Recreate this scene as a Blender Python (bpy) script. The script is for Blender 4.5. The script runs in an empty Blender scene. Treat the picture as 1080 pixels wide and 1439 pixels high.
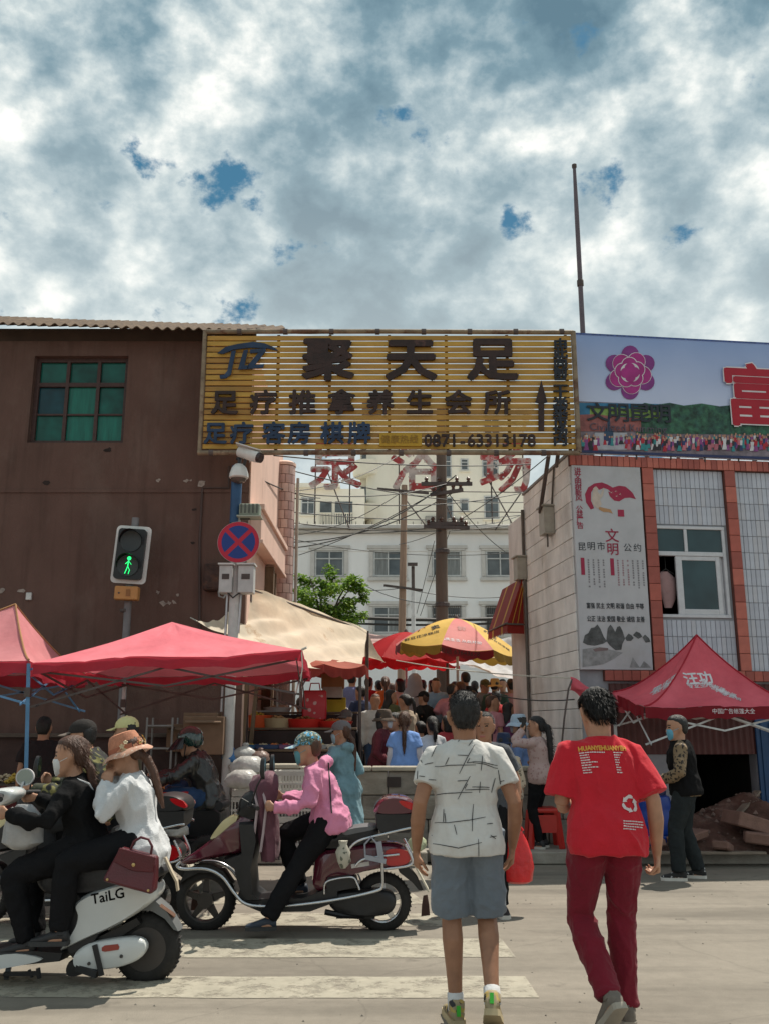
import bpy, bmesh, math, random
from mathutils import Vector, Matrix, noise
from mathutils.bvhtree import BVHTree
V = Vector
R = math.radians
random.seed(7)
scn = bpy.context.scene
COL = scn.collection
# ------------------------------------------------------------------ camera, sky, sun, exposure
CAM_Z = 1.55
PITCH = R(13.0)
FPX = 1300.0
cam = bpy.data.cameras.new('camera')
camo = bpy.data.objects.new('camera', cam)
COL.objects.link(camo)
camo.location = (0, 0, CAM_Z)
camo.rotation_euler = (R(90) + PITCH, 0, 0)
cam.sensor_fit = 'VERTICAL'
cam.sensor_height = 36.0
cam.lens = 36.0 * FPX / 1439.0
cam.clip_start = 0.1
cam.clip_end = 3000
scn.camera = camo
SUN = V((0.34, 0.37, 1.0)).normalized()
world = bpy.data.worlds.new('World')
scn.world = world
world.use_nodes = True
def build_sky():
	nt = world.node_tree
	N, L = nt.nodes, nt.links
	bg = N['Background']
	bg.inputs['Strength'].default_value = 0.145
	sky = N.new('ShaderNodeTexSky')
	sky.sky_type = 'NISHITA'
	sky.sun_disc = False
	sky.sun_elevation = math.asin(SUN.z)
	sky.sun_rotation = math.atan2(SUN.x, SUN.y)
	tc = N.new('ShaderNodeTexCoord')
	sep = N.new('ShaderNodeSeparateXYZ')
	L.new(tc.outputs['Generated'], sep.inputs[0])
	def mth(op, a, b=None, c=None):
		n = N.new('ShaderNodeMath')
		n.operation = op
		for i, x in enumerate((a, b, c)):
			if x is None:
				continue
			if isinstance(x, (int, float)):
				n.inputs[i].default_value = x
			else:
				L.new(x, n.inputs[i])
		return n.outputs[0]
	comb = N.new('ShaderNodeMapping')
	comb.inputs['Scale'].default_value = (1, 1, 1.35)
	L.new(tc.outputs['Generated'], comb.inputs[0])
	def nz(scale, det, rough, dist, off):
		mp = N.new('ShaderNodeMapping')
		mp.inputs['Location'].default_value = off
		L.new(comb.outputs[0], mp.inputs[0])
		n = N.new('ShaderNodeTexNoise')
		n.inputs['Scale'].default_value = scale
		n.inputs['Detail'].default_value = det
		n.inputs['Roughness'].default_value = rough
		n.inputs['Distortion'].default_value = dist
		L.new(mp.outputs[0], n.inputs['Vector'])
		return n.outputs['Fac']
	a = nz(5.2, 4, 0.55, 0.1, (14.2, 1.1, 3))
	b = nz(15.0, 12, 0.60, 0.05, (4.2, 1.0, 0))
	c = nz(8.0, 10, 0.6, 0.05, (8.8, 8.1, 11.0))
	# thickness of the deck: large swells plus lumpy billows
	t = mth('ADD', mth('MULTIPLY', a, 0.74), mth('MULTIPLY', b, 0.45))
	ramp = N.new('ShaderNodeValToRGB')
	L.new(t, ramp.inputs[0])
	cr = ramp.color_ramp
	while len(cr.elements) < 6:
		cr.elements.new(0.5)
	k = 9.2
	for e, (p, col) in zip(cr.elements, [(0.415, (0.60, 0.58, 0.53)), (0.48, (0.46, 0.465, 0.445)), (0.53, (0.31, 0.345, 0.345)),
                                         (0.585, (0.19, 0.24, 0.26)), (0.65, (0.10, 0.155, 0.185)), (0.74, (0.060, 0.105, 0.135))]):
		e.position = p
		e.color = (col[0], col[1], col[2], 1)
	sc = N.new('ShaderNodeVectorMath')
	sc.operation = 'SCALE'
	L.new(ramp.outputs[0], sc.inputs[0])
	sc.inputs['Scale'].default_value = k
	# paler towards the horizon
	hz = N.new('ShaderNodeMapRange')
	L.new(sep.outputs[2], hz.inputs[0])
	hz.inputs['From Min'].default_value = 0.30
	hz.inputs['From Max'].default_value = 0.62
	hz.inputs['To Min'].default_value = 0.45
	hz.inputs['To Max'].default_value = 0.0
	mx = N.new('ShaderNodeMix')
	mx.data_type = 'RGBA'
	L.new(hz.outputs[0], mx.inputs[0])
	L.new(sc.outputs[0], mx.inputs[6])
	mx.inputs[7].default_value = (4.0, 4.15, 4.0, 1)
	# holes through which the blue shows
	hole = N.new('ShaderNodeMapRange')
	hole.interpolation_type = 'SMOOTHSTEP'
	h = mth('ADD', mth('MULTIPLY', c, 0.7), mth('MULTIPLY', b, 0.3))
	L.new(h, hole.inputs[0])
	hole.inputs['From Min'].default_value = 0.362
	hole.inputs['From Max'].default_value = 0.43
	blue = N.new('ShaderNodeMix')
	blue.data_type = 'RGBA'
	blue.inputs[0].default_value = 0.92
	L.new(sky.outputs[0], blue.inputs[6])
	blue.inputs[7].default_value = (0.14, 0.70, 1.15, 1)
	mx2 = N.new('ShaderNodeMix')
	mx2.data_type = 'RGBA'
	L.new(hole.outputs[0], mx2.inputs[0])
	L.new(blue.outputs[2], mx2.inputs[6])
	L.new(mx.outputs[2], mx2.inputs[7])
	L.new(mx2.outputs[2], bg.inputs['Color'])
build_sky()
sl = bpy.data.lights.new('sun', 'SUN')
sl.energy = 3.2
sl.angle = R(0.6)
sl.color = (1.0, 0.93, 0.82)
so = bpy.data.objects.new('sun', sl)
COL.objects.link(so)
so.rotation_euler = SUN.to_track_quat('Z', 'Y').to_euler()
so.location = (0, 0, 40)
scn.view_settings.view_transform = 'Standard'
scn.view_settings.look = 'None'
scn.view_settings.exposure = 0.74
scn.view_settings.gamma = 1.0
scn.view_settings.use_curve_mapping = False
# ------------------------------------------------------------------ where things stand
CT, ST = math.cos(PITCH), math.sin(PITCH)
def ray(px, py):
	xc, yc = (px - 540) / FPX, (719.5 - py) / FPX
	return V((xc, CT - yc * ST, ST + yc * CT))
def at(px, py, y):
	"""the point at distance y along the street seen in that direction"""
	d = ray(px, py)
	return V((d.x, d.y, d.z)) * (y / d.y) + V((0, 0, CAM_Z))
def gnd(px, py, z=0.0):
	d = ray(px, py)
	return d * ((z - CAM_Z) / d.z) + V((0, 0, CAM_Z))
def on_plane(px, py, p0, n):
	d = ray(px, py)
	o = V((0, 0, CAM_Z))
	return o + d * ((p0 - o).dot(n) / d.dot(n))
# ------------------------------------------------------------------ materials
MATS = {}
def _nodes(name):
	m = bpy.data.materials.new(name)
	m.use_nodes = True
	nt = m.node_tree
	return m, nt.nodes, nt.links, nt.nodes['Principled BSDF']
def mat(name, col=(.5, .5, .5), rough=.6, metal=0, var=.18, scale=4., bump=0., bscale=40., spec=.4, stretch=(1, 1, 1), col2=None, thr=None,
		coat=0, trans=0, emit=0, alpha=1, sheen=0, det=6):
	"""principled surface with pigment variation, optional second colour in blotches, fine relief"""
	if name in MATS:
		return MATS[name]
	m, N, L, B = _nodes(name)
	tc = N.new('ShaderNodeTexCoord')
	mp = N.new('ShaderNodeMapping')
	mp.inputs['Scale'].default_value = stretch
	L.new(tc.outputs['Object'], mp.inputs[0])
	n = N.new('ShaderNodeTexNoise')
	n.inputs['Scale'].default_value = scale
	n.inputs['Detail'].default_value = det
	n.inputs['Roughness'].default_value = .6
	L.new(mp.outputs[0], n.inputs['Vector'])
	mr = N.new('ShaderNodeMapRange')
	mr.inputs['From Min'].default_value = .3
	mr.inputs['From Max'].default_value = .7
	mr.inputs['To Min'].default_value = 1 - var
	mr.inputs['To Max'].default_value = 1 + var
	L.new(n.outputs['Fac'], mr.inputs[0])
	sc = N.new('ShaderNodeVectorMath')
	sc.operation = 'SCALE'
	L.new(mr.outputs[0], sc.inputs['Scale'])
	src = None
	if col2 is not None:
		n2 = N.new('ShaderNodeTexNoise')
		n2.inputs['Scale'].default_value = scale * .55
		n2.inputs['Detail'].default_value = 8
		n2.inputs['Roughness'].default_value = .68
		mp2 = N.new('ShaderNodeMapping')
		mp2.inputs['Location'].default_value = (3.1, 8.2, 1.7)
		mp2.inputs['Scale'].default_value = stretch
		L.new(tc.outputs['Object'], mp2.inputs[0])
		L.new(mp2.outputs[0], n2.inputs['Vector'])
		t0, t1 = thr or (.5, .62)
		m2 = N.new('ShaderNodeMapRange')
		m2.inputs['From Min'].default_value = t0
		m2.inputs['From Max'].default_value = t1
		L.new(n2.outputs['Fac'], m2.inputs[0])
		mx = N.new('ShaderNodeMix')
		mx.data_type = 'RGBA'
		L.new(m2.outputs[0], mx.inputs[0])
		mx.inputs[6].default_value = (*col, 1)
		mx.inputs[7].default_value = (*col2, 1)
		L.new(mx.outputs[2], sc.inputs[0])
	else:
		sc.inputs[0].default_value = col
	L.new(sc.outputs[0], B.inputs['Base Color'])
	B.inputs['Roughness'].default_value = rough
	B.inputs['Metallic'].default_value = metal
	B.inputs['Specular IOR Level'].default_value = spec
	B.inputs['Coat Weight'].default_value = coat
	B.inputs['Sheen Weight'].default_value = sheen
	B.inputs['Transmission Weight'].default_value = trans
	B.inputs['Alpha'].default_value = alpha
	if emit:
		B.inputs['Emission Color'].default_value = (*col, 1)
		B.inputs['Emission Strength'].default_value = emit
	if bump:
		nb = N.new('ShaderNodeTexNoise')
		nb.inputs['Scale'].default_value = bscale
		nb.inputs['Detail'].default_value = 4
		L.new(mp.outputs[0], nb.inputs['Vector'])
		bp = N.new('ShaderNodeBump')
		bp.inputs['Strength'].default_value = bump
		bp.inputs['Distance'].default_value = .02
		L.new(nb.outputs['Fac'], bp.inputs['Height'])
		L.new(bp.outputs[0], B.inputs['Normal'])
	MATS[name] = m
	return m
def mat_sheet(name, col, through=.45, var=.12, scale=2.2, rough=.6, col2=None, thr=(.5, .65)):
	"""tarpaulin or umbrella cloth that lets some light through"""
	m = mat(name, col, rough, var=var, scale=scale, col2=col2, thr=thr, bump=.25, bscale=14, spec=.25)
	if m.get('sheet'):
		return m
	m['sheet'] = 1
	nt = m.node_tree
	B = nt.nodes['Principled BSDF']
	out = nt.nodes['Material Output']
	tr = nt.nodes.new('ShaderNodeBsdfTranslucent')
	mx = nt.nodes.new('ShaderNodeMixShader')
	mx.inputs[0].default_value = through
	src = B.inputs['Base Color'].links[0].from_socket
	nt.links.new(src, tr.inputs['Color'])
	nt.links.new(B.outputs[0], mx.inputs[1])
	nt.links.new(tr.outputs[0], mx.inputs[2])
	nt.links.new(mx.outputs[0], out.inputs['Surface'])
	return m
def mat_spots(name, base, spots, scale=26., size=.34, rough=.85):
	"""printed cloth: scattered blobs of two colours on a ground"""
	if name in MATS:
		return MATS[name]
	m, N, L, B = _nodes(name)
	tc = N.new('ShaderNodeTexCoord')
	nz = N.new('ShaderNodeTexNoise')
	nz.inputs['Scale'].default_value = scale * .8
	L.new(tc.outputs['Object'], nz.inputs['Vector'])
	ad = N.new('ShaderNodeMix')
	ad.data_type = 'RGBA'
	ad.inputs[0].default_value = .06
	L.new(tc.outputs['Object'], ad.inputs[6])
	L.new(nz.outputs['Color'], ad.inputs[7])
	cur = None
	for i, c in enumerate(spots):
		vo = N.new('ShaderNodeTexVoronoi')
		vo.inputs['Scale'].default_value = scale * (1 + .37 * i)
		L.new(ad.outputs[2], vo.inputs['Vector'])
		st = N.new('ShaderNodeMapRange')
		st.inputs['From Min'].default_value = size
		st.inputs['From Max'].default_value = size + .06
		st.inputs['To Min'].default_value = 1
		st.inputs['To Max'].default_value = 0
		L.new(vo.outputs['Distance'], st.inputs[0])
		mx = N.new('ShaderNodeMix')
		mx.data_type = 'RGBA'
		L.new(st.outputs[0], mx.inputs[0])
		if cur is None:
			mx.inputs[6].default_value = (*base, 1)
		else:
			L.new(cur, mx.inputs[6])
		mx.inputs[7].default_value = (*c, 1)
		cur = mx.outputs[2]
	L.new(cur, B.inputs['Base Color'])
	B.inputs['Roughness'].default_value = rough
	MATS[name] = m
	return m
# ------------------------------------------------------------------ mesh collecting
class MB:
	def __init__(s):
		s.v, s.f, s.m = [], [], []
		s.mi = 0
	def add(s, vs, fs):
		o = len(s.v)
		s.v += [tuple(v) for v in vs]
		for f in fs:
			s.f.append([i + o for i in f])
			s.m.append(s.mi)
		return s
	def box(s, c, d, rot=None):
		"""centre, full size"""
		x, y, z = d[0] / 2, d[1] / 2, d[2] / 2
		vs = [V((a * x, b * y, e * z)) for a in (-1, 1) for b in (-1, 1) for e in (-1, 1)]
		if rot is not None:
			vs = [rot @ v for v in vs]
		c = V(c)
		return s.add([v + c for v in vs], [(0, 1, 3, 2), (4, 6, 7, 5), (0, 4, 5, 1), (2, 3, 7, 6), (0, 2, 6, 4), (1, 5, 7, 3)])
	def bar(s, a, b, w, h, up=V((0, 0, 1))):
		a, b = V(a), V(b)
		d = (b - a)
		ln = d.length
		d.normalize()
		u = up.cross(d)
		if u.length < 1e-4:
			u = V((1, 0, 0)).cross(d)
		u.normalize()
		w_ = d.cross(u)
		rot = Matrix((u, d, w_)).transposed()
		return s.box((a + b) / 2, (w, ln, h), rot)
	def tube(s, pts, r, n=8, cap=True):
		pts = [V(p) for p in pts]
		if not isinstance(r, (list, tuple)):
			r = [r] * len(pts)
		rings = []
		ref = None
		for i, p in enumerate(pts):
			t = (pts[min(i + 1, len(pts) - 1)] - pts[max(i - 1, 0)]).normalized()
			if ref is None:
				ref = V((0, 0, 1)) if abs(t.z) < .9 else V((1, 0, 0))
			u = ref - t * ref.dot(t)
			if u.length < 1e-5:
				u = t.orthogonal()
			u.normalize()
			ref = u
			w = t.cross(u)
			rings.append([p + (u * math.cos(2 * math.pi * k / n) + w * math.sin(2 * math.pi * k / n)) * r[i] for k in range(n)])
		return s.loft(rings, cap)
	def loft(s, rings, cap=True, closed=True):
		n = len(rings[0])
		vs = [p for rg in rings for p in rg]
		fs = []
		for i in range(len(rings) - 1):
			for k in range(n if closed else n - 1):
				a, b = i * n + k, i * n + (k + 1) % n
				fs.append((a, b, b + n, a + n))
		if cap and closed:
			fs.append(tuple(range(n - 1, -1, -1)))
			fs.append(tuple(range((len(rings) - 1) * n, len(rings) * n)))
		return s.add(vs, fs)
	def lathe(s, prof, c=(0, 0, 0), axis='z', n=24, ring=False):
		"""prof: (radius, height) pairs; ring closes the profile on itself"""
		if ring:
			prof = list(prof) + [prof[0]]
		c = V(c)
		rings = []
		for r, h in prof:
			rg = []
			for k in range(n):
				a = 2 * math.pi * k / n
				x, y = r * math.cos(a), r * math.sin(a)
				p = {'z': (x, y, h), 'y': (x, h, -y), 'x': (h, x, y)}[axis]
				rg.append(c + V(p))
			rings.append(rg)
		return s.loft(rings, not ring)
	def poly(s, pts, thick=None, n=None):
		"""flat polygon, or a slab when given a thickness along n"""
		pts = [V(p) for p in pts]
		k = len(pts)
		if thick is None:
			return s.add(pts, [tuple(range(k))])
		n = n.normalized() * thick
		fs = [tuple(range(k)), tuple(range(2 * k - 1, k - 1, -1))]
		for i in range(k):
			j = (i + 1) % k
			fs.append((j, i, i + k, j + k))
		return s.add(pts + [p + n for p in pts], fs)
	def grid(s, fn, nu, nv):
		vs = [fn(i / nu, j / nv) for j in range(nv + 1) for i in range(nu + 1)]
		fs = [(j * (nu + 1) + i, j * (nu + 1) + i + 1, (j + 1) * (nu + 1) + i + 1, (j + 1) * (nu + 1) + i) for j in range(nv) for i in range(nu)]
		return s.add(vs, fs)
	def mesh(s, name, mats, smooth=False, origin=None, fix=True):
		me = bpy.data.meshes.new(name)
		vs = s.v if origin is None else [V(v) - origin for v in s.v]
		me.from_pydata(vs, [], s.f)
		for m in (mats if isinstance(mats, (list, tuple)) else [mats]):
			me.materials.append(m)
		me.polygons.foreach_set('material_index', s.m)
		if smooth:
			me.polygons.foreach_set('use_smooth', [True] * len(me.polygons))
		if fix:
			bm = bmesh.new()
			bm.from_mesh(me)
			bmesh.ops.recalc_face_normals(bm, faces=bm.faces)
			bm.to_mesh(me)
			bm.free()
		if smooth:
			me.set_sharp_from_angle(angle=R(50))
		me.update()
		return me
def link(name, data, parent=None):
	o = bpy.data.objects.new(name, data)
	COL.objects.link(o)
	if parent is not None:
		o.parent = parent
	return o
def tag(o, label, cat, group=None):
	o['label'] = label
	o['category'] = cat
	if group:
		o['group'] = group
	return o
def thing(name, label, cat, loc=(0, 0, 0), rz=0., group=None):
	o = link(name, None)
	o.location = loc
	o.rotation_euler = (0, 0, rz)
	return tag(o, label, cat, group)
def part(name, mb, mats, parent, smooth=False, world=True, bevel=0):
	"""one part; geometry given in world coordinates unless world=False (then in the thing's own frame)"""
	root = parent
	while root.parent is not None:
		root = root.parent
	me = mb.mesh(name, mats, smooth)
	if world:
		M = (Matrix.Translation(root.location) @ root.rotation_euler.to_matrix().to_4x4()).inverted()
		me.transform(M)
	if bevel:
		bevel_mesh(me, bevel)
	return link(name, me, parent)
def solo(name, mb, mats, label, cat, group=None, smooth=False, bevel=0):
	"""a thing that is one mesh, its origin at its base"""
	vs = [V(v) for v in mb.v]
	o0 = V(((min(v.x for v in vs) + max(v.x for v in vs)) / 2, (min(v.y for v in vs) + max(v.y for v in vs)) / 2, min(v.z for v in vs)))
	me = mb.mesh(name, mats, smooth, origin=o0)
	if bevel:
		bevel_mesh(me, bevel)
	o = link(name, me)
	o.location = o0
	return tag(o, label, cat, group)
def struct(name, mb, mats, smooth=False):
	o = link(name, mb.mesh(name, mats, smooth))
	o['kind'] = 'structure'
	return o
def bevel_mesh(me, w, seg=1):
	bm = bmesh.new()
	bm.from_mesh(me)
	es = [e for e in bm.edges if len(e.link_faces) == 2 and e.calc_face_angle(0) > .5]
	bmesh.ops.bevel(bm, geom=es, offset=w, segments=seg, affect='EDGES', clamp_overlap=True)
	bm.to_mesh(me)
	bm.free()
def copy_part(src, parent, loc, name=None):
	o = src.copy()
	COL.objects.link(o)
	o.parent = parent
	o.location = loc
	return o
# ------------------------------------------------------------------ lettering and remeshing (in a side scene)
TMP = bpy.data.scenes.new('workbench')
def _eval(o):
	TMP.collection.objects.link(o)
	with bpy.context.temp_override(scene=TMP, view_layer=TMP.view_layers[0]):
		dg = bpy.context.evaluated_depsgraph_get()
		dg.update()
	me = bpy.data.meshes.new_from_object(o.evaluated_get(dg))
	TMP.collection.objects.unlink(o)
	d = o.data
	bpy.data.objects.remove(o)
	return me
def glyphs(txt, size, bold=0., depth=0., align='CENTER', res=2):
	"""mesh of the text in its xy plane"""
	cu = bpy.data.curves.new('lettering', 'FONT')
	cu.body = txt
	cu.size = size
	cu.offset = bold * size
	cu.extrude = depth
	cu.align_x = align
	cu.align_y = 'CENTER'
	cu.resolution_u = res
	me = _eval(bpy.data.objects.new('lettering', cu))
	bpy.data.curves.remove(cu)
	return me
def bolden(me, r, dz=.0004):
	k = 6
	vs, fs = [], []
	base = [v.co.copy() for v in me.vertices]
	pf = [list(p.vertices) for p in me.polygons]
	for i in range(k + 1):
		o = V((0, 0, 0)) if i == k else V((r * math.cos(6.2832 * i / k + .3), r * math.sin(6.2832 * i / k + .3), dz * (i + 1)))
		n = len(vs)
		vs += [b + o for b in base]
		fs += [[n + q for q in f] for f in pf]
	out = bpy.data.meshes.new('lettering')
	out.from_pydata(vs, [], fs)
	return out
def letter(parent, txt, size, M, m, bold=.02, depth=.012, name='letter', squash=(1, 1)):
	"""one written character or line standing in world frame M (x right, y up)"""
	me = glyphs(txt, size, 0, depth)
	if bold:
		me = bolden(me, bold * size)
	me.transform(Matrix.Diagonal((squash[0], squash[1], 1, 1)))
	root = parent
	while root.parent is not None:
		root = root.parent
	Mr = (Matrix.Translation(root.location) @ root.rotation_euler.to_matrix().to_4x4()).inverted()
	me.transform(Mr @ M)
	me.materials.clear()
	me.materials.append(m)
	me.polygons.foreach_set('material_index', [0] * len(me.polygons))
	return link(name, me, parent)
def frame(o, x, y):
	"""matrix with origin o, x axis x, y axis y"""
	x = V(x).normalized()
	y = V(y)
	y = (y - x * y.dot(x)).normalized()
	z = x.cross(y)
	M = Matrix((x, y, z)).transposed().to_4x4()
	M.translation = V(o)
	return M
def remesh(mb, vox, smooth=4, fac=.5):
	me = mb.mesh('body', [], fix=True)
	o = bpy.data.objects.new('body', me)
	md = o.modifiers.new('r', 'REMESH')
	md.mode = 'VOXEL'
	md.voxel_size = vox
	md.use_smooth_shade = True
	if smooth:
		ms = o.modifiers.new('s', 'SMOOTH')
		ms.factor = fac
		ms.iterations = smooth
	out = _eval(o)
	bpy.data.meshes.remove(me)
	return out
def project(shape, M, target, off=.002, sub=0):
	"""lay flat print (verts in the xy plane of M) onto a surface; target is a bvh in the same frame as M"""
	vs, fs = shape
	out, keep = [], []
	n = M.to_3x3() @ V((0, 0, 1))
	for v in vs:
		p = M @ V((v[0], v[1], 0))
		h = target.ray_cast(p + n * .6, -n)
		if h[0] is None:
			out.append(None)
		else:
			out.append(h[0] + n * off)
	mp, nv = {}, []
	for i, p in enumerate(out):
		if p is not None:
			mp[i] = len(nv)
			nv.append(p)
	nf = [[mp[i] for i in f] for f in fs if all(i in mp for i in f)]
	return nv, nf
def me_shape(me):
	bm = bmesh.new()
	bm.from_mesh(me)
	bmesh.ops.triangulate(bm, faces=bm.faces)
	bmesh.ops.subdivide_edges(bm, edges=[e for e in bm.edges if e.calc_length() > .012], cuts=1)
	bm.to_mesh(me)
	bm.free()
	return [tuple(v.co[:2]) for v in me.vertices], [list(p.vertices) for p in me.polygons]
def strip(pts, w):
	"""thin band along a 2d polyline"""
	out, fs = [], []
	P = []
	for a, b in zip(pts[:-1], pts[1:]):
		a, b = V(a), V(b)
		k = max(1, int((b - a).length / .015))
		P += [a.lerp(b, i / k) for i in range(k)]
	P.append(V(pts[-1]))
	for i, p in enumerate(P):
		t = (P[min(i + 1, len(P) - 1)] - P[max(i - 1, 0)]).normalized()
		n = V((-t.y, t.x))
		ww = w * (.6 + .4 * math.sin(math.pi * (i + .5) / len(P)))
		out += [p + n * ww / 2, p - n * ww / 2]
	for i in range(len(P) - 1):
		fs.append((2 * i, 2 * i + 1, 2 * i + 3, 2 * i + 2))
	return [tuple(v) for v in out], fs
# ------------------------------------------------------------------ people
SKINS = {'mid': (.40, .215, .135), 'tan': (.30, .15, .088), 'pale': (.50, .30, .21)}
HAIRC = {'black': (.008, .007, .007), 'brown': (.07, .028, .014), 'grey': (.05, .045, .045)}
def mat_skin(k):
	return mat('skin_' + k, SKINS[k], .48, var=.16, scale=11, bump=.10, bscale=160, spec=.35)
def mat_hair(k):
	return mat('hair_' + k, HAIRC[k], .5, var=.35, scale=30, stretch=(1, 1, .2), bump=.5, bscale=160, spec=.5)
def mat_cloth(name, col, rough=.85, var=.10, scale=7, bump=.7, bscale=14, **k):
	dark = max(col) < .05
	return mat(name, tuple(c * .7 for c in col) if dark else col, rough, var=var, scale=scale, bump=bump, bscale=bscale, spec=.12 if dark else .2, sheen=0 if dark else .1, **k)
def ik(a, b, l1, l2, hint):
	d = b - a
	L = d.length
	if L > (l1 + l2) * .999:
		b = a + d.normalized() * (l1 + l2) * .999
		d = b - a
		L = d.length
	u = d.normalized()
	ca = (l1 * l1 + L * L - l2 * l2) / (2 * l1 * L)
	ca = max(-1, min(1, ca))
	h = V(hint)
	h = h - u * h.dot(u)
	if h.length < 1e-4:
		h = u.orthogonal()
	h.normalize()
	return a + u * (l1 * ca) + h * (l1 * math.sqrt(max(0, 1 - ca * ca))), b
def oval(c, u, v, n=14, e=1.):
	out = []
	for k in range(n):
		a = 2 * math.pi * k / n
		ca, sa = math.cos(a), math.sin(a)
		out.append(c + u * (math.copysign(abs(ca) ** e, ca)) + v * (math.copysign(abs(sa) ** e, sa)))
	return out
def limb(mb, pts, rad, ref, n=12, flat=False):
	"""tapered limb through the points; rounded ends"""
	pts = [V(p) for p in pts]
	rings = []
	for i, p in enumerate(pts):
		t = (pts[min(i + 1, len(pts) - 1)] - pts[max(i - 1, 0)]).normalized()
		u = V(ref) - t * V(ref).dot(t)
		if u.length < 1e-4:
			u = t.orthogonal()
		u.normalize()
		w = t.cross(u)
		a = rad[i] if not isinstance(rad[i], tuple) else rad[i][0]
		b = rad[i] if not isinstance(rad[i], tuple) else rad[i][1]
		if i == 0:
			rings.append(oval(p - t * a * .35, u * a * .6, w * b * .6, n))
		rings.append(oval(p, u * a, w * b, n))
		if i == len(pts) - 1 and not flat:
			rings.append(oval(p + t * a * .35, u * a * .6, w * b * .6, n))
	mb.loft(rings)
HEAD = [(-.118, .020, .078, .030), (-.108, .040, .088, .012), (-.085, .054, .090, -.012), (-.055, .062, .090, -.045), (-.02, .069, .089, -.080),
		(.02, .073, .092, -.098), (.055, .0745, .092, -.104), (.085, .069, .080, -.095), (.107, .053, .055, -.072), (.120, .030, .024, -.042)]
def mesh_obj(name, me, m, parent, smooth=True):
	me.materials.clear()
	for q in (m if isinstance(m, list) else [m]):
		me.materials.append(q)
	if smooth:
		me.polygons.foreach_set('use_smooth', [True] * len(me.polygons))
	return link(name, me, parent)
def wrinkle(me, amp, seed, fr=(8, 8, 3.2), skew=.0):
	"""folds in hanging cloth"""
	o = V((seed * 3.17, seed * 1.31, seed * 7.7))
	nrm = [v.normal.copy() for v in me.vertices]
	for v, n in zip(me.vertices, nrm):
		p = v.co
		q = V((p.x * fr[0] + p.z * skew, p.y * fr[1], p.z * fr[2] + abs(p.x) * skew)) + o
		a = 1 - min(1, abs(noise.noise(q)) * 2.6)
		b = 1 - min(1, abs(noise.noise(q * 1.9 + V((5, 1, 2)))) * 2.6)
		r = a * a * 1.15 + b * b * .4 - .5
		v.co = p + n * (amp * r)
def person(label, x, y, z0=0., rz=0., H=1.70, fem=False, q='mid', pel=None, lean=0., curve=.4, side=0., twist=0., hipyaw=0., feet=None, hands=None,
           elb=None, knee=None, head=(0, 0, 0), top=None, bot=None, hair=('short', 'black'), hat=None, mask=None, skin='mid', shoe=None,
           group=None, grip=.5, fat=1., cat='person', toes=None, handdir=None, legs=True, seed=None, footpitch=(0, 0), palm=None):
	s = H / 1.70
	seed = seed if seed is not None else (hash(label) % 97) / 7.
	random.seed(label)
	seed = random.random() * 13
	vx = {'near': .0068, 'mid': .0115, 'far': .018}[q]
	gl = {'near': 1.0, 'mid': 1.0, 'far': 1.0}[q]
	P = V(pel) if pel is not None else V((0, 0, .93 * s))
	ln, sd = R(lean), R(side)
	def updir(a):
		return V((math.sin(sd) * math.cos(a), math.sin(a), math.cos(sd) * math.cos(a)))
	lo, hi = ln * (1 - curve * .5), ln * (1 + curve * .5)
	def spine(t):
		"""point on the spine, t metres (unscaled) above the hip line"""
		if t <= .18:
			return P + updir(lo) * t * s
		return P + updir(lo) * .18 * s + updir(hi) * (t - .18) * s
	def spdir(t):
		k = max(0, min(1, (t + .1) / .4))
		return updir(lo * (1 - k) + hi * k)
	hy, tw = R(hipyaw), R(hipyaw + twist)
	def rt(t):
		k = max(0, min(1, (t) / .4))
		a = hy * (1 - k) + tw * k
		r = V((math.cos(a), math.sin(a), 0))
		d = spdir(t)
		return (r - d * r.dot(d)).normalized()
	if fem:
		TOR = [(-.13, .150, .100, -.004), (-.05, .172, .118, -.012), (.05, .158, .108, -.004), (.14, .128, .090, 0), (.25, .142, .105, .012), (.33, .152, .108, .01),
               (.395, .128, .084, 0), (.44, .085, .066, 0), (.47, .058, .055, .0), (.49, .052, .052, .0)]
		shw, arm_r = .148, .86
	else:
		TOR = [(-.13, .148, .105, 0), (-.05, .170, .118, -.008), (.05, .160, .108, 0), (.14, .150, .100, 0), (.26, .166, .114, .006), (.36, .184, .118, .004),
               (.405, .155, .100, -.004), (.445, .105, .082, -.004), (.475, .072, .070, -.004), (.50, .060, .060, .0)]
		shw, arm_r = .172, 1.
	fat_ = fat
	def torso(ease, t0, t1, hemflare=0., mb=None, boxy=0., over=0.):
		rows = []
		tabs = list(TOR)
		ts = [r[0] for r in tabs]
		def row(t):
			if t <= ts[0]:
				return tabs[0][1:]
			if t >= ts[-1]:
				return tabs[-1][1:]
			for a, b in zip(tabs[:-1], tabs[1:]):
				if a[0] <= t <= b[0]:
					k = (t - a[0]) / (b[0] - a[0])
					return tuple(a[i] * (1 - k) + b[i] * k for i in (1, 2, 3))
		allt = sorted(set([t0, t1] + [t for t in ts if t0 < t < t1]))
		if t0 < -.2:
			allt = sorted(set(allt + [t0 + (-.13 - t0) * i / 3 for i in (1, 2)]))
		rings = []
		for t in allt:
			w, d, f = row(t)
			if boxy and t < .34:
				wb, db = (.184 if not fem else .158), .118
				w = w * (1 - boxy) + max(w, wb) * boxy
				d = d * (1 - boxy) + max(d, db) * boxy
			k = max(0, (.1 - t)) * hemflare
			e = ease * (1 if t < .36 else .6) + (over if t < .13 else 0)
			r = rt(t)
			up = spdir(t)
			fw = up.cross(r)
			ww, dd = (w * fat_ + e + k) * s, (d * fat_ + e + k) * s
			rings.append(oval(spine(t) + fw * f * s, r * ww, fw * dd, 18, .88))
		mb.loft(rings)
	# joints
	Sh = spine(.395)
	r4, u4 = rt(.41), spdir(.41)
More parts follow.
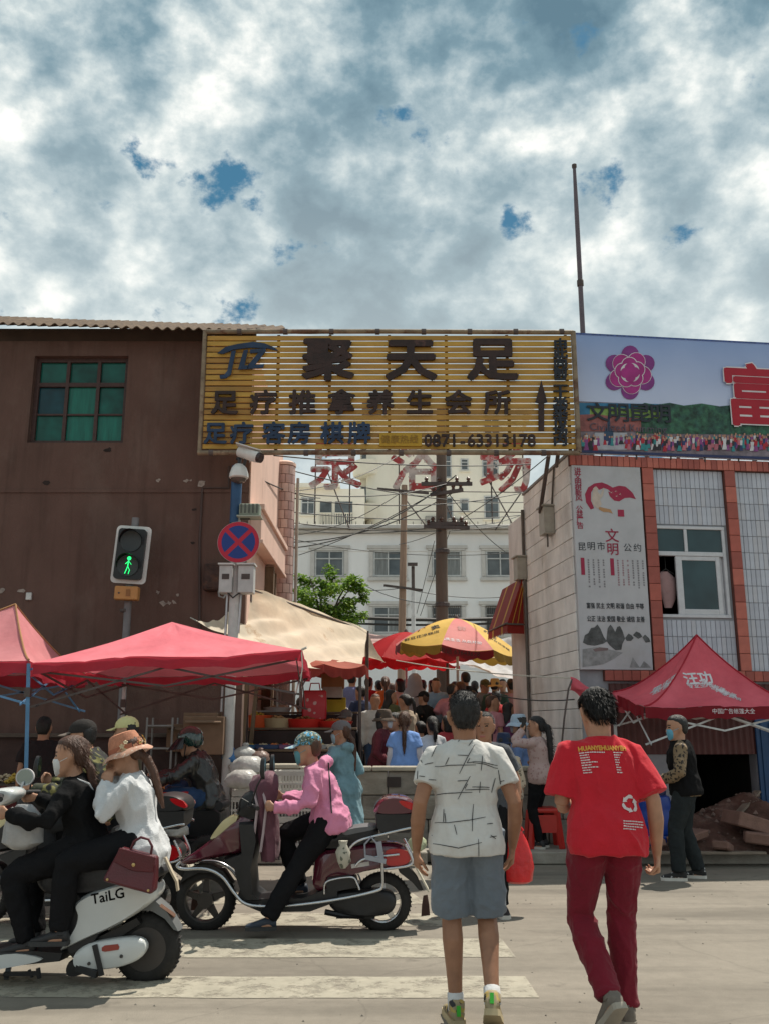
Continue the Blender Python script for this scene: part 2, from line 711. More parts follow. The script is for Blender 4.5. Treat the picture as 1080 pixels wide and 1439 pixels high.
	f4 = u4.cross(r4)
	rh = V((math.cos(hy), math.sin(hy), 0))
	J = {'P': P, 'Sh': Sh, 'R': r4, 'F': f4}
	shl = [Sh - r4 * shw * s, Sh + r4 * shw * s]
	hip = [P - rh * .088 * s + V((0, 0, -.01)), P + rh * .088 * s + V((0, 0, -.01))]
	la, lf = .285 * s, .255 * s
	lt, lc = .43 * s, .425 * s
	if hands is None:
		hands = [None, None]
	if elb is None:
		elb = [None, None]
	if knee is None:
		knee = [None, None]
	if feet is None:
		feet = [(-.10 * s, 0, 0), (.10 * s, .03, 0)]
	arm = []
	for i, sg in ((0, -1), (1, 1)):
		h = hands[i]
		if h is None:
			h = shl[i] + V((sg * .07 * s, .05 * s, -.525 * s))
		h = V(h)
		hint = V(elb[i]) if elb[i] is not None else V((sg * .5, -1, -.35))
		e, w = ik(shl[i], h, la, lf, hint)
		arm.append((shl[i], e, w))
	leg = []
	for i, sg in ((0, -1), (1, 1)):
		ft = V(feet[i]) + V((0, 0, .085 * s))
		k, a = ik(hip[i], ft, lt, lc, V(knee[i]) if knee[i] is not None else V((0, 1, .15)))
		leg.append((hip[i], k, a))
	J['arm'], J['leg'] = arm, leg
	# head frame
	N0 = spine(.485)
	hyaw, hpit, hrol = R(head[0]), R(head[1]), R(head[2])
	nb = (updir(hi * .7) + V((0, math.sin(hpit) * .35, 0))).normalized()
	HC = N0 + nb * .116 * s + f4 * .012
	HM = Matrix.Translation(HC) @ Matrix.Rotation(hyaw + tw, 4, 'Z') @ Matrix.Rotation(-hpit, 4, 'X') @ Matrix.Rotation(hrol, 4, 'Y') @ Matrix.Scale(s * 1.08, 4)
	J['HM'] = HM
	HMi = HM.inverted()
	def headrings(mb, rows, n=16):
		rings = []
		for z, w, yf, yb in rows:
			c = V((0, (yf + yb) / 2, z))
			rings.append([HM @ p for p in oval(c, V((w, 0, 0)), V((0, (yf - yb) / 2, 0)), n, .93)])
		mb.loft(rings)
	# ---- the body, one continuous surface
	mb = MB()
	headrings(mb, HEAD)
	h3 = HM.to_3x3()
	limb(mb, [HM @ V((0, .082, .02)), HM @ V((0, .098, -.012)), HM @ V((0, .104, -.026))], [.010 * s, .014 * s, .017 * s], h3 @ V((1, 0, 0)), 8)
	limb(mb, [HM @ V((-.022, .083, -.062)), HM @ V((0, .091, -.063)), HM @ V((.022, .083, -.062))], [.007 * s, .011 * s, .007 * s], h3 @ V((0, 0, 1)), 8)
	for sg in (-1, 1):
		limb(mb, [HM @ V((sg * .066, -.008, -.04)), HM @ V((sg * .079, -.016, -.008)), HM @ V((sg * .083, -.022, .026))], [(.010 * s, .008 * s), (.012 * s, .019 * s), (.010 * s, .014 * s)],
             h3 @ V((1, 0, 0)), 8)
	torso(-.016, -.10, .50, mb=mb)
	nr = .052 if fem else .062
	limb(mb, [spine(.44), N0, HC + HM.to_3x3() @ V((0, -.022, -.03))], [nr * s * 1.12, nr * s, nr * s * .98], r4, 14)
	fa = fat ** .6
	for i, sg in ((0, -1), (1, 1)):
		a, e, w = arm[i]
		m = a.lerp(e, .45)
		fm = e.lerp(w, .3)
		q_ = arm_r * s * fa
		limb(mb, [Sh + r4 * sg * .07 * s + u4 * .018, a, m, a.lerp(e, .9), fm, e.lerp(w, .7), w],
             [.050 * q_, .053 * q_, .047 * q_, .041 * q_, .043 * q_, .034 * q_, (.029 * q_, .023 * q_)], f4)
		# hand
		d = (w - e).normalized()
		if handdir and handdir[i] is not None:
			d = V(handdir[i]).normalized()
		pn = V(palm[i]) if palm and palm[i] is not None else V((-sg, 0, 0))
		pn = (pn - d * pn.dot(d)).normalized()
		th = pn.cross(d) * (1 if sg > 0 else -1)
		if not (palm and palm[i] is not None):
			if th.dot(V((0, 1, .3))) < 0:
				th = -th
		else:
			th = pn.cross(d) * (sg if True else 1)
		hs = s * (.92 if fem else 1.)
		J.setdefault('hand', []).append((w + d * .085 * hs, d, pn, th))
		limb(mb, [w - d * .01, w + d * .035 * hs, w + d * .085 * hs], [(.021 * hs, .026 * hs), (.016 * hs, .039 * hs), (.014 * hs, .041 * hs)], pn, 12)
		fr = {'near': 1.0, 'mid': 1.12, 'far': 1.5}[q] * .0088 * hs
		for k, (off, fl) in enumerate(((.030, .072), (.010, .080), (-.010, .075), (-.030, .058))):
			g = grip[i] if isinstance(grip, (tuple, list)) else grip
			b0 = w + d * (.080 - .006 * abs(k - 1)) * hs + th * off * hs
			pts = [b0 - d * .02]
			ang = .18
			cur = b0
			pts.append(cur)
			for seg in (.42, .32, .26):
				ang += g * .95 + .05 * k * g
				dv = d * math.cos(ang) + pn * math.sin(ang) + th * (off * 1.2)
				cur = cur + dv.normalized() * fl * seg * hs
				pts.append(cur)
			limb(mb, pts, [fr, fr * 1.02, fr * .96, fr * .9, fr * .78], th, 8)
		g = grip[i] if isinstance(grip, (tuple, list)) else grip
		b0 = w + d * .028 * hs + th * .026 * hs
		p1 = b0 + (d * .55 + th * .75 + pn * .25).normalized() * .038 * hs
		p2 = p1 + (d * .85 + th * (.4 - .5 * g) + pn * (.3 + .6 * g)).normalized() * .032 * hs
		p3 = p2 + (d * .9 + th * (.1 - .5 * g) + pn * (.4 + .7 * g)).normalized() * .024 * hs
		limb(mb, [b0 - th * .012, b0, p1, p2, p3], [fr * 1.5, fr * 1.45, fr * 1.2, fr * 1.05, fr * .85], pn, 8)
	fyaw = toes or (6, -6)
	for i, sg in ((0, -1), (1, 1)):
		hp, k, a = leg[i]
		if legs:
			fwd = V((0, 1, .001))
			t2, t3 = hp.lerp(k, .45), k.lerp(a, .28)
			sh = (a - k).normalized()
			bk = (fwd - sh * fwd.dot(sh)).normalized() * -.014 * s
			if bot and bot.get('len', 1.) > .9:
				fa = fa * .86
			limb(mb, [hp, t2, hp.lerp(k, .88), k, t3 + bk, k.lerp(a, .62) + bk * .4, a], [.098 * s * fa, .084 * s * fa, .060 * s * fa, .056 * s * fa, .059 * s * fa, .043 * s, .034 * s], rh)
			fa = fat ** .6
			ty = R(-fyaw[i]) + hy
			fd = V((math.sin(ty), math.cos(ty), 0))
			ap = R(footpitch[i])
			fd3 = fd * math.cos(ap) + V((0, 0, -math.sin(ap)))
			upf = fd * math.sin(ap) + V((0, 0, math.cos(ap)))
			limb(mb, [a + fd3 * -.035 * s - upf * .045 * s, a + fd3 * .05 * s - upf * .05 * s, a + fd3 * .15 * s - upf * .062 * s], [(.034 * s, .034 * s), (.038 * s, .03 * s), (.038 * s, .018 * s)],
                 V((fd.y, -fd.x, 0)), 10)
			J.setdefault('foot', []).append((a, fd3, upf))
	body = remesh(mb, vx, 3)
	sk = mat_skin(skin)
	body.materials.append(sk)
	body.materials.append(mat_hair(hair[1] if hair else 'black'))
	body.materials.append(mat('lips', (.30, .10, .085), .5))
	body.materials.append(mat('eye_dark', (.02, .015, .013), .2))
	body.polygons.foreach_set('use_smooth', [True] * len(body.polygons))
	if q != 'far':
		for p in body.polygons:
			c = HMi @ p.center
			if c.z > -.14 and c.z < .14 and c.y > .05 and abs(c.x) < .07:
				ex = abs(c.x)
				if abs(c.z - .018) < .005 and abs(ex - .032) < .013:
					p.material_index = 3
				elif abs(c.z - .038 + ex * .06) < .004 and .013 < ex < .052:
					p.material_index = 1
				elif abs(c.z + .063) < .007 and ex < .022 and c.y > .07:
					p.material_index = 2
	root = link('person', body)
	root.location = (x, y, z0)
	root.rotation_euler = (0, 0, R(rz))
	tag(root, label, cat, group)
	J['M'] = Matrix.Translation((x, y, z0)) @ Matrix.Rotation(R(rz), 4, 'Z')
	vc = vx * 1.25
	# ---- trousers, shorts, skirt
	if bot:
		mb = MB()
		ez = bot.get('ease', .012)
		torso(ez + .004, -.10, bot.get('rise', .05), mb=mb)
		lg = bot.get('len', 1.)
		for i in (0, 1):
			if bot.get('kind') == 'skirt':
				continue
			hp, k, a = leg[i]
			pts, rr = [hp + V((0, 0, .02)), hp.lerp(k, .45)], [(.104 + ez) * s * fa, (.088 + ez) * s * fa]
			w = bot.get('cuff', .0)
			if lg < .5:
				e = hp.lerp(k, min(1, lg * 2))
				pts += [hp.lerp(k, .75 * lg * 2), e]
				rr += [(.078 + ez + w * .6) * s, (.068 + ez + w) * s]
			else:
				t = (lg - .5) * 2
				pts += [hp.lerp(k, .9), k, k.lerp(a, .35 * t), k.lerp(a, .7 * t), k.lerp(a, t)]
				rr += [(.066 + ez) * s, (.062 + ez) * s, (.061 + ez + w * .3) * s, (.050 + ez + w * .7) * s, (.042 + ez + w) * s]
			limb(mb, pts, rr, rh, 14, True)
		if bot.get('kind') == 'skirt':
			rings = []
			for t in (.08, -.05, -.2, -.35, -.5):
				if t < -lg:
					continue
				rings.append(oval(P + V((0, 0, t * s)), rh * (.16 + ez + max(0, -t) * .18) * s, V((0, 1, 0)) * (.13 + ez + max(0, -t) * .18) * s, 18))
			mb.loft(rings[::-1])
		me = remesh(mb, vc, 3)
		wrinkle(me, bot.get('fold', .007) * s, seed + 1, (9, 9, 7), 2)
		mesh_obj(bot.get('name', 'trousers'), me, bot['mat'], root)
	# ---- upper garments, the inner first
	for top in ([] if not top else [top] + ([top['over']] if top.get('over') else [])):
		mb = MB()
		ez = top.get('ease', .016)
		torso(ez, top.get('hem', -.10), top.get('neck', .474), top.get('flare', 0.), mb, top.get('boxy', 0.), .016 if not top.get('tucked') else -.004)
		sl_ = top.get('sleeve', 1.)
		sw = top.get('cuff', .004)
		for i, sg in ((0, -1), (1, 1)):
			if sl_ <= 0:
				break
			a, e, w = arm[i]
			q_ = arm_r * s * fa
			pts = [Sh + r4 * sg * .07 * s + u4 * .018 * s, a]
			rr = [(.054 * q_ + ez * .5), (.052 * q_ + ez * .75)]
			if sl_ <= .5:
				t = sl_ * 2
				pts += [a.lerp(e, .5 * t), a.lerp(e, t)]
				rr += [.050 * q_ + ez * .8 + sw * .5, .046 * q_ + ez * .8 + sw]
			else:
				t = (sl_ - .5) * 2
				pts += [a.lerp(e, .5), a.lerp(e, .92), e.lerp(w, .3 * t), e.lerp(w, .7 * t), e.lerp(w, t)]
				rr += [.050 * q_ + ez * .8, .044 * q_ + ez * .8, .045 * q_ + ez * .75, .037 * q_ + ez * .7 + sw * .6, .030 * q_ + ez * .6 + sw]
			limb(mb, pts, rr, f4, 14, True)
		if top.get('hood'):
			limb(mb, [spine(.45) - f4 * .07 + r4 * .09, spine(.44) - f4 * .12, spine(.45) - f4 * .07 - r4 * .09], [.035, .055, .035], u4)
		if top.get('collar'):
			limb(mb, [spine(.44), spine(.50)], [(.085 * s, .08 * s), (.07 * s, .066 * s)], r4, 14)
		me = remesh(mb, vc, 3)
		wrinkle(me, top.get('fold', .009) * s, seed, top.get('fr', (7.5, 7.5, 3.4)), top.get('skew', 2.5))
		o = mesh_obj(top.get('name', 'shirt'), me, top['mat'], root)
		J['top'] = o
		if q == 'near':
			mb = MB()
			mb.lathe([(.078 * s, -.008), (.083 * s, 0), (.076 * s, .012), (.070 * s, 0)], (0, 0, 0), 'z', 24, ring=True)
			u_ = spdir(.47)
			Mn = frame(spine(.462) - u_.cross(r4) * .004, r4, u_.cross(r4))
			mb.v = [tuple(Mn @ V(v)) for v in mb.v]
			link('neck_rib', mb.mesh('neck_rib', top['mat'], True), o)
	# ---- shoes
	if shoe and legs:
		for i in (0, 1):
			a, fd, up = J['foot'][i]
			sd_ = fd.cross(up)
			k = s * (.93 if fem else 1.)
			sc = shoe.get('scale', 1.) * k
			mu, ms = MB(), MB()
			rows = [(-.072, .022, .018, .045), (-.06, .034, .012, .078), (-.01, .037, .012, .085), (.045, .039, .010, .068), (.10, .046, .008, .047), (.15, .044, .010, .034), (.182, .026, .014, .022)]
			g0 = a - up * .085 * s
			def pt(l, w, h):
				return g0 + fd * l * sc + sd_ * w * sc + up * h * sc
			rings = []
			for l, w, b, t in rows:
				c = pt(l, 0, (b + t) / 2 + .012)
				rings.append(oval(c, sd_ * w * sc, up * (t - b) / 2 * sc + up * .008, 12, .8))
			mu.loft(rings)
			if not shoe.get('low'):
				limb(mu, [pt(-.02, 0, .07), pt(-.022, 0, .105 if not shoe.get('boot') else .2)], [.043 * sc, .041 * sc], sd_, 12)
			rings = []
			for l, w, b, t in rows:
				ww = w + .006
				rings.append([pt(l * 1.04, -ww, 0.0), pt(l * 1.04, ww, 0.0), pt(l * 1.04, ww * .95, .03), pt(l * 1.04, -ww * .95, .03)])
			ms.loft(rings)
			su = link('shoe', mu.mesh('shoe', shoe['mat'], True), root)
			link('sole', ms.mesh('sole', shoe.get('sole', mat('sole_white', (.55, .53, .48), .8)), False), su)
			if shoe.get('sock'):
				mk = MB()
				kk, aa = leg[i][1], leg[i][2]
				limb(mk, [aa.lerp(kk, -.05), aa.lerp(kk, .13)], [.043 * s, .042 * s], rh, 14)
				link('sock', mk.mesh('sock', shoe['sock'], True), su)
			if shoe.get('tab'):
				mk = MB()
				mk.box(pt(-.075, 0, .075), (.02, .012, .05), Matrix((sd_, fd, up)).transposed())
				link('heel_tab', mk.mesh('heel_tab', shoe['tab']), su)
	# ---- hair
	if hair:
		kind = hair[0]
		mh = mat_hair(hair[1])
		mb = MB()
		rows = [(-.060, .048, -.045, -.088), (-.025, .066, -.012, -.108), (.015, .077, .002, -.114), (.05, .080, .030, -.117), (.075, .077, .078, -.113), (.10, .066, .078, -.097), (.122, .046, .052, -.070), (.134, .022, .022, -.04)]
		if kind == 'crop':
			rows = [(-.062, .040, -.05, -.084), (-.03, .060, -.025, -.101), (.01, .0745, -.008, -.105), (.05, .0775, .02, -.110), (.08, .073, .076, -.104), (.105, .060, .064, -.086), (.124, .038, .036, -.055), (.130, .018, .015, -.03)]
		if kind in ('bob', 'long'):
			rows = [(-.135, .070, -.02, -.088), (-.10, .080, .01, -.104)] + [(z, w + .006, yf + .02 if z < .04 else yf, yb - .004) for z, w, yf, yb in rows[1:]]
		headrings(mb, rows)
		if kind == 'pony':
			limb(mb, [HM @ V((0, -.10, .045)), HM @ V((0, -.15, .03)), HM @ V((0, -.165, -.06)), HM @ V((0, -.145, -.17)), HM @ V((0, -.14, -.22))], [.022, .036, .036, .026, .010], r4)
		if kind == 'lowpony':
			limb(mb, [HM @ V((0, -.085, -.03)), HM @ V((0, -.12, -.075)), HM @ V((.0, -.135, -.18)), HM @ V((.0, -.13, -.30)), HM @ V((.0, -.13, -.40))], [.03, .032, .030, .026, .012], r4)
		if kind == 'longtail':
			limb(mb, [HM @ V((0, -.09, .03)), HM @ V((0, -.14, .0)), HM @ V((.0, -.155, -.15)), HM @ V((.0, -.15, -.34)), HM @ V((.0, -.14, -.50))], [.028, .038, .040, .034, .014], r4)
		if kind == 'long':
			limb(mb, [HM @ V((0, -.07, -.05)), HM @ V((0, -.105, -.15)), HM @ V((0, -.10, -.27))], [(.07, .04), (.075, .04), (.05, .025)], r4)
		if kind == 'bun':
			limb(mb, [HM @ V((0, -.10, .05)), HM @ V((0, -.15, .06))], [.035, .04], r4)
		me = remesh(mb, vx * 1.05, 2)
		wrinkle(me, .003 * s, seed + 3, (34, 34, 9), 0)
		ho = mesh_obj('hair', me, mh, root)
		if q == 'near' or (q == 'mid' and not hat and kind not in ('short', 'crop')):
			strands(ho, HM, kind, mh, seed, 2600 if q == 'near' else 900)
	# ---- headgear
	if hat:
		build_hat(hat, HM, root, s)
	if mask:
		mb = MB()
		rows = [(-.108, .030, .090, .035), (-.09, .050, .096, .03), (-.05, .061, .102, .03), (-.02, .062, .106, .035), (-.004, .050, .104, .05)]
		headrings(mb, rows)
		o = link('face_mask', mb.mesh('face_mask', mask, True), root)
		mb = MB()
		for sg in (-1, 1):
			mb.tube([HM @ V((sg * .06, .05, -.02)), HM @ V((sg * .077, .0, .0)), HM @ V((sg * .085, -.03, .01))], .0022, 5)
		link('ear_loop', mb.mesh('ear_loop', mask), o)
	return root, J
def strands(parent, HM, kind, m, seed, n):
	"""single locks standing off the hair so its outline is not smooth"""
	rnd = random.Random(int(seed * 1000))
	mb = MB()
	bm = bmesh.new()
	bm.from_mesh(parent.data)
	faces = list(bm.faces)
	ln = .012 if kind == 'crop' else .045
	for _ in range(n):
		f = rnd.choice(faces)
		c = f.calc_center_median()
		nr = f.normal
		hc = HM.inverted() @ c
		down = HM.to_3x3() @ V((hc.x * 4, hc.y * 3 - .3, -.55 - (.3 if hc.z < .05 else 0)))
		if kind == 'crop':
			fl = nr * 1.4 + down * .6
		else:
			fl = nr * rnd.uniform(.04, .26) + down * 1.3 + V((rnd.uniform(-.13, .13), rnd.uniform(-.13, .13), rnd.uniform(-.15, .1)))
		fl.normalize()
		L = ln * rnd.uniform(.6, 1.3)
		sd = fl.cross(nr)
		if sd.length < 1e-3:
			continue
		sd = sd.normalized() * (.0012 if kind == 'crop' else .0018)
		p1 = c + fl * L * .55 + nr * .002
		p2 = c + fl * L - nr * L * .04
		mb.add([c - sd, c + sd, p1 + sd * .8, p1 - sd * .8, p2], [(0, 1, 2, 3), (3, 2, 4)])
	bm.free()
	me = mb.mesh('loose_hair', m, False, fix=False)
	o = link('loose_hair', me, parent)
	o['kind'] = 'stuff'
def build_hat(hat, HM, root, s):
	k = hat['kind']
	m = hat['mat']
	mb = MB()
	def rings(rows, n=22):
		mb.loft([[HM @ p for p in oval(V((0, (yf + yb) / 2, z)), V((w, 0, 0)), V((0, (yf - yb) / 2, 0)), n)] for z, w, yf, yb in rows])
	if k == 'cap':
		rings([(.035, .083, .096, -.118), (.06, .084, .098, -.12), (.09, .078, .088, -.11), (.118, .058, .06, -.085), (.134, .03, .025, -.05), (.138, .008, .0, -.02)])
		o = link('cap', mb.mesh('cap', m, True), root)
		mb = MB()
		vs = []
		for lay in (0, 1):
			for j in range(2):
				for i in range(9):
					a = R(-62 + 124 * i / 8)
					rr = 1.0 + (.0 if j == 0 else .85 * math.cos(a) ** .6)
					xx, yy = .078 * math.sin(a), .07 * math.cos(a)
					ext = .085 * math.cos(a) ** .8 if j else 0
					vs.append(HM @ V((xx * (1.0 if j == 0 else 1.05), .025 + yy + ext, .048 - .004 * lay - (.02 * j) - .35 * xx * xx / .08 * .3)))
		fs = []
		for lay in (0, 1):
			for i in range(8):
				b = lay * 18
				fs.append((b + i, b + i + 1, b + 10 + i, b + 9 + i))
		for i in range(8):
			fs.append((9 + i, 10 + i, 28 + i, 27 + i))
		mb.add(vs, fs)
		link('peak', mb.mesh('peak', hat.get('peak', m), True), o)
		mb = MB()
		mb.lathe([(.0, .006), (.008, .003), (.009, -.002)], (0, 0, 0), 'z', 8)
		me = mb.mesh('button', m)
		me.transform(HM @ Matrix.Translation((0, -.01, .139)))
		link('button', me, o)
	elif k in ('bucket', 'sun'):
		br = hat.get('brim', .05)
		dr = hat.get('droop', .03)
		rings([(.015, .086, .10, -.12), (.05, .084, .097, -.118), (.095, .078, .086, -.108), (.125, .070, .07, -.095), (.132, .05, .05, -.07), (.133, .01, .0, -.02)])
		o = link('hat_crown', mb.mesh('hat_crown', m, True), root)
		mb = MB()
		rows = []
		n = 36
		for t, lay in ((0, 0), (.5, 0), (1, 0), (1, 1), (.5, 1), (0, 1)):
			rg = []
			for i in range(n):
				a = 2 * math.pi * i / n
				wob = hat.get('wave', .006) * math.sin(a * 5 + 1) * t
				rr = br * t
				rg.append(HM @ V(((.085 + rr) * math.cos(a), -.01 + (.108 + rr) * math.sin(a), .022 - dr * t * t - .004 * lay + wob + hat.get('tilt', 0) * math.sin(a) * .1)))
			rows.append(rg)
		mb.loft(rows, cap=False)
		link('hat_brim', mb.mesh('hat_brim', hat.get('brimmat', m), True), o)
		if hat.get('band'):
			mb = MB()
			rings([(.022, .0875, .1015, -.1215), (.05, .0865, .0995, -.1205)])
			link('hat_band', mb.mesh('hat_band', hat['band'], True), o)
		if hat.get('flowers'):
			rnd = random.Random(4)
			for i in range(16):
				a = R(rnd.uniform(150, 300))
				c = HM @ V((.094 * math.cos(a), -.01 + .118 * math.sin(a), .035 + rnd.uniform(-.02, .035)))
				mb = MB()
				nn = (c - HM @ V((0, -.01, .03))).normalized()
				uu = nn.orthogonal().normalized()
				ww = nn.cross(uu)
				rr = rnd.uniform(.014, .022)
				for kx in range(5):
					b = 2 * math.pi * kx / 5
					d1 = uu * math.cos(b) + ww * math.sin(b)
					d2 = uu * math.cos(b + .6) + ww * math.sin(b + .6)
					d0 = uu * math.cos(b - .6) + ww * math.sin(b - .6)
					mb.add([c + nn * .004, c + d0 * rr * .8 + nn * .012, c + d1 * rr * 1.2 + nn * .006, c + d2 * rr * .8 + nn * .012], [(0, 1, 2, 3)])
				link('flower', mb.mesh('flower', hat['flowers'][i % len(hat['flowers'])]), o)
	elif k == 'helmet':
		rings([(-.035, .088, .03, -.118), (-.01, .095, .055, -.13), (.03, .101, .108, -.136), (.07, .100, .112, -.134), (.105, .088, .095, -.115), (.135, .062, .06, -.085), (.152, .03, .02, -.045), (.155, .006, -.01, -.015)])
		o = link('helmet', mb.mesh('helmet', m, True), root)
		mb = MB()
		vs = []
		for lay in (0, 1):
			for j in range(3):
				for i in range(9):
					a = R(-75 + 150 * i / 8)
					r0 = .108 + .012 * j - .004 * lay
					vs.append(HM @ V((r0 * math.sin(a) * .95, .0 + (r0 + .045 * j * math.cos(a)) * math.cos(a), .055 - .038 * j - .006 * j * j)))
		fs = []
		for lay in (0, 1):
			for j in range(2):
				for i in range(8):
					b = lay * 27 + j * 9 + i
					fs.append((b, b + 1, b + 10, b + 9))
		mb.add(vs, fs)
		link('visor', mb.mesh('visor', hat['visor'], True), o)
		mb = MB()
		mb.tube([HM @ V((-.082, .02, -.02)), HM @ V((-.06, .05, -.11)), HM @ V((0, .06, -.135)), HM @ V((.06, .05, -.11)), HM @ V((.082, .02, -.02))], .006, 6)
		link('chin_strap', mb.mesh('chin_strap', mat('strap_black', (.015, .015, .016), .6)), o)
def loc_of(J, p):
	"""a world point in the person's own frame"""
	return J['M'].inverted() @ V(p)
def stand_at(px, py_foot, z0=0.):
	return gnd(px, py_foot, z0)
# ------------------------------------------------------------------ ground, road, pavement
def mat_road():
	m, N, L, B = _nodes('road_dusty_asphalt')
	tc = N.new('ShaderNodeTexCoord')
	def nz(sc, det, rough=.6, st=(1, 1, 1)):
		mp = N.new('ShaderNodeMapping')
		mp.inputs['Scale'].default_value = st
		L.new(tc.outputs['Object'], mp.inputs[0])
		n = N.new('ShaderNodeTexNoise')
		n.inputs['Scale'].default_value = sc
		n.inputs['Detail'].default_value = det
		n.inputs['Roughness'].default_value = rough
		L.new(mp.outputs[0], n.inputs['Vector'])
		return n.outputs['Fac']
	big = nz(.8, 6, .6, (.6, 1.6, 1))
	fine = nz(140, 3)
	mid = nz(9, 8, .7)
	r = N.new('ShaderNodeValToRGB')
	L.new(big, r.inputs[0])
	r.color_ramp.elements[0].position = .3
	r.color_ramp.elements[0].color = (.178, .157, .128, 1)
	r.color_ramp.elements[1].position = .72
	r.color_ramp.elements[1].color = (.262, .232, .190, 1)
	a = N.new('ShaderNodeMath')
	a.operation = 'MULTIPLY_ADD'
	L.new(fine, a.inputs[0])
	a.inputs[1].default_value = .7
	a.inputs[2].default_value = .65
	b = N.new('ShaderNodeMath')
	b.operation = 'MULTIPLY_ADD'
	L.new(mid, b.inputs[0])
	b.inputs[1].default_value = .5
	b.inputs[2].default_value = .75
	c = N.new('ShaderNodeMath')
	c.operation = 'MULTIPLY'
	L.new(a.outputs[0], c.inputs[0])
	L.new(b.outputs[0], c.inputs[1])
	# cracks and old joint lines
	vo = N.new('ShaderNodeTexVoronoi')
	vo.feature = 'DISTANCE_TO_EDGE'
	vo.inputs['Scale'].default_value = .55
	mpw = N.new('ShaderNodeMix')
	mpw.data_type = 'RGBA'
	mpw.inputs[0].default_value = .12
	wn = N.new('ShaderNodeTexNoise')
	wn.inputs['Scale'].default_value = 3.5
	wn.inputs['Detail'].default_value = 6
	L.new(tc.outputs['Object'], wn.inputs['Vector'])
	L.new(tc.outputs['Object'], mpw.inputs[6])
	L.new(wn.outputs['Color'], mpw.inputs[7])
	L.new(mpw.outputs[2], vo.inputs['Vector'])
	cm = N.new('ShaderNodeMapRange')
	L.new(vo.outputs['Distance'], cm.inputs[0])
	cm.inputs['From Max'].default_value = .006
	cm.inputs['To Min'].default_value = .86
	cm.inputs['To Max'].default_value = 1
	d = N.new('ShaderNodeMath')
	d.operation = 'MULTIPLY'
	L.new(c.outputs[0], d.inputs[0])
	L.new(cm.outputs[0], d.inputs[1])
	# tyre-polished bands and old oil along the traffic direction
	st = nz(1.1, 7, .62, (.16, 1.5, 1))
	sm = N.new('ShaderNodeMapRange')
	L.new(st, sm.inputs[0])
	sm.inputs['From Min'].default_value = .5
	sm.inputs['From Max'].default_value = .68
	sm.inputs['To Min'].default_value = 1
	sm.inputs['To Max'].default_value = .68
	oil = nz(2.3, 5, .55)
	om = N.new('ShaderNodeMapRange')
	L.new(oil, om.inputs[0])
	om.inputs['From Min'].default_value = .66
	om.inputs['From Max'].default_value = .72
	om.inputs['To Min'].default_value = 1
	om.inputs['To Max'].default_value = .70
	for src_ in (sm, om):
		g_ = N.new('ShaderNodeMath')
		g_.operation = 'MULTIPLY'
		L.new(d.outputs[0], g_.inputs[0])
		L.new(src_.outputs[0], g_.inputs[1])
		d = g_
	sc = N.new('ShaderNodeVectorMath')
	sc.operation = 'SCALE'
	L.new(r.outputs[0], sc.inputs[0])
	L.new(d.outputs[0], sc.inputs['Scale'])
	L.new(sc.outputs[0], B.inputs['Base Color'])
	B.inputs['Roughness'].default_value = .82
	B.inputs['Specular IOR Level'].default_value = .3
	bp = N.new('ShaderNodeBump')
	bp.inputs['Strength'].default_value = .35
	bp.inputs['Distance'].default_value = .01
	L.new(d.outputs[0], bp.inputs['Height'])
	L.new(bp.outputs[0], B.inputs['Normal'])
	return m
M_ROAD = mat_road()
def mat_paint_worn():
	"""road paint, rubbed through in places (alpha shows the asphalt beneath)"""
	m = mat('crossing_paint', (.42, .385, .305), .75, var=.14, scale=9, bump=.2, bscale=120)
	N, L = m.node_tree.nodes, m.node_tree.links
	B = N['Principled BSDF']
	tc = N.new('ShaderNodeTexCoord')
	n = N.new('ShaderNodeTexNoise')
	n.inputs['Scale'].default_value = 5.5
	n.inputs['Detail'].default_value = 10
	n.inputs['Roughness'].default_value = .72
	L.new(tc.outputs['Object'], n.inputs['Vector'])
	r = N.new('ShaderNodeMapRange')
	r.inputs['From Min'].default_value = .36
	r.inputs['From Max'].default_value = .52
	r.inputs['To Min'].default_value = .10
	r.inputs['To Max'].default_value = .80
	L.new(n.outputs['Fac'], r.inputs[0])
	L.new(r.outputs[0], B.inputs['Alpha'])
	return m
mb = MB()
mb.add([(-900, -900, -.02), (900, -900, -.02), (900, 900, -.02), (-900, 900, -.02)], [(0, 1, 2, 3)])
struct('ground', mb, mat('earth', (.19, .16, .12), .9, var=.25, scale=.3))
KY = 11.2                      # kerb line
PV = .13                       # pavement height
mb = MB()
mb.grid(lambda u, v: V((-30 + 60 * u, -14 + (KY + 14) * v, 0)), 30, 14)
struct('road', mb, M_ROAD)
mb = MB()
M_PAVE = mat('pavement_concrete', (.26, .235, .20), .85, var=.22, scale=1.7, bump=.3, bscale=60, col2=(.16, .14, .12), thr=(.52, .66))
mb.box((0, KY + .25 + 2.5, PV / 2), (60, 5, PV))
struct('pavement', mb, M_PAVE)
# kerb stones, each its own piece
kr = link('kerb', None)
kr['kind'] = 'structure'
M_KERB = mat('kerb_stone', (.29, .265, .225), .85, var=.22, scale=6, bump=.35, bscale=50)
src = None
for i in range(-10, 11):
	mb = MB()
	mb.box((i * 1.0, KY + .122, PV / 2 + .003 + random.uniform(-.004, .006)), (.985, .245 + random.uniform(-.01, .012), PV + .004))
	o = part('kerb_stone', mb, M_KERB, kr, bevel=.012)
	o.rotation_euler = (0, 0, random.uniform(-.004, .004))
